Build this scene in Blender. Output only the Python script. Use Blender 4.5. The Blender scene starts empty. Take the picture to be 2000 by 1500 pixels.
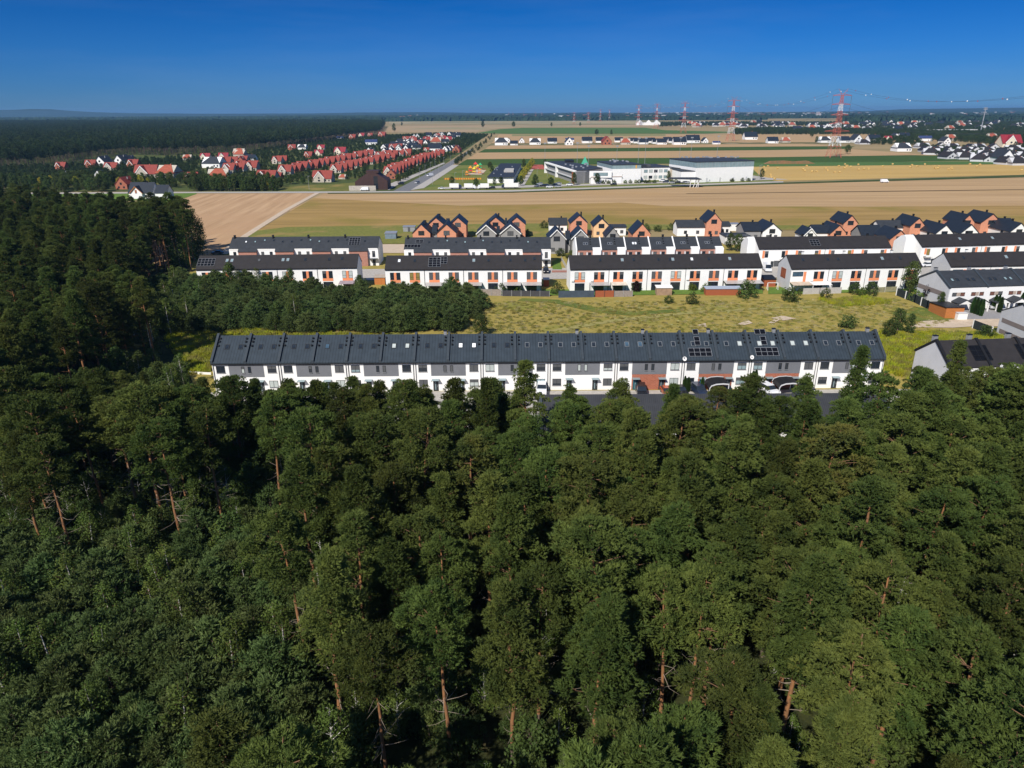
import bpy, math, random
import numpy as np
from mathutils import Vector, Matrix
# ------------------------------------------------------------------ camera, sky, sun, exposure
S = bpy.context.scene; COL = S.collection; R = math.radians
F = 1376.; CH = 50.; PITCH = R(21.21); ROLL = R(.27)
fw = Vector((0, math.cos(PITCH), -math.sin(PITCH))); U0 = Vector((0, math.sin(PITCH), math.cos(PITCH))); X0 = Vector((1, 0, 0))
RT = math.cos(ROLL)*X0 - math.sin(ROLL)*U0; UP = math.sin(ROLL)*X0 + math.cos(ROLL)*U0
cd = bpy.data.cameras.new('camera'); cam = bpy.data.objects.new('camera', cd); COL.objects.link(cam); S.camera = cam
m4 = Matrix.Identity(4)
for i in range(3):
    m4[i][0] = RT[i]; m4[i][1] = UP[i]; m4[i][2] = -fw[i]
m4[2][3] = CH; cam.matrix_world = m4
cd.sensor_width = 36; cd.lens = 36*F/2000; cd.clip_start = 1; cd.clip_end = 60000
SUN_EL, SUN_AZ = 42, 30           # height of the sun; degrees to the left of straight behind the camera
w = bpy.data.worlds.new('World'); S.world = w; w.use_nodes = True
wn = w.node_tree.nodes; wl = w.node_tree.links; bg = wn['Background']
sky = wn.new('ShaderNodeTexSky'); sky.sky_type = 'NISHITA'; sky.sun_disc = False
sky.sun_elevation = R(SUN_EL); sky.sun_rotation = R(180+SUN_AZ); sky.altitude = 0; sky.air_density = 1; sky.dust_density = .1; sky.ozone_density = 3
tc = wn.new('ShaderNodeTexCoord'); sx = wn.new('ShaderNodeSeparateXYZ'); wl.new(tc.outputs['Generated'], sx.inputs[0])
rp = wn.new('ShaderNodeValToRGB'); wl.new(sx.outputs[2], rp.inputs[0])
rp.color_ramp.elements[0].position = 0; rp.color_ramp.elements[0].color = (.105, .27, .68, 1)
rp.color_ramp.elements[1].position = 1; rp.color_ramp.elements[1].color = (.9, .93, .97, 1)
for p, c in ((.03, (.078, .25, .66)), (.07, (.045, .225, .62)), (.13, (.010, .185, .53)), (.26, (.03, .26, .6)), (.5, (.55, .68, .9))):
    e = rp.color_ramp.elements.new(p); e.color = (*c, 1)
mx = wn.new('ShaderNodeMix'); mx.data_type = 'RGBA'; mx.blend_type = 'MULTIPLY'; mx.inputs[0].default_value = 1
wl.new(sky.outputs[0], mx.inputs[6]); wl.new(rp.outputs[0], mx.inputs[7]); 
wno = wn.new('ShaderNodeTexNoise'); wno.inputs['Scale'].default_value = 2.2; wno.inputs['Detail'].default_value = 5; wno.inputs['Roughness'].default_value = .6; wmp = wn.new('ShaderNodeMapping'); wmp.inputs['Scale'].default_value = (1, 1, 9); wmp.inputs['Rotation'].default_value = (.05, .12, 0); wl.new(tc.outputs['Generated'], wmp.inputs[0]); wl.new(wmp.outputs[0], wno.inputs['Vector'])
wmr = wn.new('ShaderNodeMapRange'); wmr.inputs[1].default_value = .45; wmr.inputs[2].default_value = .75; wmr.inputs[3].default_value = 0; wmr.inputs[4].default_value = .055; wl.new(wno.outputs[0], wmr.inputs[0])      # faint high cloud
wmx = wn.new('ShaderNodeMix'); wmx.data_type = 'RGBA'; wl.new(wmr.outputs[0], wmx.inputs[0]); wl.new(mx.outputs[2], wmx.inputs[6]); wmx.inputs[7].default_value = (4.2, 5.0, 6.2, 1); wl.new(wmx.outputs[2], bg.inputs[0]); bg.inputs[1].default_value = .1
sl = bpy.data.lights.new('sun', 'SUN'); sl.energy = 4.9; sl.angle = R(.53); sl.color = (1, .95, .87)
so = bpy.data.objects.new('sun', sl); COL.objects.link(so)
sdir = Vector((-math.sin(R(SUN_AZ))*math.cos(R(SUN_EL)), -math.cos(R(SUN_AZ))*math.cos(R(SUN_EL)), math.sin(R(SUN_EL))))
so.rotation_euler = sdir.to_track_quat('Z', 'Y').to_euler()
S.view_settings.view_transform = 'Standard'; S.view_settings.look = 'None'; S.view_settings.exposure = .2; S.view_settings.gamma = 1
S.cycles.max_bounces = 4; S.cycles.diffuse_bounces = 2; S.cycles.glossy_bounces = 2; S.cycles.transmission_bounces = 2; S.cycles.volume_bounces = 0
S.cycles.transparent_max_bounces = 4; S.cycles.caustics_reflective = False; S.cycles.caustics_refractive = False

rnd = random.Random(7); rng = np.random.default_rng(11)
def P(px, py, z=0.):
    """ground (or height z) point seen at a pixel of the 2000x1500 photograph"""
    d = fw + RT*((px-1000)/F) - UP*((py-750)/F)
    t = (z-CH)/d.z
    return d.x*t, d.y*t
def proj(x, y, z=0.):
    v = Vector((x, y, z-CH)); q = v.dot(fw)
    return 1000+F*v.dot(RT)/q, 750-F*v.dot(UP)/q
ONES = 'first second third fourth fifth sixth seventh eighth ninth tenth eleventh twelfth thirteenth fourteenth fifteenth sixteenth seventeenth eighteenth nineteenth'.split()
TENS = ['', '', 'twent', 'thirt', 'fort', 'fift', 'sixt', 'sevent', 'eight', 'ninet']
def nth(i):
    i += 1
    if i < 20: return ONES[i-1]
    if i >= 100: return ('two-' if i >= 200 else '')+('hundredth' if i % 100 == 0 else 'hundred-and-'+nth(i % 100-1))
    t, o = divmod(i, 10)
    return TENS[t]+'ieth' if o == 0 else TENS[t]+'y-'+ONES[o-1]
# ------------------------------------------------------------------ materials
MATS = {}
def mat(name, col, rough=.8, var=.15, scale=1., bump=0, metal=0, spec=.3, detail=4, col2=None, objrand=0, stretch=None, rot=0):
    """noise-mottled material; col2 = second colour the mottling mixes to"""
    if name in MATS: return MATS[name]
    m = bpy.data.materials.new(name); m.use_nodes = True; MATS[name] = m
    n, l = m.node_tree.nodes, m.node_tree.links; b = n['Principled BSDF']
    b.inputs['Roughness'].default_value = rough; b.inputs['Metallic'].default_value = metal; b.inputs['Specular IOR Level'].default_value = spec
    c2 = col2 or tuple(min(1, c*(1-var)) for c in col)
    c1 = col if col2 else tuple(min(1, c*(1+var)) for c in col)
    t = n.new('ShaderNodeTexCoord'); no = n.new('ShaderNodeTexNoise'); no.inputs['Scale'].default_value = scale; no.inputs['Detail'].default_value = detail
    if stretch:
        mp = n.new('ShaderNodeMapping'); mp.vector_type = 'TEXTURE'; mp.inputs['Scale'].default_value = stretch; mp.inputs['Rotation'].default_value = (0, 0, rot)
        l.new(t.outputs['Object'], mp.inputs[0]); l.new(mp.outputs[0], no.inputs['Vector'])
    else: l.new(t.outputs['Object'], no.inputs['Vector'])
    rm = n.new('ShaderNodeMapRange'); rm.inputs[1].default_value = .32; rm.inputs[2].default_value = .68; l.new(no.outputs[0], rm.inputs[0])
    mi = n.new('ShaderNodeMix'); mi.data_type = 'RGBA'; l.new(rm.outputs[0], mi.inputs[0])
    mi.inputs[6].default_value = (*c1, 1); mi.inputs[7].default_value = (*c2, 1); out = mi.outputs[2]
    if objrand:
        oi = n.new('ShaderNodeObjectInfo'); hs = n.new('ShaderNodeHueSaturation')
        a = n.new('ShaderNodeMapRange'); a.inputs[3].default_value = 1-objrand; a.inputs[4].default_value = 1+objrand; l.new(oi.outputs['Random'], a.inputs[0]); l.new(a.outputs[0], hs.inputs['Value'])
        m2 = n.new('ShaderNodeMath'); m2.operation = 'MULTIPLY'; m2.inputs[1].default_value = 7.31; l.new(oi.outputs['Random'], m2.inputs[0])
        fr = n.new('ShaderNodeMath'); fr.operation = 'FRACT'; l.new(m2.outputs[0], fr.inputs[0])
        h = n.new('ShaderNodeMapRange'); h.inputs[3].default_value = .492; h.inputs[4].default_value = .532; l.new(fr.outputs[0], h.inputs[0]); l.new(h.outputs[0], hs.inputs['Hue'])
        l.new(out, hs.inputs['Color']); out = hs.outputs[0]
    l.new(out, b.inputs['Base Color'])
    if bump:
        bp = n.new('ShaderNodeBump'); bp.inputs['Strength'].default_value = bump; bp.inputs['Distance'].default_value = .1; l.new(no.outputs[0], bp.inputs['Height']); l.new(bp.outputs[0], b.inputs['Normal'])
    m['out'] = 0
    return m
def two_scale(name, ca, cb, cc, s1, s2, stretch=None, rot=0, thr=.5, rough=.95):
    """ground cover: fine mottling of ca/cb, with patches of cc at a larger scale"""
    if name in MATS: return MATS[name]
    m = bpy.data.materials.new(name); m.use_nodes = True; MATS[name] = m
    n, l = m.node_tree.nodes, m.node_tree.links; b = n['Principled BSDF']; b.inputs['Roughness'].default_value = rough; b.inputs['Specular IOR Level'].default_value = .1
    g = n.new('ShaderNodeNewGeometry'); v = g.outputs['Position']
    if stretch:
        mp = n.new('ShaderNodeMapping'); mp.vector_type = 'TEXTURE'; mp.inputs['Scale'].default_value = stretch; mp.inputs['Rotation'].default_value = (0, 0, rot); l.new(v, mp.inputs[0]); vs = mp.outputs[0]
    else: vs = v
    a = n.new('ShaderNodeTexNoise'); a.inputs['Scale'].default_value = s1; a.inputs['Detail'].default_value = 6; a.inputs['Roughness'].default_value = .65; l.new(vs, a.inputs[0])
    c = n.new('ShaderNodeTexNoise'); c.inputs['Scale'].default_value = s2; c.inputs['Detail'].default_value = 5; l.new(v, c.inputs[0])
    r1 = n.new('ShaderNodeMapRange'); r1.inputs[1].default_value = .35; r1.inputs[2].default_value = .65; l.new(a.outputs[0], r1.inputs[0])
    r2 = n.new('ShaderNodeMapRange'); r2.inputs[1].default_value = thr; r2.inputs[2].default_value = thr+.12; l.new(c.outputs[0], r2.inputs[0])
    x = n.new('ShaderNodeMix'); x.data_type = 'RGBA'; l.new(r1.outputs[0], x.inputs[0]); x.inputs[6].default_value = (*ca, 1); x.inputs[7].default_value = (*cb, 1)
    y = n.new('ShaderNodeMix'); y.data_type = 'RGBA'; l.new(r2.outputs[0], y.inputs[0]); l.new(x.outputs[2], y.inputs[6]); y.inputs[7].default_value = (*cc, 1)
    l.new(y.outputs[2], b.inputs['Base Color'])
    bp = n.new('ShaderNodeBump'); bp.inputs['Strength'].default_value = .5; bp.inputs['Distance'].default_value = .15; l.new(a.outputs[0], bp.inputs['Height']); l.new(bp.outputs[0], b.inputs['Normal'])
    return m
def foliage(name, ca, cb, trans=.32, rand=.25):
    m = mat(name, ca, rough=.7, scale=.55, col2=cb, objrand=rand, spec=.15, detail=3)
    n, l = m.node_tree.nodes, m.node_tree.links; b = n['Principled BSDF']
    src = b.inputs['Base Color'].links[0].from_socket
    tr = n.new('ShaderNodeBsdfTranslucent'); l.new(src, tr.inputs[0]); ms = n.new('ShaderNodeMixShader'); ms.inputs[0].default_value = trans
    l.new(b.outputs[0], ms.inputs[1]); l.new(tr.outputs[0], ms.inputs[2]); l.new(ms.outputs[0], n['Material Output'].inputs[0])
    return m
def seam_roof(name, col, pitch=.55, horiz=0, rough=.45, lo=.55):
    """sheet metal or tiles: thin darker joints every `pitch` m along x (and `horiz` m up the slope)"""
    if name in MATS: return MATS[name]
    m = mat(name, col, rough=rough, var=.13, scale=.8, spec=.3)
    n, l = m.node_tree.nodes, m.node_tree.links; b = n['Principled BSDF']; src = b.inputs['Base Color'].links[0].from_socket
    t = n.new('ShaderNodeTexCoord'); s = n.new('ShaderNodeSeparateXYZ'); l.new(t.outputs['Object'], s.inputs[0])
    def line(sock, p, wd):
        d = n.new('ShaderNodeMath'); d.operation = 'DIVIDE'; d.inputs[1].default_value = p; l.new(sock, d.inputs[0])
        f = n.new('ShaderNodeMath'); f.operation = 'FRACT'; l.new(d.outputs[0], f.inputs[0])
        c = n.new('ShaderNodeMath'); c.operation = 'LESS_THAN'; c.inputs[1].default_value = wd; l.new(f.outputs[0], c.inputs[0]); return c.outputs[0]
    k = line(s.outputs[0], pitch, .16)
    if horiz:
        k2 = line(s.outputs[2], horiz, .2); mxm = n.new('ShaderNodeMath'); mxm.operation = 'MAXIMUM'; l.new(k, mxm.inputs[0]); l.new(k2, mxm.inputs[1]); k = mxm.outputs[0]
    x = n.new('ShaderNodeMix'); x.data_type = 'RGBA'; x.blend_type = 'MULTIPLY'; l.new(k, x.inputs[0]); l.new(src, x.inputs[6]); x.inputs[7].default_value = (lo, lo, lo, 1)
    l.new(x.outputs[2], b.inputs['Base Color'])
    return m
def brick(name, c1, c2, mortar, sc=1.):
    if name in MATS: return MATS[name]
    m = bpy.data.materials.new(name); m.use_nodes = True; MATS[name] = m
    n, l = m.node_tree.nodes, m.node_tree.links; b = n['Principled BSDF']; b.inputs['Roughness'].default_value = .9; b.inputs['Specular IOR Level'].default_value = .1
    t = n.new('ShaderNodeTexCoord'); s = n.new('ShaderNodeSeparateXYZ'); l.new(t.outputs['Object'], s.inputs[0])
    ad = n.new('ShaderNodeMath'); l.new(s.outputs[0], ad.inputs[0]); l.new(s.outputs[1], ad.inputs[1])
    cb = n.new('ShaderNodeCombineXYZ'); l.new(ad.outputs[0], cb.inputs[0]); l.new(s.outputs[2], cb.inputs[1])
    bt = n.new('ShaderNodeTexBrick'); l.new(cb.outputs[0], bt.inputs['Vector']); bt.inputs['Scale'].default_value = sc
    bt.inputs['Color1'].default_value = (*c1, 1); bt.inputs['Color2'].default_value = (*c2, 1); bt.inputs['Mortar'].default_value = (*mortar, 1)
    bt.inputs['Brick Width'].default_value = .6; bt.inputs['Row Height'].default_value = .25; bt.inputs['Mortar Size'].default_value = .02
    l.new(bt.outputs[0], b.inputs['Base Color']); return m
WHITE = mat('white_render', (.80, .79, .77), var=.03, scale=.35, rough=.9)
LGREY = mat('light_grey_render', (.52, .52, .53), var=.04, scale=.4, rough=.9)
CREAM = mat('cream_render', (.70, .62, .48), var=.05, scale=.4, rough=.9)
PEACH = mat('peach_render', (.75, .48, .26), var=.05, scale=.4)
GREY = mat('grey_render', (.155, .16, .175), var=.06, scale=.5, rough=.85)
MGREY = mat('mid_grey_render', (.27, .265, .26), var=.05, scale=.5, rough=.85)
TAUPE = mat('taupe_stripe', (.20, .165, .15), var=.04, scale=.5)
ORANGE = mat('orange_panel', (.74, .26, .12), var=.05, scale=.8)
REDWOOD = mat('red_brown_wood', (.30, .085, .035), var=.2, scale=3, stretch=(3, 3, .1))
OWOOD = mat('orange_wood', (.42, .15, .04), var=.15, scale=3, stretch=(4, 4, .15))
BRICKP = brick('pink_brick', (.40, .18, .13), (.33, .14, .10), (.42, .30, .26))
BRICKO = brick('orange_brick', (.62, .25, .14), (.52, .20, .11), (.62, .40, .30))
BRICKR = brick('red_brick', (.38, .12, .07), (.30, .09, .05), (.38, .22, .16))
SEAM = seam_roof('standing_seam_roof', (.034, .046, .058), pitch=.55)
DARKMETAL = mat('dark_metal', (.042, .052, .062), rough=.45, var=.08, scale=1)
BLACKM = mat('black_trim', (.012, .012, .013), rough=.5, var=.1)
BROWNROOF = seam_roof('charcoal_tile_roof', (.027, .024, .024), pitch=.3, horiz=.2, rough=.7, lo=.8)
SLATE = seam_roof('slate_grey_roof', (.036, .040, .046), pitch=.3, horiz=.2, rough=.6, lo=.8)
NAVY = seam_roof('navy_tile_roof', (.018, .024, .034), pitch=.3, horiz=.22, rough=.5, lo=.8)
REDROOF = seam_roof('red_tile_roof', (.25, .046, .032), pitch=.3, horiz=.25, rough=.7, lo=.78)
ORROOF = seam_roof('orange_tile_roof', (.34, .085, .045), pitch=.3, horiz=.25, rough=.7, lo=.8)
CRIMROOF = seam_roof('crimson_roof', (.26, .022, .03), pitch=.3, horiz=.25, rough=.6, lo=.8)
BLUEROOF = seam_roof('blue_roof', (.06, .10, .30), pitch=.3, horiz=.25, rough=.5, lo=.8)
GREENROOF = seam_roof('green_roof', (.08, .32, .25), pitch=.3, horiz=.25, rough=.5, lo=.8)
BRROOF = seam_roof('brown_roof', (.055, .028, .024), pitch=.4, rough=.6, lo=.7)
TRIM = mat('white_trim', (.78, .77, .74), var=.02)
FRAME = mat('anthracite_frame', (.03, .032, .035), rough=.5, var=.05)
GLASS = mat('dark_glass', (.018, .024, .032), rough=.12, var=.3, scale=.7, spec=.6)
GLASSB = mat('blue_glass', (.05, .09, .13), rough=.12, var=.3, scale=.5, spec=.7)
GLASST = mat('teal_glass', (.22, .30, .32), rough=.2, var=.15, scale=.4, spec=.6)
BLIND = mat('grey_blind', (.085, .088, .092), rough=.6, var=.08)
PALE = mat('pale_blind', (.42, .46, .44), rough=.7, var=.1)
SKYW = mat('white_roller', (.8, .82, .84), rough=.6, var=.03)
AMBER = mat('amber_blind', (.22, .17, .05), rough=.6, var=.1)
PV = seam_roof('photovoltaic_cells', (.006, .007, .010), pitch=1.05, rough=.6, lo=1); _pv = PV.node_tree.nodes['Principled BSDF']; _pv.inputs['Specular IOR Level'].default_value = .05
DOOR = mat('dark_door', (.035, .04, .045), rough=.5, var=.05)
TEAL = mat('teal_door', (.02, .10, .13), rough=.4, var=.1)
STEEL = mat('galvanised_steel', (.42, .43, .45), rough=.4, var=.1, metal=.5)
CONC = mat('concrete', (.42, .40, .37), rough=.9, var=.1, scale=2)
POLY = mat('polycarbonate_sheet', (.40, .38, .36), rough=.3, var=.08, scale=2)
CANV = mat('grey_canvas', (.33, .37, .44), rough=.8, var=.05)
LILAC = mat('lilac_canvas', (.50, .45, .62), rough=.8, var=.05)
PYR = mat('pylon_red', (.48, .12, .08), rough=.6, var=.1); PYW = mat('pylon_white', (.72, .74, .76), rough=.6, var=.05)
TYRE = mat('tyre', (.015, .015, .015), rough=.9); RIM = mat('rim', (.35, .36, .38), rough=.35, metal=.8)
HAY = mat('hay', (.50, .34, .12), rough=1, var=.2, scale=6)
def paint(name, c): return mat('paint_'+name, c, rough=.25, var=.02, spec=.6)
BARKO = mat('orange_pine_bark', (.31, .14, .055), rough=.95, scale=3, col2=(.17, .09, .045), stretch=(.4, .4, 1.6))
BARKG = mat('grey_bark', (.10, .075, .06), rough=.95, scale=3, col2=(.17, .12, .09), stretch=(.4, .4, 1.6))
BIRCHB = mat('birch_bark', (.62, .60, .55), rough=.8, scale=2, col2=(.25, .23, .20), stretch=(2, 2, .3))
LIMBM = mat('limb_bark', (.16, .09, .05), rough=.95, var=.2)
DEADW = mat('dead_wood', (.27, .22, .17), rough=.95, var=.15)
PINE = foliage('pine_needles', (.135, .158, .034), (.056, .080, .019), rand=.34)
PINEY = foliage('yellowing_needles', (.16, .15, .032), (.085, .11, .03))
YPINE = foliage('young_pine_needles', (.155, .195, .062), (.082, .115, .034))
BIRCHL = foliage('birch_leaves', (.135, .17, .034), (.075, .11, .022), trans=.35)
LEAF = foliage('broad_leaves', (.095, .125, .03), (.045, .068, .018), trans=.3)
LEAFY = foliage('lime_leaves', (.16, .20, .03), (.10, .14, .025), trans=.35)
GOLDL = foliage('golden_leaves', (.46, .38, .04), (.28, .27, .04), trans=.35)
PURPLE = foliage('purple_leaves', (.028, .012, .012), (.015, .008, .008), trans=.2)
THUJA = foliage('thuja_scales', (.055, .10, .022), (.03, .06, .015), trans=.2)
FARTREE = foliage('far_tree_crown', (.066, .092, .030), (.036, .056, .019), trans=.15, rand=.3)
WEEDY = foliage('goldenrod', (.40, .36, .02), (.20, .25, .03), trans=.3)
WEEDG = foliage('weed_leaves', (.32, .27, .075), (.22, .21, .05), trans=.3)
WEEDS = foliage('dry_grass_stems', (.44, .38, .20), (.30, .25, .10), trans=.2)
# ------------------------------------------------------------------ mesh helpers
class MB:
    def __init__(s): s.v = []; s.f = []; s.m = []
    def poly(s, pts, m=0):
        i = len(s.v); s.v += [tuple(p) for p in pts]; s.f.append(tuple(range(i, i+len(pts)))); s.m.append(m)
    def box(s, x0, x1, y0, y1, z0, z1, m=0):
        i = len(s.v); s.v += [(x, y, z) for z in (z0, z1) for x, y in ((x0, y0), (x1, y0), (x1, y1), (x0, y1))]
        for f in ((0, 3, 2, 1), (4, 5, 6, 7), (0, 1, 5, 4), (1, 2, 6, 5), (2, 3, 7, 6), (3, 0, 4, 7)): s.f.append(tuple(i+k for k in f)); s.m.append(m)
        return s
    def prism(s, prof, a, b, axis='x', m=0):
        """prof: (p, z) outline swept along x (or y) from a to b; or, axis z, (x, y) outline from a to b"""
        n = len(prof); i = len(s.v)
        for t in (a, b):
            for p, q in prof: s.v.append((t, p, q) if axis == 'x' else (p, t, q) if axis == 'y' else (p, q, t))
        s.f.append(tuple(i+k for k in range(n))); s.f.append(tuple(i+n+k for k in reversed(range(n)))); s.m += [m, m]
        for k in range(n): s.f.append((i+k, i+(k+1) % n, i+n+(k+1) % n, i+n+k)); s.m.append(m)
        return s
    def bar(s, a, b, r, m=0, r2=None, sides=4):
        a = Vector(a); b = Vector(b); d = (b-a).normalized(); u = d.orthogonal().normalized(); w_ = d.cross(u); i = len(s.v); r2 = r if r2 is None else r2
        for p, q in ((a, r), (b, r2)):
            for k in range(sides):
                t = 2*math.pi*k/sides+.785; s.v.append(tuple(p+u*math.cos(t)*q+w_*math.sin(t)*q))
        for k in range(sides): s.f.append((i+k, i+(k+1) % sides, i+sides+(k+1) % sides, i+sides+k)); s.m.append(m)
        s.f.append(tuple(i+k for k in reversed(range(sides)))); s.f.append(tuple(i+sides+k for k in range(sides))); s.m += [m, m]
        return s
    def mesh(s, name, mats):
        me = bpy.data.meshes.new(name); me.from_pydata(s.v, [], s.f)
        for q in (mats if isinstance(mats, (list, tuple)) else [mats]): me.materials.append(q)
        if any(s.m): me.polygons.foreach_set('material_index', s.m)
        import bmesh
        b = bmesh.new(); b.from_mesh(me); bmesh.ops.recalc_face_normals(b, faces=b.faces); b.to_mesh(me); b.free()
        me.update(); return me
    def build(s, name, mats, parent=None, loc=(0, 0, 0), rz=0): return link(name, s.mesh(name, mats), parent, loc, rz)
def link(name, me, parent=None, loc=(0, 0, 0), rz=0):
    o = bpy.data.objects.new(name, me); COL.objects.link(o); o.location = loc; o.rotation_euler = (0, 0, rz)
    if parent: o.parent = parent
    return o
def tag(o, label=None, cat=None, group=None, kind=None):
    if label: o['label'] = label
    if cat: o['category'] = cat
    if group: o['group'] = group
    if kind: o['kind'] = kind
    return o
def thing(name, label, cat, x, y, z=0, rz=0, group=None):
    return tag(link(name, None, None, (x, y, z), rz), label, cat, group)
def copy_tree(o, parent=None):
    c = o.copy(); COL.objects.link(c)
    if parent: c.parent = parent
    for ch in o.children: copy_tree(ch, c)
    return c
def struct(o): o['kind'] = 'structure'; return o
def sheet(name, pxs, z, m, world=False):
    global NSH; NSH += 1
    b = MB(); pts = pxs if world else [P(*p) for p in pxs]
    b.poly([(x, y, z+NSH*.0013) for x, y in pts]); o = b.build(name, m)
    return struct(o)
NSH = 0
def inpoly(x, y, poly):
    x = np.asarray(x); y = np.asarray(y); c = np.zeros(x.shape, bool); n = len(poly)
    for i in range(n):
        x1, y1 = poly[i]; x2, y2 = poly[i-1]
        c ^= ((y1 > y) != (y2 > y)) & (x < (x2-x1)*(y-y1)/((y2-y1) or 1e-9)+x1)
    return c
def scatter(poly, sp, jit=.38, seed=0):
    r = np.random.default_rng(seed); p = np.array(poly); lo = p.min(0); hi = p.max(0)
    gx, gy = np.meshgrid(np.arange(lo[0], hi[0], sp), np.arange(lo[1], hi[1], sp)); gx = gx.astype(float); gx[1::2] += sp/2
    gx = gx.ravel()+r.uniform(-jit, jit, gx.size)*sp; gy = gy.ravel()+r.uniform(-jit, jit, gy.size)*sp
    if jit > .9: gx = r.uniform(lo[0], hi[0], gx.size); gy = r.uniform(lo[1], hi[1], gy.size)
    k = inpoly(gx, gy, poly); return np.stack([gx[k], gy[k]], 1)
def W(pxs): return [P(*p) for p in pxs]

# ------------------------------------------------------------------ ground, fields, roads
MEADOW = two_scale('meadow_grass', (.35, .27, .075), (.25, .205, .052), (.19, .20, .042), .45, .05, thr=.55)
b = MB(); b.poly([(-14000, -200, 0), (14000, -200, 0), (14000, 16000, 0), (-14000, 16000, 0)]); struct(b.build('ground', two_scale('plain', (.34, .25, .13), (.24, .19, .09), (.10, .12, .045), .012, .0016, stretch=(6, 1, 1), thr=.55)))
sheet('meadow', [(-30, 60), (-170, 260), (-116, 262), (-112, 275), (220, 285), (260, 200), (260, 60)], .02, MEADOW, world=True)
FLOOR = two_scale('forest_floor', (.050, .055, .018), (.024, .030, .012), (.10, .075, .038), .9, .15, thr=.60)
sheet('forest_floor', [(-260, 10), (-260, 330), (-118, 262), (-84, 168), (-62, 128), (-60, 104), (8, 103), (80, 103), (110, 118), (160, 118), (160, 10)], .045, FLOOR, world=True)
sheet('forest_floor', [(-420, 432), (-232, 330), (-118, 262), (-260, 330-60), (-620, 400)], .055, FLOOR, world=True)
pd = Vector(P(625, 376))-Vector(P(440, 495)); prot = math.atan2(pd.y, pd.x)
STRAW0 = two_scale('stubble_left', (.50, .33, .19), (.36, .225, .12), (.43, .27, .15), .8, .02, stretch=(60, 3.2, 1), rot=prot, thr=.5)
STRAW1 = two_scale('stubble_wide', (.46, .31, .165), (.35, .23, .115), (.40, .26, .125), .5, .012, stretch=(90, 5, 1), thr=.55)
STRAW2 = two_scale('stubble_olive', (.37, .24, .088), (.25, .165, .055), (.23, .175, .045), .5, .016, stretch=(70, 5, 1), thr=.52)
STRAWG = two_scale('stubble_gold', (.50, .34, .12), (.42, .275, .09), (.46, .30, .10), .35, .012, stretch=(60, 8, 1), thr=.55)
VERGE = two_scale('verge_grass', (.21, .20, .05), (.13, .145, .034), (.27, .20, .07), .6, .05, thr=.55)
CORN = two_scale('maize_crop', (.060, .105, .022), (.040, .08, .018), (.05, .09, .02), .4, .02)
CROP = two_scale('green_crop', (.085, .155, .040), (.07, .13, .034), (.08, .14, .04), .3, .01)
LAWN = two_scale('lawn_grass', (.13, .20, .035), (.09, .155, .028), (.16, .18, .05), .8, .06, thr=.58)
ASPH = mat('asphalt', (.16, .16, .165), rough=.9, var=.12, scale=.4)
PAVE = mat('concrete_paving', (.40, .37, .33), rough=.9, var=.12, scale=1.2)
PAVER = mat('red_paving', (.33, .15, .11), rough=.9, var=.12, scale=1.5)
DIRT = two_scale('sandy_track', (.58, .47, .35), (.46, .36, .26), (.50, .40, .30), .5, .06)
sheet('stubble_field', [(338, 398), (384, 378.5), (619, 377.5), (560, 415), (470, 465), (425, 497), (385, 500), (310, 520), (230, 470)], .06, STRAW0)
sheet('stubble_field', [(632, 378.5), (1000, 376.5), (1500, 360), (2100, 342), (2300, 395), (2300, 432), (1500, 436), (560, 412)], .06, STRAW1)
sheet('stubble_field', [(612, 387), (900, 402), (1500, 391), (2300, 378), (2300, 440), (1500, 443), (1000, 440), (560, 446), (500, 452)], .09, STRAW2)
sheet('stubble_field', [(1200, 395), (1500, 385), (2300, 368), (2300, 400), (1700, 404), (1300, 403)], .12, STRAW1)
sheet('grass_verge', [(494, 452), (560, 444), (1000, 437), (1080, 437), (1080, 475), (445, 478)], .12, VERGE)
sheet('grass_verge', [(1000, 437), (1600, 441), (1600, 450), (1000, 448)], .15, VERGE)
tr = [(621, 376.5), (560, 410), (500, 448), (460, 474), (436, 497)]; trw = [P(*p) for p in tr]
sheet('dirt_track', [(x-1.6, y) for x, y in trw]+[(x+1.6, y) for x, y in reversed(trw)], .15, DIRT, world=True)
sheet('grass_verge', [(-150, 412), (140, 397), (280, 391), (330, 396), (384, 379.5), (384, 376), (150, 376), (-150, 382)], .10, LAWN)
sheet('grass_verge', [(540, 375.5), (560, 366), (720, 355), (720, 375.5)], .10, two_scale('rough_grass', (.17, .16, .04), (.10, .115, .028), (.25, .19, .06), .5, .05))
sheet('village_ground', [(-400, 374.5), (700, 374.5), (790, 374.5), (955, 262), (700, 262), (560, 272), (-400, 300)], .05, two_scale('village_grass', (.085, .105, .03), (.05, .07, .022), (.12, .12, .035), .3, .03))
sheet('road', [(-150, 381), (150, 379), (380, 377.5), (700, 377.2), (1000, 374.6), (1500, 357.5), (1530, 356.6), (1530, 354.3), (1500, 355), (1000, 371.6), (700, 374.2), (380, 375), (150, 376.2), (-150, 378)], .15, PAVE)
sheet('roadside_hedge_strip', [(640, 378.8), (1000, 376.8), (1500, 360.5), (2200, 341), (2200, 336), (1500, 357.8), (1000, 374.8), (640, 377)], .18, two_scale('dark_verge', (.06, .085, .025), (.04, .06, .02), (.09, .10, .03), .5, .05))
sheet('furrow', [(1340, 378.3), (1700, 374.2), (2200, 367.5), (2200, 368.3), (1700, 375), (1340, 378.8)], .25, two_scale('dark_furrow', (.16, .11, .06), (.12, .085, .045), (.2, .14, .07), .5, .05))
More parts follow.
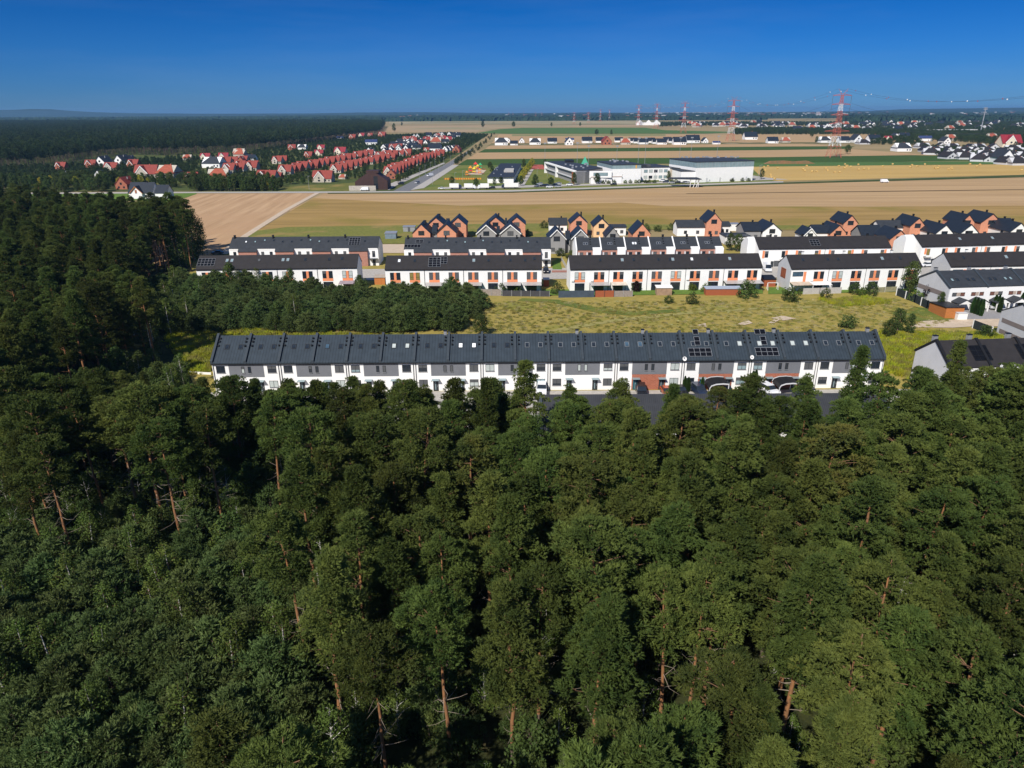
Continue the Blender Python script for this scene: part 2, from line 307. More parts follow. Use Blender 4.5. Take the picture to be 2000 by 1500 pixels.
# long crop strips behind the school
sheet('stubble_field', [(1465, 325), (2400, 318), (2400, 331), (1520, 354), (1490, 349)], .10, STRAWG)
sheet('school_ground', [(790, 371.5), (1000, 371.5), (1500, 355), (1545, 351), (1465, 322), (912, 322), (880, 326)], .08, two_scale('school_grass', (.19, .19, .05), (.13, .15, .035), (.10, .14, .03), .5, .03, thr=.5))
sheet('green_crop', [(1466, 326), (2400, 316), (2400, 312), (1470, 318)], .14, CROP)
def strip(name, pts, z, m): sheet(name, pts, z, m)
strip('maize_strip', [(893, 323), (912, 311.5), (1500, 307.5), (1780, 303.5), (2010, 306), (1900, 314), (1470, 319.5), (1300, 320), (1000, 323)], .12, CORN)
strip('stubble_field', [(912, 311.3), (932, 298.5), (1500, 293.5), (1660, 291), (1830, 304), (1780, 303.3), (1500, 307.3)], .13, STRAW1)
strip('maize_strip', [(934, 298), (947, 291.8), (1500, 286.8), (1670, 286), (1650, 291), (1500, 293.2)], .14, CORN)
strip('stubble_field', [(947, 291.5), (957, 284.6), (1500, 281.2), (1560, 280.5), (1640, 285.5), (1500, 286.6)], .15, STRAW1)
strip('grass_verge', [(953, 284.4), (960, 280.5), (1800, 277), (1800, 280), (1500, 281)], .17, two_scale('rough_plot', (.17, .15, .06), (.10, .10, .035), (.35, .28, .18), .2, .03))
strip('stubble_field', [(960, 280.2), (975, 262.5), (1700, 262.5), (2000, 268), (1800, 277)], .16, STRAW1)
strip('green_crop', [(930, 260.2), (975, 252.5), (1020, 249.8), (1260, 249.6), (1300, 254.5), (1450, 258), (1380, 261), (1000, 261.5)], .2, CROP)
strip('stubble_field', [(750, 259), (930, 258), (975, 251), (1020, 249), (1340, 247), (1340, 243), (760, 246)], .2, two_scale('stubble_far', (.40, .29, .17), (.33, .235, .13), (.28, .24, .13), .02, .003, stretch=(10, 1, 1)))
strip('fallow_field', [(760, 242), (1250, 243.5), (1250, 236), (760, 236)], .25, two_scale('fallow_far', (.36, .30, .17), (.30, .25, .14), (.22, .20, .11), .01, .002, stretch=(10, 1, 1)))
strip('green_crop', [(1000, 262.8), (1300, 262.2), (1300, 266), (1000, 266)], .24, two_scale('pale_crop', (.22, .22, .09), (.26, .22, .10), (.18, .19, .07), .05, .01))
# main street with parking, school paving
sheet('road', [(768, 373.5), (800, 373.5), (884, 322), (926, 292), (921, 291), (874, 319)], .20, ASPH)
sheet('pavement', [(802, 372), (828, 368), (896, 323), (884, 322)], .20, PAVE)
sheet('pavement', [(760, 372), (772, 364), (870, 319), (866, 318), (760, 360), (748, 368)], .20, PAVE)
sheet('pavement', [(860, 369.5), (1000, 367.5), (1500, 352), (1540, 351), (1500, 347.5), (1470, 343), (1430, 350), (1250, 356.8), (1000, 363), (860, 366)], .14, PAVE)
sheet('pavement', [(1003, 366), (1022, 366), (1043, 330), (1036, 330)], .16, PAVE)
sheet('sports_pitch', [(1034, 331), (1068, 331), (1070, 322), (1040, 322)], .16, mat('red_court', (.38, .09, .06), rough=.9))
# street between the two front terraces
sheet('street', [(-60, 105), (80, 105), (80, 124.9), (-60, 124.9)], .07, PAVE, world=True)
sheet('dirt_track', [(1778, 640), (1800, 628), (1860, 625), (2100, 618), (2100, 640), (1905, 638), (1860, 641)], .09, DIRT)
sheet('driveway', [(1885, 624.5), (1870, 600), (2100, 590), (2100, 621)], .10, mat('grey_paver', (.27, .26, .26), var=.08, scale=1.5))
sheet('lawn', [(700, 577), (930, 577), (1150, 578), (1490, 574), (1490, 566), (700, 566)], .09, LAWN)
sheet('lawn', [(1500, 575), (1790, 570), (1790, 562), (1500, 562)], .09, LAWN)
sheet('street', [(-100, 219.5), (185, 222), (185, 238.5), (-100, 236.5)], .08, PAVE, world=True)
sheet('lawn', [(1079, 512), (1079, 527), (1098, 527), (1092, 505)], .12, LAWN)
sheet('paving', [(1078, 529), (1107, 529), (1107, 533), (1078, 533)], .12, PAVER)
sheet('building_site_sand', [(745, 495), (790, 495), (790, 478), (745, 478)], .12, DIRT)
sheet('trodden_grass', [(1040, 655), (1100, 640), (1200, 624), (1340, 610), (1500, 600), (1640, 598), (1640, 601), (1500, 603.5), (1345, 614), (1210, 628), (1120, 643), (1070, 656)], .06, two_scale('trodden', (.34, .29, .11), (.22, .22, .06), (.3, .26, .1), .6, .05))
sheet('damp_grass', [(1010, 588), (1080, 592), (1160, 610), (1230, 617), (1330, 610), (1330, 604), (1230, 610), (1160, 600), (1090, 586), (1020, 583)], .055, two_scale('damp_green', (.12, .15, .03), (.09, .12, .028), (.17, .18, .04), .6, .05))
sheet('damp_grass', [(1780, 628), (1865, 625), (1830, 606), (1790, 600), (1740, 612)], .055, MATS['damp_green'])
for pts in ([(1440, 633), (1462, 627), (1470, 632), (1450, 637)], [(1500, 632), (1525, 617), (1532, 620), (1512, 632)], [(1362, 636), (1378, 632), (1380, 640)], [(1505, 622), (1530, 618), (1555, 623), (1530, 627)]):
    sheet('bare_sand', pts, .1, DIRT)
# ------------------------------------------------------------------ tree meshes
def np_mesh(name, V, T, mats, midx=None):
    me = bpy.data.meshes.new(name); nv, nt = len(V), len(T)
    me.vertices.add(nv); me.vertices.foreach_set('co', np.ascontiguousarray(V, np.float32).ravel())
    me.loops.add(nt*3); me.loops.foreach_set('vertex_index', np.ascontiguousarray(T, np.int32).ravel())
    me.polygons.add(nt); me.polygons.foreach_set('loop_start', np.arange(0, nt*3, 3, dtype=np.int32))
    for q in mats: me.materials.append(q)
    if midx is not None: me.polygons.foreach_set('material_index', np.ascontiguousarray(midx, np.int32))
    me.update(calc_edges=True); return me
def unit(a): return a/np.maximum(np.linalg.norm(a, axis=1, keepdims=True), 1e-6)
def tufts(C, N, r, ln, wd, k, spread=.8):
    """k thin triangles fanning out of every point C along about N"""
    C = np.repeat(C, k, 0); N = np.repeat(N, k, 0); n = len(C)
    d = unit(N+r.normal(0, spread, (n, 3))*.6); s = unit(np.cross(d, r.normal(size=(n, 3))))
    L = ln*r.uniform(.6, 1.25, (n, 1)); wv = wd*r.uniform(.7, 1.3, (n, 1))
    C = C-d*L*.25
    return np.stack([C-s*wv, C+s*wv, C+d*L], 1).reshape(-1, 3)
def clump_cloud(cent, size, per, r, flat=.6, up=.35, ln=.3, wd=.07, k=4, spread=.8, full=.35, axis=True):
    """needle sprays over the upper shell of lumpy pads"""
    n = len(cent); A = []
    for i in range(n):
        m = max(6, int(per*size[i]**2)); q = unit(r.normal(size=(m, 3))); q[:, 2] = np.where(q[:, 2] < -full, -q[:, 2], q[:, 2])
        lob = 1+.22*np.sin(q[:, 0:1]*5+i)*np.cos(q[:, 1:2]*6+i*2)
        rad = size[i]*lob*r.uniform(.72, 1.06, (m, 1)); p = q*rad; p[:, 2] *= flat
        out = cent[i].copy(); out[2] = 0; out = out/(np.linalg.norm(out)+1e-6) if axis else out*0
        nn = q+np.array([0, 0, up])+out*.35
        A.append(tufts(cent[i]+p, unit(nn), r, ln, wd, k, spread))
    return np.concatenate(A)
def tris(V): return np.arange(len(V)).reshape(-1, 3)
def tube(pts, rad, sides=7):
    pts = np.array(pts, float); V = []; T = []
    for i, p in enumerate(pts):
        for k in range(sides):
            a = 2*math.pi*k/sides; V.append(p+np.array([math.cos(a)*rad[i], math.sin(a)*rad[i], 0]))
    for i in range(len(pts)-1):
        for k in range(sides):
            a = i*sides+k; c = i*sides+(k+1) % sides; T += [(a, c, c+sides), (a, c+sides, a+sides)]
    return np.array(V), np.array(T)
def limb(a, b_, r0, r1, r, sides=4, bend=.15):
    a = np.array(a, float); b_ = np.array(b_, float); m = (a+b_)/2+r.normal(0, bend, 3)*np.linalg.norm(b_-a)*.4; pts = [a, m, b_]; V = []; T = []
    d = unit((b_-a)[None])[0]; u = np.cross(d, [.3, .2, 1.]); u /= np.linalg.norm(u)+1e-6; w_ = np.cross(d, u)
    for p, q in zip(pts, (r0, (r0+r1)/2, r1)):
        for k in range(sides):
            t = 2*math.pi*k/sides; V.append(p+(u*math.cos(t)+w_*math.sin(t))*q)
    for i in range(2):
        for k in range(sides):
            x = i*sides+k; y = i*sides+(k+1) % sides; T += [(x, y, y+sides), (x, y+sides, x+sides)]
    return np.array(V), np.array(T)
def merge(L):
    V = []; T = []; M = []; o = 0
    for v, t, m in L: V.append(v); T.append(t+o); M.append(np.full(len(t), m)); o += len(v)
    return np.concatenate(V), np.concatenate(T), np.concatenate(M)
def make_pine(seed, H=18., cb=.45, CR=2.9, nc=74, per=150, k=4, ln=.30, wd=.055, dead=8, round_=.6, mat_i=PINE):
    r = np.random.default_rng(seed); lean = r.normal(0, .018, 2)*H
    zz = np.linspace(0, H*.97, 9); wob = np.cumsum(r.normal(0, .09, (9, 2)), 0)
    tp = [(lean[0]*(z/H)**1.5+wob[i][0], lean[1]*(z/H)**1.5+wob[i][1], z-.3*(i == 0)) for i, z in enumerate(zz)]
    tr_ = [.19*(1-.86*z/H)*(H/18)+.02 for z in zz]
    def at(z): i = min(7, int(z/H/.97*8)); f = (z-zz[i])/(zz[i+1]-zz[i]); return np.array(tp[i])*(1-f)+np.array(tp[i+1])*f
    parts = [(*tube(tp, tr_), 0)]; cent = []; size = []
    ga = r.uniform(0, 6.28)
    nc = int(nc*1.25); ph = r.uniform(0, 6.28, 3); CR = CR*.95
    for i in range(nc):
        t = (i+.5)/nc; t = t**.85; z = H*(cb+(1-cb)*t)
        prof = math.sqrt(max(0, 1-((t-.38)/.64)**2)) if t > .38 else .62+.38*t/.38
        prof = prof*round_+(1-round_)*(1-t)*1.25 if t > .25 else prof
        ga += 2.4+r.normal(0, .5); rr = CR*prof*r.uniform(.4, 1.15)*(1+.22*math.sin(ga+ph[0])+.16*math.sin(2*ga+t*5+ph[1])+.12*math.sin(t*14+ph[2]))
        c = at(min(z, H*.95))+np.array([math.cos(ga)*rr, math.sin(ga)*rr, r.normal(0, .25)-.0*rr]); cent.append(c)
        size.append(r.uniform(.45, .98)*(1.05-.3*t))
        if i % 3 == 0: parts.append((*limb(at(max(z-rr*.45, H*cb*.9)), c, .05, .012, r), 3))
    cent.append(at(H*.96)+np.array([0, 0, .25])); size.append(.6)
    for i in range(dead):
        z = H*r.uniform(cb*.45, cb*1.02); a = r.uniform(0, 6.28); L = r.uniform(.6, 2.4)
        parts.append((*limb(at(z), at(z)+np.array([math.cos(a)*L, math.sin(a)*L, r.uniform(-.3, .35)*L]), .035, .008, r, 3, .25), 1))
    V, T, M = merge(parts)
    lo = (np.array([V[t].mean(0)[2] for t in T]) < H*.16) & (M == 0); M[lo] = 2
    trunk = np_mesh('trunk', V, T, [BARKO, DEADW, BARKG, LIMBM], M)
    LV = clump_cloud(np.array(cent), size, per, r, flat=.62, ln=ln, wd=wd, k=k); LT = tris(LV)
    mi = None
    crown = np_mesh('crown', LV, LT, [mat_i], mi)
    return trunk, crown
def make_young(seed, H=7., CR=1.7, per=70, leafm=YPINE, k=4, whorls=9, ln=.42, wd=.07):
    """young pine: conical, loose upright shoots in whorls"""
    r = np.random.default_rng(seed); parts = [(*tube([(0, 0, -.2), (0, 0, H*.5), (0, 0, H)], [.11, .06, .012], 5), 0)]; cent = []; size = []; tips = []
    for wi in range(whorls):
        t = wi/(whorls-1); z = H*(.10+.78*t); rad = CR*(1-t**2.2)**.7*.95+.25; n = int(5+3*(1-t))
        for j in range(n):
            a = 6.28*j/n+wi*.9+r.normal(0, .2); q = rad*r.uniform(.7, 1.1); e = np.array([math.cos(a)*q, math.sin(a)*q, z+q*.25])
            parts.append((*limb((0, 0, z-.15), e, .03, .01, r, 3), 0))
            for s_ in ((1.,) if q < .7 else (.55, 1.)):
                cent.append(np.array([e[0]*s_, e[1]*s_, z+q*.22*s_])); size.append(.34+.22*(1-t))
                tips.append((cent[-1], r.uniform(.35, .6)))
    V, T, M = merge(parts); trunk = np_mesh('trunk', V, T, [BARKG], M)
    LV = clump_cloud(np.array(cent), [s_*1.25 for s_ in size], per, r, flat=.8, up=.6, ln=ln, wd=wd, k=k, spread=.6)
    TP = []
    for c, h in tips:
        z = r.uniform(0, 1, (9, 1))*h; TP.append(tufts(c+np.concatenate([np.zeros((9, 2)), z], 1), np.tile([0, 0, 1.], (9, 1)), r, .32, .05, 3, .9))
    TP.append(tufts(np.array([[0, 0, H-.5+.05*i] for i in range(10)]), np.tile([0, 0, 1.], (10, 1)), r, .3, .05, 4, 1.))
    LV = np.concatenate([LV]+TP); return trunk, np_mesh('crown', LV, tris(LV), [leafm])
def leaf_cards(cent, size, per, r, ls=.16, droop=0):
    A = []
    for i in range(len(cent)):
        m = max(8, int(per*size[i]**2)); q = unit(r.normal(size=(m, 3))); p = cent[i]+q*size[i]*r.uniform(.45, 1.08, (m, 1))
        if droop: p[:, 2] -= droop*r.uniform(0, 1, m)*size[i]
        nn = unit(q+r.normal(0, .7, (m, 3))+np.array([0, 0, .4])); u = unit(np.cross(nn, r.normal(size=(m, 3)))); v = np.cross(nn, u); s = ls*r.uniform(.6, 1.3, (m, 1))
        A.append(np.stack([p-u*s, p+v*s*.7, p+u*s, p-u*s, p+u*s, p-v*s*.7], 1).reshape(-1, 3))
    return np.concatenate(A)
def make_broad(seed, H=9., CR=2.8, cb=.22, nc=46, per=120, ls=.17, leafm=LEAF, bark=BARKG, droop=0, narrow=1.):
    r = np.random.default_rng(seed); tp = [(0, 0, -.2), (r.normal(0, .15), r.normal(0, .15), H*.4), (r.normal(0, .3), r.normal(0, .3), H*.9)]
    parts = [(*tube(tp, [.16*H/9, .11*H/9, .02], 6), 0)]; cent = []; size = []
    for i in range(nc):
        t = (i+.5)/nc; z = H*(cb+(1-cb)*t*.93); prof = math.sin(math.pi*min(1, (t*.86+.14)))**.6
        a = i*2.4+r.normal(0, .4); q = CR*prof*r.uniform(.35, 1.)*narrow; c = np.array([math.cos(a)*q, math.sin(a)*q, z]); cent.append(c); size.append(r.uniform(.6, 1.1)*CR*.33)
        if i % 2: parts.append((*limb((0, 0, max(z-q*.8, H*.12)), c, .04*H/9, .01, r, 3), 1))
    V, T, M = merge(parts); trunk = np_mesh('trunk', V, T, [bark, LIMBM], M)
    LV = leaf_cards(np.array(cent), size, per, r, ls, droop); return trunk, np_mesh('crown', LV, tris(LV), [leafm])
def make_thuja(seed, H=4.5, CR=.6):
    r = np.random.default_rng(seed); n = 3600; t = r.uniform(0, 1, n)**.8; a = r.uniform(0, 6.28, n); prof = np.minimum(1, (1-t)*2.1)**.7*(.75+.25*np.minimum(1, t*5))*CR*(1+.1*np.sin(a*5+t*9))
    p = np.stack([np.cos(a)*prof, np.sin(a)*prof, .1+t*H*.97], 1); nn = unit(np.stack([np.cos(a), np.sin(a), np.full(n, 1.6)], 1))
    LV = tufts(p, nn, r, .26, .06, 3, .5); v, tt = tube([(0, 0, -.1), (0, 0, H*.6)], [.08, .03], 5)
    return np_mesh('trunk', v, tt, [BARKG]), np_mesh('crown', LV, tris(LV), [THUJA])
def make_low(seed, H=17., CR=3., nc=22, m=FARTREE, tall=True):
    """one-mesh tree for far woods"""
    r = np.random.default_rng(seed); cb = .5 if tall else .12; cent = []; size = []
    for i in range(nc):
        t = (i+.5)/nc; a = i*2.4+r.normal(0, .4); prof = math.sin(math.pi*(.16+.78*t))**.7; q = CR*prof*r.uniform(.3, 1); cent.append(np.array([math.cos(a)*q, math.sin(a)*q, H*(cb+(1-cb)*t*.95)])); size.append(r.uniform(.8, 1.2)*CR*.36)
    LV = clump_cloud(np.array(cent), size, 14, r, flat=.7, ln=.75, wd=.26, k=3); v, t = tube([(0, 0, -.2), (0, 0, H*.8)], [.2, .06], 5)
    V, T, M = merge([(LV, tris(LV), 0), (v, t, 1)]); return np_mesh('far_tree', V, T, [m, BARKG], M)
SRC = {}
def source(name, meshes):
    c = bpy.data.collections.new(name)
    for me in meshes: c.objects.link(bpy.data.objects.new(name+'_source', me))
    SRC[name] = c
def stuff(name, src, pts, scl, label, cat, z=0.):
    """one object whose points carry copies of the far-tree or weed meshes"""
    pts = np.asarray(pts); n = len(pts); me = bpy.data.meshes.new(name); me.vertices.add(n)
    co = np.zeros((n, 3), np.float32); co[:, :2] = pts; co[:, 2] = z; me.vertices.foreach_set('co', co.ravel())
    r = np.random.default_rng(n); a = me.attributes.new('scl', 'FLOAT', 'POINT'); a.data.foreach_set('value', np.asarray(scl, np.float32) if np.ndim(scl) else np.full(n, scl, np.float32)*r.uniform(.75, 1.2, n).astype(np.float32))
    a = me.attributes.new('rz', 'FLOAT_VECTOR', 'POINT'); q = np.zeros((n, 3), np.float32); q[:, 2] = r.uniform(0, 6.28, n); a.data.foreach_set('vector', q.ravel())
    o = link(name, me); g = bpy.data.node_groups.new(name, 'GeometryNodeTree')
    g.interface.new_socket('Geometry', in_out='INPUT', socket_type='NodeSocketGeometry'); g.interface.new_socket('Geometry', in_out='OUTPUT', socket_type='NodeSocketGeometry')
    n_ = g.nodes; gi = n_.new('NodeGroupInput'); go = n_.new('NodeGroupOutput'); ip = n_.new('GeometryNodeInstanceOnPoints'); ci = n_.new('GeometryNodeCollectionInfo')
    ci.inputs[0].default_value = SRC[src]; ci.inputs[1].default_value = True; ci.inputs[2].default_value = True
    s1 = n_.new('GeometryNodeInputNamedAttribute'); s1.data_type = 'FLOAT'; s1.inputs[0].default_value = 'scl'
    s2 = n_.new('GeometryNodeInputNamedAttribute'); s2.data_type = 'FLOAT_VECTOR'; s2.inputs[0].default_value = 'rz'
    g.links.new(gi.outputs[0], ip.inputs[0]); g.links.new(ci.outputs[0], ip.inputs['Instance']); ip.inputs['Pick Instance'].default_value = True
    g.links.new(s1.outputs['Attribute'], ip.inputs['Scale']); g.links.new(s2.outputs['Attribute'], ip.inputs['Rotation']); g.links.new(ip.outputs[0], go.inputs[0])
    o.modifiers.new('copies', 'NODES').node_group = g
    return tag(o, label, cat, kind='stuff')
PINES = [make_pine(1, cb=.40, CR=2.8, round_=.45), make_pine(2, cb=.5, CR=2.5, round_=.4), make_pine(3, cb=.34, CR=2.9, nc=84, round_=.3), make_pine(4, cb=.55, CR=2.9, nc=62, dead=12),
         make_pine(5, cb=.44, CR=2.3, nc=66, round_=.2), make_pine(6, cb=.42, CR=3.2, nc=88, round_=.75), make_pine(8, cb=.62, CR=2.8, nc=56, dead=18, round_=.9), make_pine(9, cb=.48, CR=3.0, nc=70, mat_i=PINEY, dead=10)]
SPRUCY = [make_pine(21, H=15, cb=.25, CR=2.6, nc=84, round_=.05), make_pine(22, H=15, cb=.2, CR=2.3, nc=84, round_=.0)]
YOUNGS = [make_young(31, H=5.6, CR=2.1, whorls=7), make_young(32, H=5.2, CR=2.3, whorls=6), make_young(33, H=5.0, CR=2.0, whorls=6), make_young(34, H=6.0, CR=2.2, whorls=7)]
BIRCH = [make_broad(41, H=9, CR=2.1, nc=50, per=110, ls=.12, leafm=BIRCHL, bark=BIRCHB, droop=.8, cb=.15), make_broad(42, H=9, CR=1.8, nc=46, per=110, ls=.12, leafm=BIRCHL, bark=BIRCHB, droop=.9, cb=.2)]
BROADS = [make_broad(51), make_broad(52, CR=3.2, H=8), make_broad(53, CR=2.4, H=9)]
WEEP = make_broad(61, H=17, CR=5.8, nc=100, per=50, ls=.2, leafm=BIRCHL, bark=BIRCHB, droop=1.6, cb=.15)
BUSH = [make_broad(71, H=2.6, CR=1.6, cb=.02, nc=26, per=200, ls=.11), make_broad(72, H=2.2, CR=1.8, cb=.02, nc=26, per=200, ls=.11)]
BUSHY = make_broad(73, H=2.4, CR=1.5, cb=.02, nc=26, per=200, ls=.11, leafm=LEAFY)
GOLDT = make_broad(74, H=7, CR=2.4, cb=.08, nc=40, per=90, ls=.2, leafm=GOLDL)
PURPT = make_broad(75, H=6, CR=2.4, cb=.05, nc=40, per=90, ls=.2, leafm=PURPLE)
THUJAS = [make_thuja(81, CR=.42), make_thuja(82, H=4.2, CR=.48)]
source('far_pine', [make_low(91), make_low(92, CR=2.6, H=18), make_low(93, CR=3.4, H=16)])
source('far_bush', [make_low(94, H=8, CR=2.8, tall=False, nc=18), make_low(95, H=7, CR=3.2, tall=False, nc=18)])
def weed(seed, m, H, n, wd=.05):
    r = np.random.default_rng(seed); p = np.stack([r.normal(0, .35, n), r.normal(0, .35, n), r.uniform(0, .25, n)*H], 1); LV = tufts(p, np.tile([0, 0, 1.], (n, 1)), r, H, wd, 2, .5); return np_mesh('weed', LV, tris(LV), [m])
source('weed_green', [weed(1, WEEDG, .55, 60, .07), weed(2, WEEDG, .4, 60, .07), weed(3, WEEDS, .5, 50, .045)])
source('weed_gold', [weed(4, WEEDY, .8, 60, .09), weed(5, WEEDG, .8, 60, .08), weed(6, WEEDY, .6, 50, .09)])
def joined(tc_, m2=None):
    """trunk and crown of a pair of meshes as one mesh, for the far part of a wood"""
    t, c = tc_; out = []
    for me, off in ((c, 0), (t, 1)):
        v = np.zeros(len(me.vertices)*3, np.float32); me.vertices.foreach_get('co', v); k = np.zeros(len(me.loops), np.int32); me.loops.foreach_get('vertex_index', k); out.append((v.reshape(-1, 3), k.reshape(-1, 3), off))
    V, T, M = merge(out); return np_mesh('wood_tree', V, T, [c.materials[0], t.materials[0]], M)
source('undergrowth', [joined(BROADS[0]), joined(BIRCH[0]), joined(BROADS[2]), joined(YOUNGS[1])])
source('pine', [joined(PINES[i]) for i in (0, 1, 2, 4, 5)]); source('young_pine', [joined(q) for q in YOUNGS[:3]])
def plant(name, pair, label, cat, x, y, s=1., sz=None, group=None, z=0, rz=None):
    o = thing(name, label, cat, x, y, z, rnd.uniform(0, 6.28) if rz is None else rz, group); o.scale = (s, s, sz or s)
    link('trunk', pair[0], o); link('crown', pair[1], o); return o
# ------------------------------------------------------------------ buildings: shared part meshes
WM = {}
def win_meshes(w_, h, nd=1, rail=0):
    k = (round(w_, 2), round(h, 2), nd, rail)
    if k not in WM:
        b = MB(); t = .07; b.box(-w_/2, -w_/2+t, -.05, .0, 0, h); b.box(w_/2-t, w_/2, -.05, 0, 0, h); b.box(-w_/2+t, w_/2-t, -.05, 0, h-t, h); b.box(-w_/2+t, w_/2-t, -.05, 0, 0, t)
        for i in range(1, nd): x = -w_/2+w_*i/nd; b.box(x-t/2, x+t/2, -.048, 0, t, h-t)
        if rail: b.box(-w_/2+t, w_/2-t, -.046, 0, rail-.03, rail+.03)
        WM[k] = b.mesh('window_frame', FRAME)
        WM[k+('s',)] = MB().box(-w_/2-.05, w_/2+.05, -.14, 0, -.07, -.003).mesh('sill', STEEL)
    return WM[k], WM[k+('s',)]
def pane_mesh(w_, h, m, frac=1.):
    k = ('p', round(w_, 2), round(h, 2), m.name, frac)
    if k not in WM: WM[k] = MB().box(-w_/2+.06, w_/2-.06, -.025, 0, h-.06-(h-.12)*frac, h-.06).mesh('pane', m)
    return WM[k]
def window(par, x, z, w_, h, m=GLASS, y=0, rz=0, nd=1, rail=0, half=0, sill=True):
    fr, si = win_meshes(w_, h, nd, rail); o = link('window', fr, par, (x, y, z), rz); link('pane', pane_mesh(w_, h, m), o)
    if half: q = pane_mesh(w_, h, BLIND, half); link('blind', q, o, (0, -.006, 0))
    if sill: link('sill', si, o)
    return o
def panes(seed=0): return random.Random(seed)
def gable_prof(d, eave, ridge, y0=0, base=0): return [(y0, base), (y0, eave), (y0+d/2, ridge), (y0+d, eave), (y0+d, base)]
def roof_prof(d, eave, ridge, ov=.25, th=.22, y0=0):
    s_ = (ridge-eave)/(d/2); e = eave-ov*s_+.03
    return [(y0-ov, e), (y0+d/2, ridge+.03), (y0+d+ov, e), (y0+d+ov, e+th), (y0+d/2, ridge+.03+th), (y0-ov, e+th)]
def row(name, label, cat, pl, pr, zt, group=None, dy=0.):
    """empty at the front left corner of a building whose front eave runs from pixel pl to pr at height zt"""
    a = Vector(P(*pl, zt)); c = Vector(P(*pr, zt)); d = c-a; o = thing(name, label, cat, a.x, a.y+dy, 0, math.atan2(d.y, d.x), group); return o, d.length
def skylight(par, x, y, d, eave, ridge, m=GLASS, w_=.8, h=1.2, fr=FRAME):
    """window in the front roof slope, its centre y metres behind the wall"""
    s_ = math.atan2(ridge-eave, d/2); k = ('sk', w_, h, fr.name)
    if k not in WM:
        b = MB(); t = .09; b.box(-w_/2, w_/2, -h/2, -h/2+t, 0, .1); b.box(-w_/2, w_/2, h/2-t, h/2, 0, .1); b.box(-w_/2, -w_/2+t, -h/2+t, h/2-t, 0, .1); b.box(w_/2-t, w_/2, -h/2+t, h/2-t, 0, .1); WM[k] = b.mesh('skylight', fr)
    kp = ('skp', w_, h, m.name)
    if kp not in WM: WM[kp] = MB().box(-w_/2+.09, w_/2-.09, -h/2+.09, h/2-.09, 0, .06).mesh('pane', m)
    z = eave+math.tan(s_)*y+.03+.22/1+.0; o = link('skylight', WM[k], par, (x, y, z)); o.rotation_euler = (s_, 0, 0); link('pane', WM[kp], o); return o
def solar(par, x, y, w_, l_, d, eave, ridge, nx=None, frame=True):
    s_ = math.atan2(ridge-eave, d/2); b = MB(); b.box(0, w_, 0, l_, .06, .11); q = b.build('solar_panel', PV, par); g = MB(); nx = max(1, round(w_/1.05)); ny = max(1, round(l_/1.0)); [g.box(w_*i/nx-.03, w_*i/nx+.03, 0, l_, .112, .125) for i in range(nx+1)]; [g.box(0, w_, l_*i/ny-.03, l_*i/ny+.03, .113, .127) for i in range(ny+1)]; g.build('panel_frame', mat('panel_frame', (.22, .23, .25), rough=.5) if frame else BLACKM, q); q.location = (x, y, eave+math.tan(s_)*y+.03+.22); q.rotation_euler = (s_, 0, 0); return q
def chimney(par, x, y, z, h=1.1, w_=.5, d=.7, m=DARKMETAL, cap=BLACKM):
    o = MB().box(-w_/2, w_/2, -d/2, d/2, -.6, h).build('chimney', m, par, (x, y, z)); MB().box(-w_/2-.06, w_/2+.06, -d/2-.06, d/2+.06, h+.002, h+.09).build('chimney_cap', cap, o); return o
def pipe(par, x, z1, y=-.1, z0=0, m=FRAME):
    k = ('dp', round(z1, 1), m.name)
    if k not in WM: WM[k] = MB().bar((0, 0, 0), (0, 0, z1-z0), .055, sides=6).mesh('downpipe', m)
    return link('downpipe', WM[k], par, (x, y, z0))
def dish(par, x, y, z, s=.45):
    k = 'dish'
    if k not in WM:
        b = MB(); n = 12; c0 = (0, .08, 0); ring = [(math.cos(6.283*i/n), -.12, math.sin(6.283*i/n)) for i in range(n)]
        for i in range(n): b.poly([c0, ring[i], ring[(i+1) % n]]); b.poly([(0, .12, 0), (ring[(i+1) % n][0], -.08, ring[(i+1) % n][2]), (ring[i][0], -.08, ring[i][2])])
        b.bar((0, .1, 0), (0, .5, -.5), .04); WM[k] = b.mesh('satellite_dish', TRIM)
    o = link('satellite_dish', WM[k], par, (x, y, z)); o.scale = (s,)*3; o.rotation_euler = (-.4, 0, .2); return o
# ------------------------------------------------------------------ the long front terrace
TA, L = row('terraced_house_row', 'long white and grey terrace of twenty houses, dark roof, just behind foreground pines', 'terraced houses', (413, 709), (1728, 700), 6.0)
TA_L = L; D_, EV, RG = 10., 6.0, 9.6; U = L/20; G1, G0 = 4.3, 3.15
MB().prism(gable_prof(D_, EV, RG), 0, L).build('wall', WHITE, TA)
MB().prism(roof_prof(D_, EV, RG), -.12, L+.12).build('roof', SEAM, TA)
MB().box(-.1, L+.1, -.37, -.26, EV-.30, EV-.16).build('gutter', BLACKM, TA)
b = MB(); s_ = (RG-EV)/(D_/2)
pm = MB().prism([(-.28, EV-.1), (D_/2, RG+.1), (D_+.2, EV-.1), (D_+.2, EV+.5), (D_/2, RG+.72), (-.28, EV+.5)], -.22, .22).mesh('parapet', DARKMETAL)
hook = MB().box(-.13, .13, -.16, .16, .0, .26).mesh('roof_step', BLACKM)
rr = panes(5)
for i in range(21):
    x = i*U if 0 < i < 20 else (.1 if i == 0 else L-.1); p = link('parapet', pm, TA, (x, 0, 0))
    for sd in (-1, 1):
        if (i == 0 and sd < 0) or (i == 20 and sd > 0): continue
        for yy in (4.3, 3.7, 2.9)[:3 if i < 11 else 3]:
            h = link('roof_step', hook, p, (sd*(.55+.12*(i % 2)), yy-.1*(i % 2), EV+s_*yy+.3)); h.rotation_euler = (.6, 0, 0)
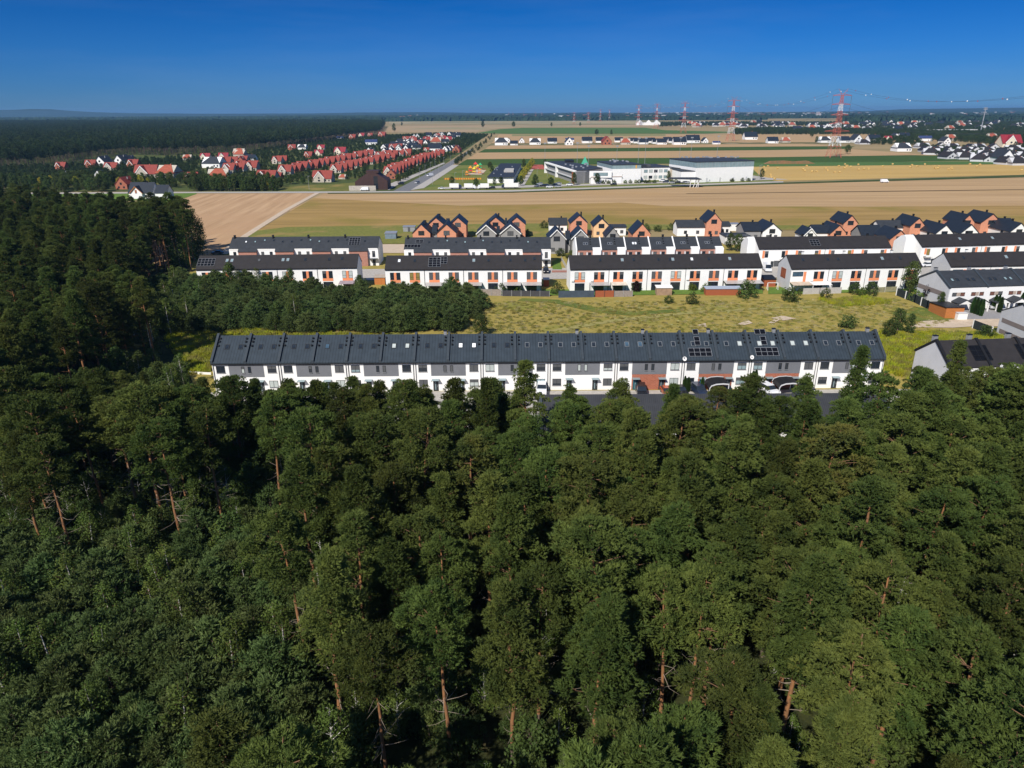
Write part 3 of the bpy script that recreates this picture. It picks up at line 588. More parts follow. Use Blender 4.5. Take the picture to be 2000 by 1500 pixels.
for i in (7, 11, 13, 15, 17, 19): chimney(TA, i*U+(-.75 if i < 19 else U-1.6), D_/2+.1, RG+.2, .65, .55, .6, STEEL)
for u in range(20):
    lit = {7: SKYW, 5: PALE, 12: GLASSB, 16: PALE, 17: PALE}.get(u)
    for q, fx in enumerate((.36, .76)):
        m = lit or GLASS
        if u == 15 and q == 1: m = PALE
        if u == 3 and q == 0: m = GLASSB
        skylight(TA, u*U+U*fx, 2.75, D_, EV, RG, m, .85, 1.15, mat('dull_steel', (.16, .17, .18), rough=.5) if u > 8 else FRAME)
for u in (14, 16):
    x0 = u*U+1.15
    solar(TA, x0, .35, 4.3, 1.9, D_, EV, RG); solar(TA, x0+1.45 if u == 14 else x0+1.5, 2.45, 1.05, 2.0, D_, EV, RG)
    if u == 14: solar(TA, x0+1.45, 4.55, 1.05, 1.2, D_, EV, RG)
    else: solar(TA, x0+.7, 4.5, 2.1, 1.2, D_, EV, RG)
dish(TA, 14*U+.1, -.3, EV+.3, .42); dish(TA, 16*U+.1, -.25, EV+.5, .4)
door_w = MB().box(-.5, .5, -.05, 0, 0, 2.1); DM = {k: MB().box(-.5, .5, -.05, 0, 0.02, 2.15).mesh('door', m) for k, m in (('d', DOOR), ('t', TEAL))}
dgl = MB().box(-.12, .02, -.06, -.04, .3, 1.9).mesh('door_pane', GLASST); dhn = MB().box(.32, .38, -.11, -.05, .9, 1.2).mesh('handle', STEEL)
cano = MB().box(-.7, .7, -.95, 0, 2.42, 2.50).mesh('door_canopy', GLASST)
for k in range(10):
    c = (2*k+1)*U; gw = U*.515; lastc = k == 9
    MB().box(c-gw, c+gw, -.06, -.003, G0, EV-.02).build('grey_panel', GREY, TA)
    if k in (6, 7, 8): MB().box(c-gw+.05, c+gw-.05, -.045, -.003, 0, G0-.01).build('brick_panel', BRICKR, TA)
    for sd in (-1, 1):
        m = rr.choice([GLASS, BLIND, PALE, GLASS]); window(TA, c+sd*.62, 3.95, .58, 1.3, m, y=-.062, half=rr.choice([0, 0, .4]))
        for z in (4.0, 1.0):
            m = rr.choice([GLASS, BLIND, GLASS, PALE, GLASST]); window(TA, c+sd*U*.76, z, 1.65, 1.35, m, nd=2, half=rr.choice([0, 0, .45, .7]) if m != BLIND else 0)
        dr = link('door', DM['t' if k in (6, 7) and sd < 0 else 'd'], TA, (c+sd*U*.39, -.045 if k in (6, 7, 8) else 0, 0)); link('door_pane', dgl, dr); link('handle', dhn, dr)
        link('door_canopy', cano, TA, (c+sd*U*.39, -.05, 0))
        pipe(TA, c+sd*(U-.22), EV-.2)
        lam = MB().bar((0, -.05, 0), (0, -.2, .0), .08, sides=6).build('wall_lamp', TRIM, TA, (c+sd*U*.53, 0, 2.1)) if k % 2 else None
# ------------------------------------------------------------------ the parallel terrace nearer the camera, mostly behind the pines
TB, L = row('terraced_house_row', 'dark-roofed terrace half hidden by pines, across the street in front of the long white one', 'terraced houses', (1054, 826), (1620, 823), 6.0)
TB.location = (4.2, 94., 0); L = 52.; UB = L/8
MB().prism(gable_prof(D_, EV, RG), 0, L).build('wall', WHITE, TB); MB().prism(roof_prof(D_, EV, RG), -.12, L+.12).build('roof', seam_roof('charcoal_seam_roof', (.040, .042, .047), pitch=.3), TB)
for i in range(0, 9, 2): link('parapet', pm, TB, (min(max(i*UB, .1), L-.1), 0, 0))
for u in range(8): skylight(TB, u*UB+2.2, 2.6, D_, EV, RG, GLASS, .8, 1.1); window(TB, u*UB+1.6, 3.6, 1.5, 1.5, BLIND, nd=2); window(TB, u*UB+4.4, 3.6, 1.5, 1.5, PALE, nd=2); window(TB, u*UB+3, .2, 2.6, 2.2, GLASS, nd=2, sill=False); pipe(TB, u*UB+.2, EV-.2)
# ------------------------------------------------------------------ white terraces with orange panels
def orange_row(label, pl, pr, n, seed, first=None, gable_win=False, pvs=(), sky_=None, roofm=BROWNROOF, zt=6.6, rg=9.7, d=9., group='white terraces with orange window panels', style=0, gm=WHITE, dy=0., chim=()):
    o, L = row('terraced_house_row', label, 'terraced houses', pl, pr, zt, group, dy); U = L/n; r = panes(seed)
    MB().prism(gable_prof(d, zt, rg), 0, L).build('wall', gm, o)
    if gm != WHITE: MB().box(.02, L-.02, -.03, -.002, 0, zt-.06).build('front_render', WHITE, o)
    MB().prism(roof_prof(d, zt, rg, ov=.12), -.1, L+.1).build('roof', roofm, o); MB().box(-.05, L+.05, -.26, -.14, zt-.16, zt-.04).build('gutter', BLACKM, o)
    pan = MB().box(-.35, .35, -.05, -.002, 3.55, 5.75); pan.box(-1.55, 1.55, -.049, -.002, 2.75, 3.53); pm_ = pan.mesh('orange_panel', ORANGE)
    pan2 = MB().box(-.38, .38, -.05, -.002, 3.2, 5.7).mesh('orange_panel', ORANGE); dy_ = -.03 if gm != WHITE else 0
    for u in range(n):
        c = (u+.5)*U
        if style == 0:
            if u == first: window(o, c-.7, 4.4, 3.1, 1.35, GLASSB, y=dy_, nd=2, sill=False); link('orange_panel', MB().box(1.0, 1.8, -.05, -.002, 2.8, 5.75).mesh('orange_panel', ORANGE), o, (c, dy_, 0))
            else:
                link('orange_panel', pm_, o, (c, dy_, 0)); m = r.choice([GLASS, BLIND, BLIND, GLASS, PALE, AMBER if r.random() < .3 else BLIND])
                for sd in (-1, 1): window(o, c+sd*.95, 3.55, 1.12, 2.2, m, y=dy_, rail=.75 if m != BLIND else 0, half=r.choice([0, 0, .35]) if m == GLASS else 0, sill=False)
                window(o, c, .15, 2.9, 2.35, GLASS, y=dy_, nd=3, sill=False)
        else:
            for sd, on in ((-1, 0), (1, 1)):
                x = c+sd*U*.27; window(o, x+(.2 if on == 0 else -.2), 3.4, 1.15, 2.15, r.choice([GLASS, BLIND, AMBER, BLIND]), y=dy_, sill=False, half=r.choice([0, .4])); link('orange_panel', pan2, o, (x+(-.85 if on == 0 else .85), dy_, 0))
                if r.random() < .7: MB().box(-1.3, 1.3, -1.1, -.003, 2.75, 2.85).build('porch_roof', POLY, o, (x, dy_, 0))
            link('door', DM['d'], o, (c-.6, dy_, 0)); window(o, c+1, .3, 2., 2., BLIND, y=dy_, sill=False)
        if u % 2 == 0 and u: pipe(o, u*U, zt-.2, y=-.12+dy_)
        if r.random() < .2: MB().box(-.4, .4, -.35, 0, 0, .55).build('air_conditioner', TRIM, o, (c-U*.36, dy_-.003, 3.1))
    for x, m, *k in (sky_ or []): skylight(o, x*L, (k[0] if k else 2.7), d, zt, rg, m, .8, 1.2, STEEL if m in (GLASST, SKYW) else FRAME)
    for x, y, w_, l_ in pvs: solar(o, x*L, y, w_, l_, d, zt, rg)
    for x, m in chim: chimney(o, x*L, d/2+.6, rg-.3, 1.2, .6, .5, m)
    if gable_win:
        q = window(o, 0, 3.2, 2.4, 2.4, GLASS, y=5., rz=-math.pi/2, nd=2, sill=False); q.location.x = -.002
        MB().box(-1.7, 1.7, -.04, -.002, 3.0, 5.9).build('orange_panel', REDWOOD, o, (0, 5., 0), -math.pi/2)
    return o, L
G_, T_, K_ = GLASS, GLASST, SKYW
D1, L1 = orange_row('white terrace with orange panels, leftmost of its line, its left end behind young trees', (383, 527), (697, 523), 8, 1, sky_=[(.07, T_), (.18, T_), (.21, T_), (.38, BLIND), (.53, T_), (.56, T_), (.67, G_), (.82, G_), (.90, G_, 2.9)], pvs=[(.0, .9, 5., 3.)])
D2, L2 = orange_row('white terrace with orange panels and an upright block of solar panels near its left end', (752, 527), (1058, 525.6), 8, 2, sky_=[(.085, K_), (.185, G_), (.565, T_), (.66, G_), (.80, G_), (.895, G_), (.955, G_, 3.2)], pvs=[(.275, .6, 3.6, 3.7), (.35, 1.6, 2., 2.7)])
D3, L3 = orange_row('longest white terrace with orange panels, its roof free of solar panels', (1114, 526.5), (1489, 522), 10, 3, sky_=[(.16, G_), (.275, T_), (.335, G_), (.465, G_), (.525, G_), (.54, T_), (.64, K_), (.73, G_), (.84, T_)])
D4, L4 = orange_row('white terrace with orange panels, grey left gable holding a big wood-lined window', (1546, 525.5), (1801, 521), 7, 4, first=0, gable_win=True, gm=LGREY, sky_=[(.11, G_), (.30, G_), (.38, G_), (.72, T_), (.86, G_)], chim=[(.13, TRIM), (.45, TRIM), (.82, TRIM)])
D5, L5 = orange_row('white orange-panelled terrace cut off by the right picture edge, behind the duplex row', (1857.5, 521), (2090, 517), 6, 5, first=0, gm=LGREY, style=0, sky_=[(.14, G_), (.5, T_)], chim=[(.2, TRIM)])
E4, L4b = orange_row('white terrace of eight houses with side orange panels and four black chimneys', (1482.5, 486.5), (1740.5, 483.5), 4, 6, style=1, gm=WHITE, pvs=[(.40, .8, 3.2, 3.)], chim=[(.125, BLACKM), (.37, BLACKM), (.62, BLACKM), (.87, BLACKM)], zt=6.3, rg=9.3, d=10)
E5, L5b = orange_row('white terrace with side orange panels at the right picture edge, tall white left gable', (1800.5, 482), (2090, 474), 5, 7, style=1, chim=[(.1, BLACKM), (.36, BLACKM), (.6, BLACKM)], zt=6.3, rg=9.3, d=10, sky_=[(.28, T_), (.5, T_)])
for o, wd in ((E4, 2.4), (E5, 3.2)): MB().prism([(4.4, 0), (4.4, 8.9), (5.6, 9.5), (7.5, 8.9), (10.6, 6.6), (10.6, 0)], -wd, -.003).build('stair_block', WHITE, o)
# ------------------------------------------------------------------ brick and white terraces behind them
def step_row(label, pl, pr, seq, zt, rg, d, seed, pvs=(), dark_end=True):
    o, L = row('terraced_house_row', label, 'terraced houses', pl, pr, zt, 'brick and white terraces with broken eaves'); r = panes(seed)
    MB().prism(gable_prof(d, zt, rg), 0, L).build('wall', WHITE, o); MB().prism(roof_prof(d, zt, rg, ov=.0), -.06, L+.06).build('roof', SLATE, o)
    sl_ = (rg-zt)/(d/2); pr_ = 1.0
    tot = sum(q for _, q in seq); x = 0
    for kind, q in seq:
        wd = L*q/tot
        if kind == 'b':
            zb = zt-sl_*pr_; MB().prism([(-pr_, 0), (-pr_, zb-.02), (-.003, zt-.02), (-.003, 0)], x+.05, x+wd-.05).build('brick_bay', BRICKP, o)
            MB().prism([(-pr_-.2, zb-.2*sl_+.03), (-.01, zt+.03), (-.01, zt+.25), (-pr_-.2, zb-.2*sl_+.25)], x-.05, x+wd+.05).build('bay_roof', SLATE, o)
            window(o, x+wd*.3, .6, .5, 2.2, GLASS, y=-pr_, sill=False)
        else:
            MB().box(x+.15, x+wd-.15, -.07, -.003, zt-.22, zt+.16).build('white_coping', TRIM, o)
            nw = 2 if q > 25 else 1
            for j in range(nw):
                xx = x+wd*((.28, .74)[j] if nw == 2 else .55); window(o, xx, 3.0, 1.0, 2.1, r.choice([GLASS, BLIND, BLIND]), half=r.choice([0, .4]), sill=False); link('door', DM['d'], o, (xx, 0, 0))
            MB().box(x+.3, x+wd-.3, -1.5, -.08, 2.45, 2.6).build('porch_roof', DARKMETAL, o)
        for j in (.3, .8):
            if kind == 'b' or q > 25: skylight(o, x+wd*j, 2.9+(.6 if kind == 'w' else 0), d, zt, rg, r.choice([G_, G_, G_, K_ if r.random() < .4 else T_]), .7, .9)
        x += wd
    for t in (.01, .27, .51, .76): chimney(o, t*L+.4, d/2-.3, rg-.1, .9, .45, 1., BLACKM)
    for x, y, w_, l_ in pvs: solar(o, x*L, y, w_, l_, d, zt, rg)
    return o, L
E1, _ = step_row('brick and white terrace with solar block near its right end, leftmost back row', (447, 487.5), (738, 485.5), [('w', 19), ('b', 36), ('w', 36), ('b', 36), ('w', 36), ('b', 36), ('w', 36), ('b', 36), ('w', 20)], 5.9, 9.1, 10, 1, pvs=[(.80, 1.2, 3.8, 3.6)])
E2, _ = step_row('brick and white terrace with solar panels at its left end, centre of the back line', (789, 488.3), (1076, 487.5), [('w', 20), ('b', 36), ('w', 36), ('b', 36), ('w', 36), ('b', 36), ('w', 36), ('b', 36), ('w', 20)], 5.9, 9.1, 10, 2, pvs=[(.0, .7, 5.6, 1.4), (.075, 2.6, 2.6, 1.5)])
E3, L = row('terraced_house_row', 'terrace of six stepped houses with white fire walls, brick fronts and paired skylights', 'terraced houses', (1125, 488.5), (1412, 485.5), 6.)
U = L/6
for u in range(6):
    MB().prism(gable_prof(10, 6.0, 9.1), u*U+.4, (u+1)*U).build('wall', BRICKP, E3)
    MB().prism(roof_prof(10, 6.0, 9.1, ov=.15), u*U+.4, (u+1)*U+.0).build('roof', SLATE, E3)
    MB().prism([(-.4, 0), (-.4, 6.2), (4.8, 9.6), (10.2, 6.2), (10.2, 0)], u*U, u*U+.38).build('fire_wall', WHITE, E3)
    MB().prism([(-1.2, 0), (-1.2, 6.35), (.6, 6.75), (.6, 0)], (u+1)*U-2.7, (u+1)*U-.05).build('white_bay', WHITE, E3)
    for k, m in ((3.0, K_ if u == 2 else G_), (3.85, K_ if u == 2 else G_)): skylight(E3, u*U+k, 2.3, 10, 6., 9.1, m, .7, 1.2, STEEL)
    for yy in (2., 3., 4.): h = link('roof_step', hook, E3, (u*U+5.1, yy, 6+.62*yy+.25)); h.scale = (1.6, 1, 1)
    chimney(E3, u*U+5.4, 5.2, 9.1, .9, .55, .9, BLACKM)
    for k in (1.9, 4.7): window(E3, u*U+k, 3.2, 1.1, 2., r_ if (r_ := rnd.choice([GLASS, BLIND])) else GLASS, sill=False); MB().box(k-1.15, k-.65, -.06, -.003, 3.1, 5.2).build('shutter', LGREY, E3, (u*U, 0, 0))
    link('door', DM['d'], E3, (u*U+2.2, 0, 0))
# ------------------------------------------------------------------ duplex rows on the right
def duplex(label, pl, pr, zt, rg, d, wm, stripe, name='duplex_house_row', porches=True, off=0.):
    o, L = row(name, label, 'duplex houses', pl, pr, zt); n = 3; U = L/n
    MB().prism(gable_prof(d, zt, rg), 0, L).build('wall', wm, o); MB().box(.25, L, -.04, -.002, 0, zt-.05).build('front_render', WHITE, o)
    MB().prism(roof_prof(d, zt, rg, ov=.1), -.05, L+.1).build('roof', SLATE if stripe else BROWNROOF, o)
    if stripe: MB().box(-.04, -.002, 1.2, d-.1, 3.3, 4.5).build('taupe_stripe', TAUPE, o)
    for u in range(n+1):
        MB().prism([(-.2, zt-.1), (d/2, rg+.1), (d+.2, zt-.1), (d+.2, zt+.35), (d/2, rg+.55), (-.2, zt+.35)], -.25, .25).build('parapet', DARKMETAL if stripe else BLACKM, o, (u*U+.05, 0, 0))
        chimney(o, u*U-.5 if u else .5, d/2+1.2, rg, .8, .8, .6, STEEL)
    for u in range(n):
        for k in (.1, .32, .60, .82):
            if stripe: window(o, u*U+U*k+.6, 3.7, 1.2, 1.0, rnd.choice([mat('brown_blind', (.16, .07, .05)), BLIND]), y=-.045, sill=False)
        for k in (.22, .68): MB().box(-.75, .75, -.052, -.043, 3.7, 4.7).build('beige_panel', MGREY if not stripe else mat('beige_panel', (.42, .34, .28)), o, (u*U+U*k+.6, 0, 0))
        for k in (.16, .30, .58, .72) if stripe else (): skylight(o, u*U+U*k+.5, 2.6, d, zt, rg, rnd.choice([G_, T_]), .8, 1.2)
        if porches:
            for k in (.27, .72):
                q = MB().prism([(-2., 2.3), (0, 3.35), (2., 2.3), (2., 2.5), (0, 3.55), (-2., 2.5)], -3.2, -.05, axis='y').build('porch', SLATE, o, (u*U+U*k+.3, 0, 0))
                b = MB()
                for sx in (-1.7, 1.7): b.box(sx-.14, sx+.14, -3.05, -2.75, 0, 2.45)
                b.poly([(-1.8, -3.1, 2.3), (1.8, -3.1, 2.3), (0, -3.1, 3.25)]); b.build('porch_post', TRIM, q); link('door', DM['d'], o, (u*U+U*k-.4, -.045, 0))
    return o, L
DF, _ = duplex('grey and white duplex row with taupe stripe and gabled porches, above the orange garden shed', (1855, 562.5), (2075, 556), 6.0, 9.0, 12.5, LGREY, True)
DG, LG = duplex('black-roofed white house row with pale blank gable, behind pines in the lower right', (1855, 720), (2090, 712), 6.2, 9.7, 10, LGREY, False, porches=False)
solar(DG, 5.4, 1., 3.4, 3.4, 10, 6.2, 9.7, frame=False); solar(DG, 14.5, 1., 3.4, 3.4, 10, 6.2, 9.7, frame=False)
for k in range(7): window(DG, 1.8+k*2.9, 3.6, .9, 1.2, PALE if k % 2 else BLIND, y=-.045)
dish(DG, 9.6, -.5, 6.4, .55); dish(DG, 11.8, -.5, 6.4, .55)
x, y = P(1966, 668, 0); DH = thing('duplex_house', 'pale grey gable wall with two taupe stripes at the right picture edge', 'duplex house', x+1.0, y-7, 0, .03)
MB().prism(gable_prof(12, 6.0, 9.0), 0, 14).build('wall', LGREY, DH); MB().prism(roof_prof(12, 6., 9.), -.1, 14.1).build('roof', SLATE, DH)
for z in (1.0, 3.6): MB().box(-.04, -.002, .8, 11.2, z, z+1.0).build('taupe_stripe', TAUPE, DH)
window(DH, 3, 3.6, 1.2, 1.2, BLIND); window(DH, 7, 3.6, 1.2, 1.2, GLASS)
# ------------------------------------------------------------------ detached gable houses
def gable_house(label, px, pybase, wpx, depth, eave, ridge, wm, rm, axis='y', name='detached_house', cat='house', yaw=0, trim=None, group=None, wins=2, wing=None, chim=True, front='win', pybias=0, simple=False):
    """px: pixel of the middle of the front at ground level; wpx: its width in pixels; axis y = gable towards the camera"""
    x, y = P(px, pybase); sc = (fw.y*y+(CH)*math.sin(PITCH))/F; w_ = wpx*sc; o = thing(name, label, cat, x, y, 0, yaw, group)
    if axis == 'y':
        prof = [(-w_/2, 0), (w_/2, 0), (w_/2, eave), (0, ridge), (-w_/2, eave)]; MB().prism(prof, 0, depth, axis='y').build('wall', wm, o)
        s_ = (ridge-eave)/(w_/2); e = eave-.35*s_+.03; rp_ = [(-w_/2-.35, e), (0, ridge+.03), (w_/2+.35, e), (w_/2+.35, e+.25), (0, ridge+.28), (-w_/2-.35, e+.25)]
        ro = MB().prism(rp_, -.3, depth+.3, axis='y').build('roof', rm, o)
        if trim: MB().prism([(-w_/2-.4, e-.12), (0, ridge-.1), (w_/2+.4, e-.12), (w_/2+.4, e+.3), (0, ridge+.35), (-w_/2-.4, e+.3)], -.5, -.303, axis='y').build('gable_trim', trim, o)
    else:
        MB().prism(gable_prof(depth, eave, ridge), -w_/2, w_/2).build('wall', wm, o); ro = MB().prism(roof_prof(depth, eave, ridge, ov=.4), -w_/2-.35, w_/2+.35).build('roof', rm, o)
    if not simple:
        hh = eave*.5 if eave > 4.5 else 1.2
        for j in range(wins): window(o, (j-(wins-1)/2)*w_/max(wins, 1)*.85, .9, min(1.3, w_/wins*.5), 1.4, rnd.choice([GLASS, BLIND]), sill=False)
        if axis == 'y' and ridge > 5.5: window(o, 0, eave-.9, min(2.4, w_*.42), 1.8, GLASS, nd=2, sill=False)
        elif eave > 4.8:
            for j in range(wins): window(o, (j-(wins-1)/2)*w_/wins*.85, 3.4, 1.1, 1.3, GLASS, sill=False)
        if chim: chimney(o, (w_*.18 if axis == 'y' else w_*.2), depth*.5, ridge-.5, 1.3, .6, .6, BLACKM if rm in (NAVY, SLATE) else MGREY)
    return o, w_
HG = 'new detached houses at the edge of the stubble field'
def H(label, *a, **k): k.setdefault('group', HG); return gable_house(label, *a, **k)
def twin(label, p1, p2, yb, w1, w2, e, r, wm, mid=MGREY, trim=None, depth=11, rm=NAVY):
    """two gabled halves joined by a lower range"""
    o, wa = H(label, p1, yb, w1, depth, e, r, wm, rm, trim=trim, name='semi_detached_house'); x1, _ = P(p1, yb); x2, _ = P(p2, yb); sc = (fw.y*P(p1, yb)[1]+CH*math.sin(PITCH))/F; dx = x2-x1; wb = w2*sc
    MB().prism([(dx-wb/2, 0), (dx+wb/2, 0), (dx+wb/2, e), (dx, r), (dx-wb/2, e)], 0, depth, axis='y').build('wall', wm, o)
    s_ = (r-e)/(wb/2); ee = e-.35*s_+.03; MB().prism([(dx-wb/2-.35, ee), (dx, r+.03), (dx+wb/2+.35, ee), (dx+wb/2+.35, ee+.25), (dx, r+.28), (dx-wb/2-.35, ee+.25)], -.3, depth+.3, axis='y').build('roof', rm, o)
    if trim: MB().prism([(dx-wb/2-.4, ee-.12), (dx, r-.1), (dx+wb/2+.4, ee-.12), (dx+wb/2+.4, ee+.3), (dx, r+.35), (dx-wb/2-.4, ee+.3)], -.5, -.303, axis='y').build('gable_trim', trim, o)
    a0, a1 = wa/2+.36, dx-wb/2-.36; MB().prism(gable_prof(7, e-.6, r-1.3, 2.2), a0, a1).build('middle_wall', mid, o); MB().prism(roof_prof(7, e-.6, r-1.3, y0=2.2), a0, a1).build('middle_roof', rm, o)
    window(o, (a0+a1)/2, 3.2, .9, 1.6, GLASS, y=2.2, sill=False); window(o, dx, e-.9, 2.4, 1.8, BLIND, nd=2, sill=False); window(o, dx-.6, .9, 1.2, 1.4, GLASS); window(o, dx+wb*.28, 1.2, .8, 1.2, BLIND)
    return o
twin('orange brick semi-detached house with twin dark gables, at the left end of the detached houses', 852.5, 895, 467, 33, 32, 5.8, 8.8, BRICKO)
twin('unfinished brick twin-gable house with pale lintels, in front of the leftmost brick pair', 824, 873, 478, 34, 37, 4.6, 8.0, BRICKO)
twin('orange brick twin-gable house standing above the white-trimmed gables, left of centre', 968, 1009, 466, 34, 34, 5.8, 8.8, BRICKO)
twin('dark twin-gable house with white gable trim, just behind the centre terrace roof', 950, 997, 479, 36, 38, 4.6, 7.8, MGREY, trim=TRIM)
twin('grey twin-gable house with broad white gable frames and a lawn at its foot', 1087, 1133, 496, 33, 33, 5.6, 8.8, MGREY, trim=TRIM)
H('brick house with a glazed dark-roofed gable, behind the white-framed twin gables', 1130, 462, 33, 10, 5.6, 8.8, BRICKO, NAVY)
H('low white house wing with a slate roof beside the glazed brick gable', 1090, 455, 34, 8, 3.6, 5.8, WHITE, SLATE, axis='x')
H('cream gable house with a navy roof and a flat-roofed white wing', 1174, 463, 30, 11, 4.6, 7.6, PEACH, NAVY)
H('flat-topped white garage wing to the right of the cream gable', 1208, 460, 28, 8, 3.4, 3.9, WHITE, SLATE, axis='x', chim=False)
H('small dark-roofed gable peeping over the stepped terrace, left of centre right', 1196, 478, 26, 9, 3.4, 6.6, MGREY, NAVY, chim=False)
H('lone brick gable house with a navy roof behind the stepped terrace', 1252, 476, 34, 11, 4.0, 7.8, BRICKO, NAVY)
H('tall brick gable house with a white long wing on its left', 1392, 462, 29, 11, 6.2, 9.6, BRICKO, NAVY)
H('long white wing with grey doors and slate roof, joined to the tall brick gable', 1350, 461, 56, 8, 3.8, 6.0, WHITE, SLATE, axis='x')
H('low white annex to the right of the tall brick gable', 1415, 458, 20, 8, 3.6, 4.8, WHITE, SLATE, axis='x', chim=False)
H('grey house with a hipped navy roof beside a white gable, right of the container', 1468, 470, 32, 11, 4.0, 6.6, MGREY, NAVY, axis='x')
H('white gable house with navy roof next to the sand heap', 1506, 470, 36, 13, 3.8, 6.8, WHITE, NAVY)
H('small white-trimmed dark gable peeping over the terrace of eight houses', 1580, 478, 24, 9, 3.6, 6.2, WHITE, NAVY, trim=TRIM, chim=False)
H('brick gable house with navy roof, right-hand one of the two behind the four black chimneys', 1657, 463, 27, 13, 5.8, 8.8, BRICKO, NAVY)
H('low brick gable house with a big navy roof, in front of the taller brick gable', 1634, 476, 30, 12, 4.2, 7.2, BRICKO, NAVY)
H('white wing with slate roof left of the low navy-roofed brick house', 1604, 474, 32, 8, 4, 6.4, WHITE, NAVY, axis='x')
H('brick gable house with a wide dark shutter, between the two white back terraces', 1751, 494, 35, 12, 5.2, 8.2, BRICKO, NAVY)
H('dark-roofed low house behind the wide-shuttered brick gable', 1700, 480, 40, 9, 4.2, 7.2, MGREY, NAVY, axis='x')
H('white wing with slate roof in front of the field, left of a brick gable', 1738, 464, 44, 8, 4.2, 6.4, WHITE, SLATE, axis='x')
H('brick gable house at the field edge with small balcony window', 1787, 468, 28, 13, 5.6, 8.6, BRICKO, NAVY)
H('white gable house with navy roof, left one of the white pair on the right', 1840, 477, 34, 14, 4.2, 7.4, WHITE, NAVY)
H('white gable house with navy roof and solar panels, right one of the white pair', 1889, 476, 34, 14, 4.2, 7.4, WHITE, NAVY)
H('brick gable house, left one of the brick pair nearest the field on the right', 1884, 462, 26, 13, 5.8, 8.8, BRICKO, NAVY)
H('brick gable house, right one of the brick pair nearest the field on the right', 1929, 463, 38, 13, 6.0, 9.4, BRICKO, NAVY)
H('dark-roofed white gable house close to the right picture edge, behind the tall terrace', 1985, 474, 34, 14, 4.4, 7.6, WHITE, NAVY)
H('dark-roofed house at the right picture edge behind the white gables', 1962, 466, 34, 10, 4.4, 7.4, MGREY, NAVY, axis='x')
x, y = P(1441, 478); o = thing('unfinished_house', 'low white flat-topped house under construction with scaffold rails', 'house', x, y)
b = MB().box(-5, 5, 0, 9, 0, 3.0); b.build('wall', WHITE, o); MB().box(-5.2, 5.2, -.2, 9.2, 3.003, 3.3).build('roof_slab', SLATE, o)
b = MB(); [b.bar((i, -1.1, 0), (i, -1.1, 4.2), .05) for i in (-5, -2.5, 0, 2.5, 5)]; [b.bar((-5, -1.1, z), (5, -1.1, z), .05) for z in (2., 4.)]; b.build('scaffold', STEEL, o); window(o, 2, 1, 1.4, 1.2, BLIND)
# sheds, containers, garden structures behind the back terraces
def shed(name, label, px, py, w_, d, h1, h2, wm, rm, cat='shed', yaw=0, group=None):
    x, y = P(px, py); o = thing(name, label, cat, x, y, 0, yaw, group); MB().prism([(0, 0), (0, h1), (d, h2), (d, 0)], -w_/2, w_/2).build('wall', wm, o)
    t = (h2-h1)/d; MB().prism([(-.2, h1-.2*t+.01), (d+.2, h2+.2*t+.01), (d+.2, h2+.2*t+.14), (-.2, h1-.2*t+.14)], -w_/2-.2, w_/2+.2).build('roof', rm, o)
    MB().box(-.5, .5, -.05, -.002, .02, min(1.95, h1-.15)).build('door', wm if wm != STEEL else BLIND, o); return o
shed('metal_shed', 'blue-grey metal garage in the rough grass behind the gap between terraces', 763, 467, 4.6, 4, 2.3, 2.6, mat('blue_grey_metal', (.16, .21, .26), rough=.5), STEEL)
shed('metal_shed', 'pale metal shed beside the leftmost brick twin gables', 799, 453, 5.2, 3, 2.2, 2.3, STEEL, STEEL)
shed('shipping_container', 'white site container at the field edge right of the tall brick gable', 1433, 451, 4.4, 3, 3.0, 3.05, TRIM, STEEL, cat='container')
shed('garden_shed', 'big orange wooden shed with a black mono-pitch roof, beside the sandy track', 1862, 622.5, 4.6, 7.5, 2.9, 2.4, OWOOD, BLACKM)
shed('garden_shed', 'small wooden shed with pale flat roof on the meadow edge before the longest terrace', 1297, 577, 4.4, 2.2, 2.2, 2.4, mat('weathered_wood', (.30, .20, .13), var=.2), TRIM)
shed('garden_shed', 'red-brown shed with flat grey roof by the right end of the solar-panelled terrace', 1067, 560, 1.6, 2.2, 2.1, 2.2, REDWOOD, POLY)
shed('garden_shed', 'orange-brown shed in the gap between the two left white terraces', 742, 556, 3.2, 3, 2.2, 2.4, OWOOD, mat('sand_roof', (.38, .32, .26)))
shed('carport', 'brown wooden carport right of the longest terrace', 1503, 560, 3.4, 4, 2.2, 2.6, REDWOOD, BLACKM, cat='carport')
shed('garden_shed', 'low red-brown shed with grey lean-to roof before the right end of the longest terrace', 1412, 577, 10., 2.2, 1.9, 2.1, REDWOOD, CANV)
def pergola(label, par, L, n, u, w_, m, postm=FRAME, h=2.5, dep=3.):
    """free-standing terrace roof before unit u of a row"""
    q = (u+.5)*L/n; a = par.rotation_euler.z; x = par.location.x+math.cos(a)*q; y = par.location.y+math.sin(a)*q; o = thing('pergola', label, 'pergola', x, y-.15, 0, a, 'terrace roofs behind the white houses')
    b = MB(); [b.box(sx*w_/2-.05, sx*w_/2+.05, -dep, -dep+.1, 0, h-.05) for sx in (-1, 1)]; [b.box(sx*w_/2-.05, sx*w_/2+.05, -.12, -.02, 0, h+.2) for sx in (-1, 1)]; b.build('post', postm, o)
    MB().prism([(-dep-.1, h-.03), (-.02, h+.28), (-.02, h+.34), (-dep-.1, h+.03)], -w_/2-.08, w_/2+.08).build('glass_roof', m, o)
    b = MB(); [b.prism([(-dep-.1, h-.1), (-.02, h+.21), (-.02, h+.27), (-dep-.1, h-.04)], -w_/2+i*w_/6-.03, -w_/2+i*w_/6+.03) for i in range(7)]; b.build('rafter', postm, o)
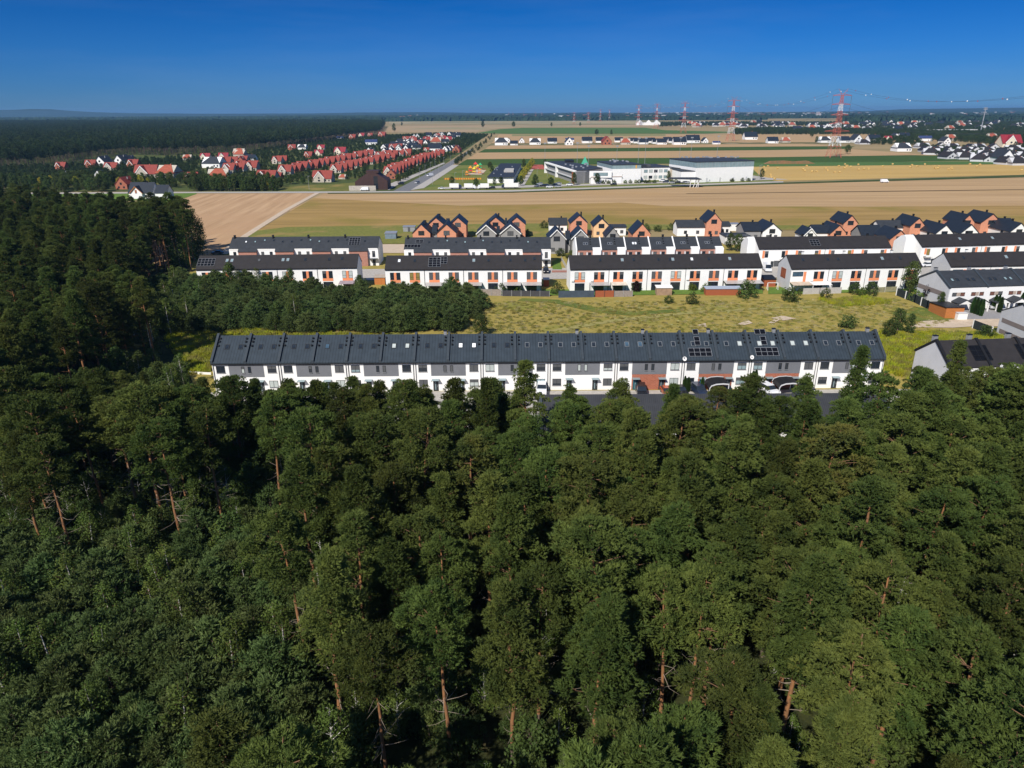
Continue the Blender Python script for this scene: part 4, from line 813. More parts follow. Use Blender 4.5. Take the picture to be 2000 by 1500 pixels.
for a in ((D1, L1, 8, 5, 3.8, POLY, 'dark flat terrace roof before the leftmost white terrace'), (D1, L1, 8, 7, 4.4, mat('tinted_sheet', (.30, .24, .26)), 'mauve terrace roof at the right end of the leftmost white terrace'),
          (D2, L2, 8, 2, 4.9, POLY, 'glazed terrace roof under the solar panels of the second white terrace'), (D2, L2, 8, 3, 2.8, POLY, 'narrow pale terrace roof right of the solar panels'), (D2, L2, 8, 4, 4.9, POLY, 'wide pale terrace roof mid second white terrace, left of the lilac parasol'),
          (D2, L2, 8, 6, 4.8, POLY, 'glazed terrace roof right of the lilac parasol'), (D2, L2, 8, 7, 5.4, POLY, 'glazed terrace roof with full frame at the right end of the second white terrace'),
          (D3, L3, 10, 1, 5.4, POLY, 'pale terrace roof on brown walls beside the grey gazebo'), (D3, L3, 10, 2, 4.4, mat('cream_sheet', (.62, .55, .45)), 'cream terrace roof of the third house in the longest terrace'), (D3, L3, 10, 8, 5.4, POLY, 'glazed terrace roof near the right end of the longest terrace, left one'), (D3, L3, 10, 9, 5.2, POLY, 'glazed terrace roof at the right corner of the longest terrace'),
          (D4, L4, 7, 0, 5.8, mat('beige_sheet', (.50, .40, .30)), 'beige terrace roof on white posts before the wood-lined gable house'), (D4, L4, 7, 1, 5.6, TRIM, 'white sloping terrace roof next to the beige one')):
    pergola(a[6], a[0], a[1], a[2], a[3], a[4], a[5], TRIM if a[0] is D4 else FRAME)
def gazebo(label, px, py, s, m, parasol=False):
    x, y = P(px, py); o = thing('parasol' if parasol else 'gazebo', label, 'parasol' if parasol else 'gazebo', x, y); b = MB(); n = 8 if parasol else 4; h0, h1 = (2.2, 2.75) if parasol else (2.2, 3.0)
    ring = [(math.cos(6.283*(i+.5)/n)*s, math.sin(6.283*(i+.5)/n)*s, h0) for i in range(n)]
    for i in range(n): b.poly([ring[i], ring[(i+1) % n], (0, 0, h1)]); b.poly([(0, 0, h1-.06), (ring[(i+1) % n][0], ring[(i+1) % n][1], h0-.05), (ring[i][0], ring[i][1], h0-.05)]); b.poly([ring[i], ring[(i+1) % n], (ring[(i+1) % n][0], ring[(i+1) % n][1], h0-.22), (ring[i][0], ring[i][1], h0-.22)])
    b.build('canopy', m, o); b = MB()
    if parasol: b.bar((0, 0, 0), (0, 0, h0+.4), .04)
    else: [b.bar((q[0]*.95, q[1]*.95, 0), (q[0]*.95, q[1]*.95, h0-.1), .04) for q in ring]
    b.build('post', FRAME, o); b = MB().box(-.7, .7, -.5, .5, .68, .74); [b.box(sx*.6-.04, sx*.6+.04, sy*.4-.04, sy*.4+.04, 0, .68) for sx in (-1, 1) for sy in (-1, 1)]
    t = b.build('garden_table', TRIM if parasol else FRAME, None, (x+.1, y+.0, 0)); tag(t, 'garden table under the '+('lilac parasol' if parasol else label.split(' in ')[0].split(' at ')[0]), 'table')
gazebo('lilac parasol on the terrace of the white row with solar panels', 960, 566, 1.7, LILAC, True)
gazebo('grey square gazebo at the left end of the longest white terrace', 1138, 566, 2.3, CANV)
# fences
def fence(label, pts, h, m, panel='panel', post=2.5, pm_=STEEL, pw=.06, gap=False, group='garden fences along the meadow', pxs=True, solid=1.):
    w_ = W(pts) if pxs else pts; o = thing('fence', label, 'fence', w_[0][0], w_[0][1], 0, 0, group); ox, oy = w_[0]; b = MB(); q = MB()
    for (x0, y0), (x1, y1) in zip(w_, w_[1:]):
        d = Vector((x1-x0, y1-y0)); L = d.length; d /= L; nrm = Vector((-d.y, d.x))*.03; A = Vector((x0-ox, y0-oy)); B_ = Vector((x1-ox, y1-oy))
        b.prism([tuple(A+nrm), tuple(B_+nrm), tuple(B_-nrm), tuple(A-nrm)], h*(1-solid)+.02, h, axis='z'); k = max(1, int(L/post))
        for i in range(k+1): c = A+d*(L*i/k); q.box(c.x-pw, c.x+pw, c.y-pw-.03, c.y+pw, 0, h+.08)
    b.build(panel, m, o); q.build('post', pm_, o)
FB = mat('blue_grey_fence', (.055, .075, .10), rough=.6); FG = mat('anthracite_fence', (.055, .055, .06), rough=.6); FW = mat('weathered_fence', (.26, .22, .19), var=.2, scale=3)
fence('weathered pale wooden fence left of the anthracite one, under the parasol terrace', [(940, 577), (979, 578)], 1.9, FW)
fence('anthracite panel fence below the right end of the solar-panelled terrace', [(981, 578.5), (1073, 579.5)], 1.7, FG, pm_=STEEL)
fence('blue-grey panel fence before the gazebo', [(1091, 581.5), (1160, 580.5)], 2.0, FB, pm_=FB)
fence('red-brown wooden fence right of the blue-grey one', [(1162, 580.5), (1199, 580)], 1.9, REDWOOD, pm_=FRAME)
fence('grey wooden fence before the cream terrace roof', [(1200, 580), (1235, 579.5)], 1.8, FW)
fence('grey concrete fence before the beige terrace roof', [(1568, 575), (1600, 574), (1642, 573)], 1.8, CONC, pm_=CONC)
fence('concrete fence along the meadow before the wood-lined gable terrace, right part', [(1705, 572), (1750, 570)], 1.6, mat('olive_fence', (.24, .23, .14)), pm_=CONC)
fence('dark mesh fence on white posts climbing beside the meadow to the shed', [(1750, 577), (1786, 591), (1810, 603), (1850, 622)], 2.2, mat('dark_mesh', (.02, .028, .03)), pm_=TRIM, pw=.12, post=3.2, group=None)
fence('dark fence on white posts by the lower end of the sandy track', [(1899, 641), (1935, 655)], 2.1, mat('dark_mesh', (.02, .028, .03)), pm_=TRIM, pw=.1, post=3., group=None)
fence('pale garden wall running back from the lawn beside the longest terrace', [(1107, 527), (1096, 508)], 1.3, CONC, pm_=CONC, group=None)
fence('low white wall along the lawn at the left end of the long front terrace', [(372, 730), (412, 732)], .5, TRIM, pm_=TRIM, group=None)
for px, py, lab in ((1876, 624, 'white bin enclosure beside the orange shed'), (1968, 617, 'long white bin enclosure on the grey driveway')):
    x, y = P(px, py); o = thing('bin_enclosure', lab, 'bin store', x, y); MB().box(-1.2, 1.2 if px < 1900 else 3, -.6, .6, 0, 1.7).build('wall', TRIM, o); MB().box(-1.3, 1.3 if px < 1900 else 3.1, -.7, .7, 1.703, 1.82).build('roof', LGREY, o)
x, y = P(1508, 566); o = thing('goal_frame', 'white swing frame on the green lawn right of the longest terrace', 'swing frame', x, y); b = MB(); [b.bar((sx, sy, 0), (sx, 0, 2.1), .08) for sx in (-1.5, 1.5) for sy in (-.7, .7)]; b.bar((-1.5, 0, 2.1), (1.5, 0, 2.1), .08); b.build('frame', TRIM, o)

# arched carports in the street
for k, (u, lab) in enumerate(((14.95, 'left'), (16.98, 'right'))):
    p = TA.matrix_basis @ Vector((u*(TA_L/20), -1.2, 0)); o = thing('arched_canopy', f'dark curved canopy on white frames at the brick entrances, {lab} one', 'canopy', p.x, p.y, 0, TA.rotation_euler.z)
    pr_ = [(-2., 2.0), (-1.7, 2.5), (-.9, 2.8), (.4, 2.9), (1.5, 2.8), (1.5, 2.9), (.4, 3.0), (-.9, 2.9), (-1.78, 2.58), (-2.1, 2.0)]
    MB().prism(pr_, -3.6, -.1, axis='y').build('canopy_roof', BLACKM, o); b = MB(); [b.prism([(x-.02, z-.05) if i < 5 else (x+.02, z+.06) for i, (x, z) in enumerate(pr_)], y0, y0+.14, axis='y') for y0 in (-3.75, .0)]; [b.box(x-.07, x+.07, y-.07, y+.07, 0, 2.1 if x < 0 else 2.8) for x in (-2., 1.45) for y in (-3.65, -.15)]; b.build('frame', LGREY, o)
b = None
# ------------------------------------------------------------------ foreground and left pine wood
def px_at(x, y, z=0): return proj(x, y, z)
FGP = [(-24, 22), (-60, 22), (-100, 90), (-62, 104), (-4, 104), (3, 91), (58, 91), (62, 106), (78, 112), (135, 116), (120, 60), (40, 20)]
LWP = [(-100, 90), (-62, 104), (-64, 126), (-92, 168), (-120, 235), (-124, 268), (-150, 300), (-232, 335), (-430, 430), (-700, 420), (-120, 72)]
YZ = [(-20, 26), (-17, 40), (-17, 52), (-22, 62), (-28, 73), (-80, 73), (-60, 24)]
special = [  # foot pixel, variant, height scale, label
    ((604, 1318), 3, 1.02, 'pine with a long bare orange trunk and dead side branches, alone among young pines'),
    ((95, 1112), 4, .98, 'leftmost tall pine with a thin bright orange trunk above the young pines'),
    ((155, 1118), 6, 1.0, 'tall pine with a grey-brown bare trunk, right beside the leftmost orange one'),
    ((208, 1010), 3, 1.0, 'pine with a short stretch of bare orange trunk, behind the two leftmost tall trunks'),
    ((356, 1092), 6, 1.03, 'tall pine with a long straight bare trunk, left of centre above the young pines'),
    ((432, 1050), 6, 1.0, 'pine with a straight orange trunk, just right of the long straight one'),
    ((552, 1015), 3, 1.0, 'pine with a slanting orange trunk at the edge of the dense foreground wood'),
    ((812, 985), 3, 1.0, 'pine with a short upright orange trunk under dark crowns, left of centre'),
    ((1004, 1490), 2, 1.0, 'pine with a dense tapering crown over a straight orange trunk, bottom centre'),
    ((1045, 1425), 6, .95, 'thin-trunked pine just right of the dense tapering one'),
    ((760, 1540), 6, .9, 'half-bare pine with dead side twigs at the bottom edge'),
    ((880, 1480), 3, .95, 'pine with a crooked orange trunk at the bottom edge'),
    ((1288, 1430), 3, .95, 'pine with a pale patchy trunk beside the sunny clearing'),
    ((1338, 1440), 6, .95, 'pine with a straight trunk lit by the sunny clearing, bottom right of centre'),
    ((1378, 1415), 6, .98, 'pine with a tall bare trunk at the right side of the sunny clearing')]
placed = []
for (px, py), v, sc, lab in special:
    x, y = P(px, py); placed.append((x, y, 9)); plant('scots_pine', PINES[v], lab, 'pine tree', x, y, sc, rz=rnd.uniform(0, 6.28))
edge = [((1030, 700), 88, 20, 0), ((1680, 676), 91, 20.5, 1), ((1310, 752), 86, 14, 1), ((944, 738), 86, 13, 1), ((1884, 668), 93, 20.5, 1), ((1830, 742), 88, 17, 0), ((1952, 722), 88, 19, 0), ((612, 742), 88, 13, 1), ((500, 752), 90, 12, 0), ((885, 735), 88, 14, 0)]
EL = ['tall ragged-topped pine before a grey panel at the centre of the long terrace', 'tall conical pine rising over the right end of the long white terrace', 'small pointed pine whose tip shows before the brick wall panels', 'slim pointed pine with thin trunk, before the white wall left of central doors',
      'tall dark pine reaching the roof ridge left of the blank pale gable', 'pine in front of the blank pale gable at the lower right', 'pine overlapping the black roof near the right picture edge', 'bushy pine tip before the third grey wall panel from the left', 'bushy tree top hiding the ground floor at the left end of the long terrace', 'pine tip overlapping the white wall left of centre of the long terrace']
for (q, D, Hh, v), lab in zip(edge, EL):
    d = fw + RT*((q[0]-1000)/F) - UP*((q[1]-750)/F); t = D/d.y; x = d.x*t; z = CH+d.z*t
    k = SPRUCY[v] if v else PINES[2]; base = 15. if v else 18.; placed.append((x, D, 6)); plant('scots_pine', k, lab, 'pine tree', x, D, min(1.0, z/base*1.0+.12), z/base)
cand = [(x, y) for x, y in scatter(FGP, 5.25, jit=.42, seed=3) if y < 74]+[(x, y) for x, y in scatter(FGP, 4.6, jit=.4, seed=21) if y >= 74]+[(x, y) for x, y in scatter(LWP, 5.4, seed=4)]
pines = []
for x, y in cand:
    if inpoly([x], [y], YZ)[0]: continue
    if math.hypot(x, y) < 22: continue
    if any((x-a)**2+(y-b_)**2 < r*r*.26 or (abs(x*b_/y-a) < 2.4 and 0 < b_-y < r*1.5) for a, b_, r in placed): continue
    pxx, pyy = proj(x, y, 12)
    if pxx < -120 or pxx > 2120 or proj(x, y, 18)[1] > 1560: continue
    if abs(x-P(1320, 1420)[0]) < 3.6 and 36 < y < 46: continue      # the sunny clearing
    lim = 30.
    if -60 < x < 60 and y > 62 and y < 120: lim = 50-.386*y+rnd.uniform(-1.8, 1.0)+(2.5 if x > 38 else 0)
    if 42 <= x < 62 and y > 62: lim = 50-.375*y+rnd.uniform(-.5, 2.)
    elif 8 < x < 42 and y > 60: lim = 50-.396*y+rnd.uniform(-2.2, 1.)+(1.6 if rnd.random() < .2 else 0)
    elif x >= 60 and y > 62: lim = 50-.37*y+rnd.uniform(-1, 1.5)
    elif -75 < x <= -57 and y > 80: lim = 50-.38*y+rnd.uniform(0, 2)
    Hh = min(lim, 18*rnd.uniform(.78, 1.17))
    if Hh < 6: continue
    pines.append((y, x, Hh))
pines.sort()
def zone(x, y):
    px = proj(x, y, 13)[0]
    if y > 108 or x < -75: return 'in the left wood, crown merging with the trees around it', 'pines of the wood on the left'
    a = 'nearest the camera' if y < 48 else 'in the middle of the foreground wood' if y < 70 else 'at the back of the foreground wood'
    c = 'left third' if px < 667 else 'middle third' if px < 1333 else 'right third'
    return f'{a}, {c} of the photo', f'foreground pines {a}, {c}'
NI = 274-len(special)-len(edge)
fgr = [(y, x) for y, x, h in pines[:NI] if y <= 108 and x >= -75]; RK = {}
for r_ in range(0, len(fgr), 14):
    for j, (y, x) in enumerate(sorted(fgr[r_:r_+14], key=lambda q: proj(q[1], q[0], 13)[0])): RK[(y, x)] = (r_//14, j)
for i, (y, x, Hh) in enumerate(pines[:NI]):
    if Hh < 15: v = rnd.choice(SPRUCY+[PINES[4], PINES[1]]); base = 15 if v in SPRUCY else 18
    elif (x < -75 and rnd.random() < .35) or (x < -18 and 64 < y < 104 and rnd.random() < .6): v = PINES[rnd.choice([3, 6])]; base = 18
    else: v = rnd.choice(PINES[:6]); base = 18
    lab = 'green pine '
    if rnd.random() < .025 and Hh > 14: v = PINES[7]; lab = 'yellow-tinged pine '; base = 18
    za, g = zone(x, y); s = Hh/base
    if (y, x) in RK: q = RK[(y, x)]; lab = ('yellow-tinged pine' if 'yellow' in lab else 'slim pointed pine' if v in SPRUCY else 'broad-crowned pine' if v in (PINES[2], PINES[5]) else 'round-topped pine')+', '; za = f'{nth(q[1])} from the left in the {nth(q[0])} rank of the foreground wood'
    plant('scots_pine', v, lab+za, 'pine tree', x, y, rnd.uniform(.96, 1.24)*max(s, .82), s, group=('yellow-tinged ' if 'yellow' in lab else '')+g)
rest = pines[NI:]
stuff('pine_wood', 'pine', [(x, y) for y, x, h in rest], [h/18 for y, x, h in rest], 'dense dark pine wood running back on the left', 'wood')
ug = [(x, y) for x, y in scatter([(-125, 66), (-118, 120), (-96, 150), (-62, 128), (-60, 103), (-14, 103), (-14, 66)], 3.1, seed=14)]+[(x, y) for x, y in scatter(FGP, 3.0, jit=.45, seed=15) if not inpoly([x], [y], YZ)[0] and not (abs(x-P(1320, 1420)[0]) < 4 and 35 < y < 46)]
ug = [(x, y) for x, y in ug if not any(abs(x*b_/y-a) < 1.0 and -.5 < b_-y < 5 for a, b_, r in placed[:15])]
stuff('undergrowth', 'undergrowth', ug, np.random.default_rng(9).uniform(.34, .85, len(ug)), 'green undergrowth of saplings on the forest floor', 'undergrowth')
# young pines: foreground left, and the dense block behind the long terrace
YB = W([(330, 655), (480, 650), (700, 655), (890, 648), (912, 625), (945, 622), (950, 600), (925, 590), (700, 588), (560, 580), (430, 562), (300, 560), (255, 590), (290, 640)])
yp = [(y, x, rnd.uniform(.65, 1.35)) for x, y in scatter(YZ, 2.35, seed=5) if y > 27]+[(y, x, rnd.uniform(.7, 1.3)) for x, y in scatter(YB, 2.9, seed=6)]
yp = [q for q in yp if -60 < proj(q[1], q[0], 5)[0] < 2060 and not any((q[1]-a)**2+(q[0]-b_)**2 < 2 for a, b_, r in placed)]
yp = [q for q in yp if not any(abs(q[1]*b_/q[0]-a) < 1.3 and -.5 < b_-q[0] < 4.5 for a, b_, r in placed[:15])]
yp.sort(); nb = 0; birch = []; yfg = [(y, x) for y, x, s in yp if y < 80]; YK = {}
for r_ in range(0, len(yfg), 12):
    for j, (y, x) in enumerate(sorted(yfg[r_:r_+12], key=lambda q: proj(q[1], q[0], 5)[0])): YK[(y, x)] = (r_//12, j)
ybk = [(y, x) for y, x, s in yp[:330] if y >= 80]; BK = {}
for r_ in range(0, len(ybk), 30):
    for j, (y, x) in enumerate(sorted(ybk[r_:r_+30], key=lambda q: proj(q[1], q[0], 5)[0])): BK[(y, x)] = (r_//30, j)
for y, x, s in yp[:330]:
    fgz = y < 80
    if rnd.random() < (.14 if fgz else 0): birch.append((x, y, fgz)); continue
    if nb >= 290: rest.append((y, x, s)); continue
    nb += 1
    g = 'young blue-green pines in the lower left foreground' if fgz else 'young pines of the dense block behind the long terrace'
    if not fgz and rnd.random() < .16: plant('sapling', rnd.choice(BROADS+BIRCH), f'light green sapling in the block behind the long terrace, {nth(BK[(y, x)][1])} from left, {nth(BK[(y, x)][0])} rank', 'sapling', x, y, s*rnd.uniform(.5, .72), group='saplings in the young pine block'); continue
    plant('young_pine', rnd.choice(YOUNGS), f'young blue-green pine at lower left, {nth(YK[(y, x)][1])} from the left in the {nth(YK[(y, x)][0])} rank' if fgz else f'young pine behind the long terrace, {nth(BK[(y, x)][1])} from the left in the {nth(BK[(y, x)][0])} rank'.replace('in the dense block behind the long terrace', 'of the block behind the long terrace'), 'young pine', x, y, s*rnd.uniform(.9, 1.1), s, group=g)
stuff('young_pine_block', 'young_pine', [(x, y) for y, x, s in yp[330:]], [s for y, x, s in yp[330:]], 'dense block of young pines between the two groups of terraces', 'young pines')
for i, (x, y, f) in enumerate(birch): plant('birch', rnd.choice(BIRCH), f'loose light green birch among the lower left young pines, {nth(i)} nearest the camera', 'birch', x, y, rnd.uniform(.7, .95), group='birches among the foreground young pines')
BQ = [(262, 655), (300, 668), (335, 655), (240, 620), (285, 610), (330, 615), (372, 640), (395, 600), (280, 575), (345, 575), (410, 565), (225, 590), (470, 575), (505, 570), (580, 640), (250, 690), (300, 700), (345, 610), (310, 640), (455, 560)]
for i, (px, py, s) in enumerate([(262, 655, 1.15), (300, 668, 1.2), (335, 655, 1.1), (240, 620, 1.1), (285, 610, 1.1), (330, 615, 1.1), (372, 640, 1.0), (395, 600, .95), (280, 575, 1.), (345, 575, 1.), (410, 565, .9), (225, 590, 1.1), (470, 575, .85), (505, 570, .85), (580, 640, 1.0), (250, 690, 1.2), (300, 700, 1.1), (345, 610, 1.05), (310, 640, 1.1), (455, 560, 1.0)]):
    x, y = P(px, py); plant('birch', BIRCH[i % 2], f'light green birch beside the young pine block, {nth(sorted(BQ).index((px, py)))} from the left', 'birch', x, y, s, group='birches beside the young pine block')
for px, py, s, lab in ((455, 574, 1.05, 'green tree tip before the roof skylights of the leftmost white terrace'), (572, 578, .9, 'bushy broadleaf tree hiding the middle of the leftmost white terrace'), (425, 577, .85, 'dark bushy tree over the left end of the leftmost white terrace'), (525, 579, .75, 'small orange-tinged tree before the leftmost white terrace'), (795, 590, .55, 'small tree at the left end of the terrace with solar panels'), (545, 580, .7, 'narrow tree before a window of the leftmost terrace'), (705, 585, .8, 'tree at the right end of the leftmost white terrace')):
    x, y = P(px, py); plant('broadleaf_tree', BROADS[int(px) % 3], lab, 'tree', x, y, s)
# the lit edge pines and the weeping birch by the left stubble field
k = 0
EDG = sorted(range(26), key=lambda i: i*37 % 190)
for i in range(26):
    px = 195+ (i*37 % 190); py = 492+(i*13 % 46); x, y = P(px, py); plant('scots_pine', PINES[(3, 6)[i % 2]], f'bare-trunked tall pine at the wood edge by the left stubble field, {nth(EDG.index(i))} from the left', 'pine tree', x, y, rnd.uniform(1.0, 1.2), rnd.uniform(1.12, 1.32), group='bare-trunked pines at the wood edge')
for px, py, s in ((381, 506, 1.1), (352, 520, 1.1)):
    x, y = P(px, py); plant('weeping_birch', WEEP, 'big weeping birch with hanging branches overlapping the stubble field, '+('right one' if px > 360 else 'left one'), 'birch', x, y, .8*s, s)
# shrubs and garden plants
for px, py, s, kd, lab in [(1458, 582, 2.0, 0, 'large round dark bush before the right end of the longest terrace'), (1545, 588, 1.7, 0, 'loose green shrub on the meadow below the swing frame'), (1612, 584, 1.2, 0, 'round dark shrub on the meadow below the white terrace roof'), (1352, 594, 1.3, 0, 'round shrub on the meadow right of the weathered wooden shed'), (1776, 572, 2.6, 1, 'tall dark broadleaf tree at the right end of the wood-lined gable terrace'),
                           (1700, 577, 1.5, 0, 'wide green shrub before the third orange panel on the right'), (1668, 574, 1.3, 0, 'spreading shrub behind the concrete fence'), (1752, 650, 1.7, 1, 'bushy green tree right of the long front terrace'), (1775, 655, 1.5, 1, 'darker bushy tree just left of the sandy track'), (1735, 660, 1.4, 1, 'shrub at the right end wall of the long front terrace'), (1925, 660, 1.3, 0, 'round shrub by the lower dark fence'),
                           (940, 655, 1.6, 1, 'small round tree alone on the meadow behind the long terrace'), (1655, 640, 1.4, 0, 'low bush at the roof line of the long terrace, right part'), (1088, 574, 1.4, 0, 'light green shrub between the anthracite and blue-grey fences'), (1380, 566, 1.0, 0, 'small tree in a garden of the longest terrace'), (1240, 568, 1.2, 0, 'shrub in the garden behind the grey wooden fence'), (1305, 592, .9, 0, 'low shrub on the meadow before the weathered shed'),
                           (980, 572, 1.1, 0, 'bush between the lilac parasol and the glazed terrace roof'), (1095, 500, 1.2, 0, 'bush beside the grey twin-gable house'), (1115, 505, 1.3, 0, 'darker bush beside the grey twin-gable house'), (1425, 490, 1.9, 1, 'green tree beside the unfinished white house, left one'), (1440, 492, 1.9, 1, 'green tree beside the unfinished white house, right one'), (1030, 462, 1.2, 0, 'hedge bush behind the brick twin gables'),
                           (1075, 446, 1.3, 0, 'dark garden bush left of the low white wing'), (1062, 446, 1.3, 0, 'dark garden bush further left of the low white wing'), (1262, 452, 1.3, 0, 'green bush in the rough plot right of the lone brick gable'), (1285, 452, 1.2, 0, 'second green bush in the rough plot'), (1310, 450, 1.2, 0, 'third green bush in the rough plot'), (1835, 606, 1.4, 1, 'dark shrub against the striped grey gable')]:
    x, y = P(px, py); pair = BUSH[int(px) % 2] if kd == 0 else BROADS[int(px) % 3]; plant('shrub' if kd == 0 else 'broadleaf_tree', pair, lab, 'shrub' if kd == 0 else 'tree', x, y, s if kd == 0 else s*.4)
for px, py, s, lab in ((1352, 568, .9, 'round lime green bush in the longest terrace gardens, left one'), (1375, 570, .9, 'round lime green bush in the longest terrace gardens, right one'), (1682, 578, 1.0, 'bright yellow-green bush on the meadow edge'), (1788, 588, 1.3, 'yellow-green bush inside the dark mesh fence'), (1010, 571, .9, 'pale green bush before the glazed terrace roof')):
    x, y = P(px, py); plant('shrub', BUSHY, lab, 'shrub', x, y, s)
x, y = P(1815, 590); plant('purple_tree', PURPT, 'dark purple-leaved tree left of the striped grey gable', 'tree', x, y, 1.0)
x, y = P(1242, 570); plant('purple_tree', PURPT, 'small dark purple tree before a window of the longest terrace', 'tree', x, y, .55)
tl = [(1336, 766), (1343, 766), (1370, 768), (1467, 768), (1472, 769), (1885, 596), (1892, 597), (1898, 612), (1904, 614), (1910, 616), (1915, 618), (1940, 606), (1946, 608), (1951, 611), (1985, 600), (1992, 602)]
for i, (px, py) in enumerate(tl):
    x, y = P(px, py); f = py > 700; plant('thuja', THUJAS[i % 2], ('slim thuja column by the cars, %s from the left' if f else 'thuja column between the porches of the grey duplex row, %s from the left') % nth(i if f else i-5), 'thuja', x, y, (.72 if px < 1400 else 1.05) if f else 1.0, group='thujas by the parked cars' if f else 'thujas before the duplex row')
# weeds of the meadow and the goldenrod patches
MW = W([(905, 655), (950, 590), (1500, 586), (1750, 584), (1850, 628), (1800, 650), (1720, 660)]); p_ = scatter(MW, 1.15, jit=1, seed=7)
stuff('meadow_weeds', 'weed_green', p_, np.random.default_rng(1).uniform(.35, 1.0, len(p_)), 'rough green and straw-coloured weeds of the meadow', 'weeds')
for pl in (W([(325, 660), (360, 640), (560, 642), (560, 662), (415, 690), (412, 725), (380, 735)]), W([(1700, 700), (1725, 650), (1830, 650), (1990, 655), (2050, 700), (1860, 760), (1740, 730)]), W([(1600, 585), (1700, 582), (1745, 592), (1640, 600)]), W([(560, 656), (700, 654), (760, 654), (760, 662), (560, 664)])):
    p_ = scatter(pl, .75, jit=1, seed=8); stuff('goldenrod', 'weed_gold', p_, np.random.default_rng(2).uniform(.7, 1.5, len(p_)), 'dense yellow-green goldenrod patch', 'goldenrod')
# ------------------------------------------------------------------ vehicles
CARM = {}
def car_meshes(kind, pname, c):
    k = (kind, pname)
    if k in CARM: return CARM[k]
    m = paint(pname, c)
    if kind == 'car': L, w_, zb, zt = 4.4, .88, .78, 1.46; lo = [(-2.2, .3), (-2.2, .72), (-1.9, .9), (-.95, .93), (1.3, .95), (2.1, .92), (2.2, .7), (2.2, .3)]; cab = [(-1.05, .9), (-.35, 1.42), (.9, 1.46), (1.95, .93)]
    elif kind == 'suv': L, w_ = 4.6, .93; lo = [(-2.3, .35), (-2.3, .85), (-2.0, 1.02), (-1.1, 1.07), (2.2, 1.08), (2.3, .8), (2.3, .35)]; cab = [(-1.15, 1.05), (-.5, 1.66), (1.9, 1.68), (2.2, 1.06)]
    else: L, w_ = 5.6, .98; lo = [(-2.8, .35), (-2.8, .95), (-2.2, 1.15), (2.8, 1.2), (2.8, .35)]; cab = [(-2.25, 1.1), (-1.5, 2.25), (2.7, 2.35), (2.79, 1.15)]
    b = MB().prism(lo, -w_, w_, axis='y'); top = .82*w_; n = len(cab)
    pil = [(x, z) for x, z in cab]; b.poly([(pil[1][0], -top, pil[1][1]), (pil[2][0], -top, pil[2][1]), (pil[2][0], top, pil[2][1]), (pil[1][0], top, pil[1][1])])
    b.box(pil[1][0], pil[2][0], -top, top, pil[1][1]-.06, pil[1][1]+.02); body = b.mesh('body', m)
    g = MB(); bot = [(x, s_*w_*.95, z) for s_ in (-1, 1) for x, z in (cab[0], cab[3])]; tp = [(x, s_*top, z-.02) for s_ in (-1, 1) for x, z in (cab[1], cab[2])]
    gl = GLASS if kind != 'van' else m
    g.poly([bot[0], bot[1], tp[1], tp[0]]); g.poly([bot[2], tp[2], tp[3], bot[3]]); g.poly([bot[0], tp[0], tp[2], bot[2]], 1); g.poly([bot[1], bot[3], tp[3], tp[1]]); cabin = g.mesh('cabin', [gl, GLASS])
    wh = MB(); wh.bar((0, -.1, 0), (0, .1, 0), .33, sides=12); wm = wh.mesh('wheel', TYRE); hm = MB().bar((0, -.11, 0), (0, .11, 0), .2, sides=8).mesh('rim', RIM)
    li = MB().box(-.04, .02, -.22, .22, -.08, .08).mesh('headlight', TRIM); tl_ = MB().box(-.02, .04, -.2, .2, -.08, .08).mesh('tail_light', CRIMROOF)
    CARM[k] = (body, cabin, wm, hm, li, tl_, L, w_); return CARM[k]
def car(label, px, py, kind, pname, c, rz, group=None, name=None, z=.12):
    bd, cb_, wm, hm, li, tl_, L, w_ = car_meshes(kind, pname, c); x, y = P(px, py); o = thing(name or {'car': 'parked_car', 'suv': 'parked_car', 'van': 'van'}[kind], label, 'van' if kind == 'van' else 'car', x, y, z, rz, group)
    link('body', bd, o); link('cabin', cb_, o)
    for sx in (-.31*L, .31*L):
        for sy in (-w_+.08, w_-.08): q = link('wheel', wm, o, (sx, sy, .33)); link('rim', hm, q)
    for sy in (-.6, .6): link('headlight', li, o, (-L/2, sy, .66)); link('tail_light', tl_, o, (L/2, sy, .75))
    return o
BK, WT, RD, SV, DB, GY = (.012, .012, .014), (.75, .76, .78), (.45, .09, .03), (.35, .36, .38), (.02, .03, .06), (.10, .105, .11)
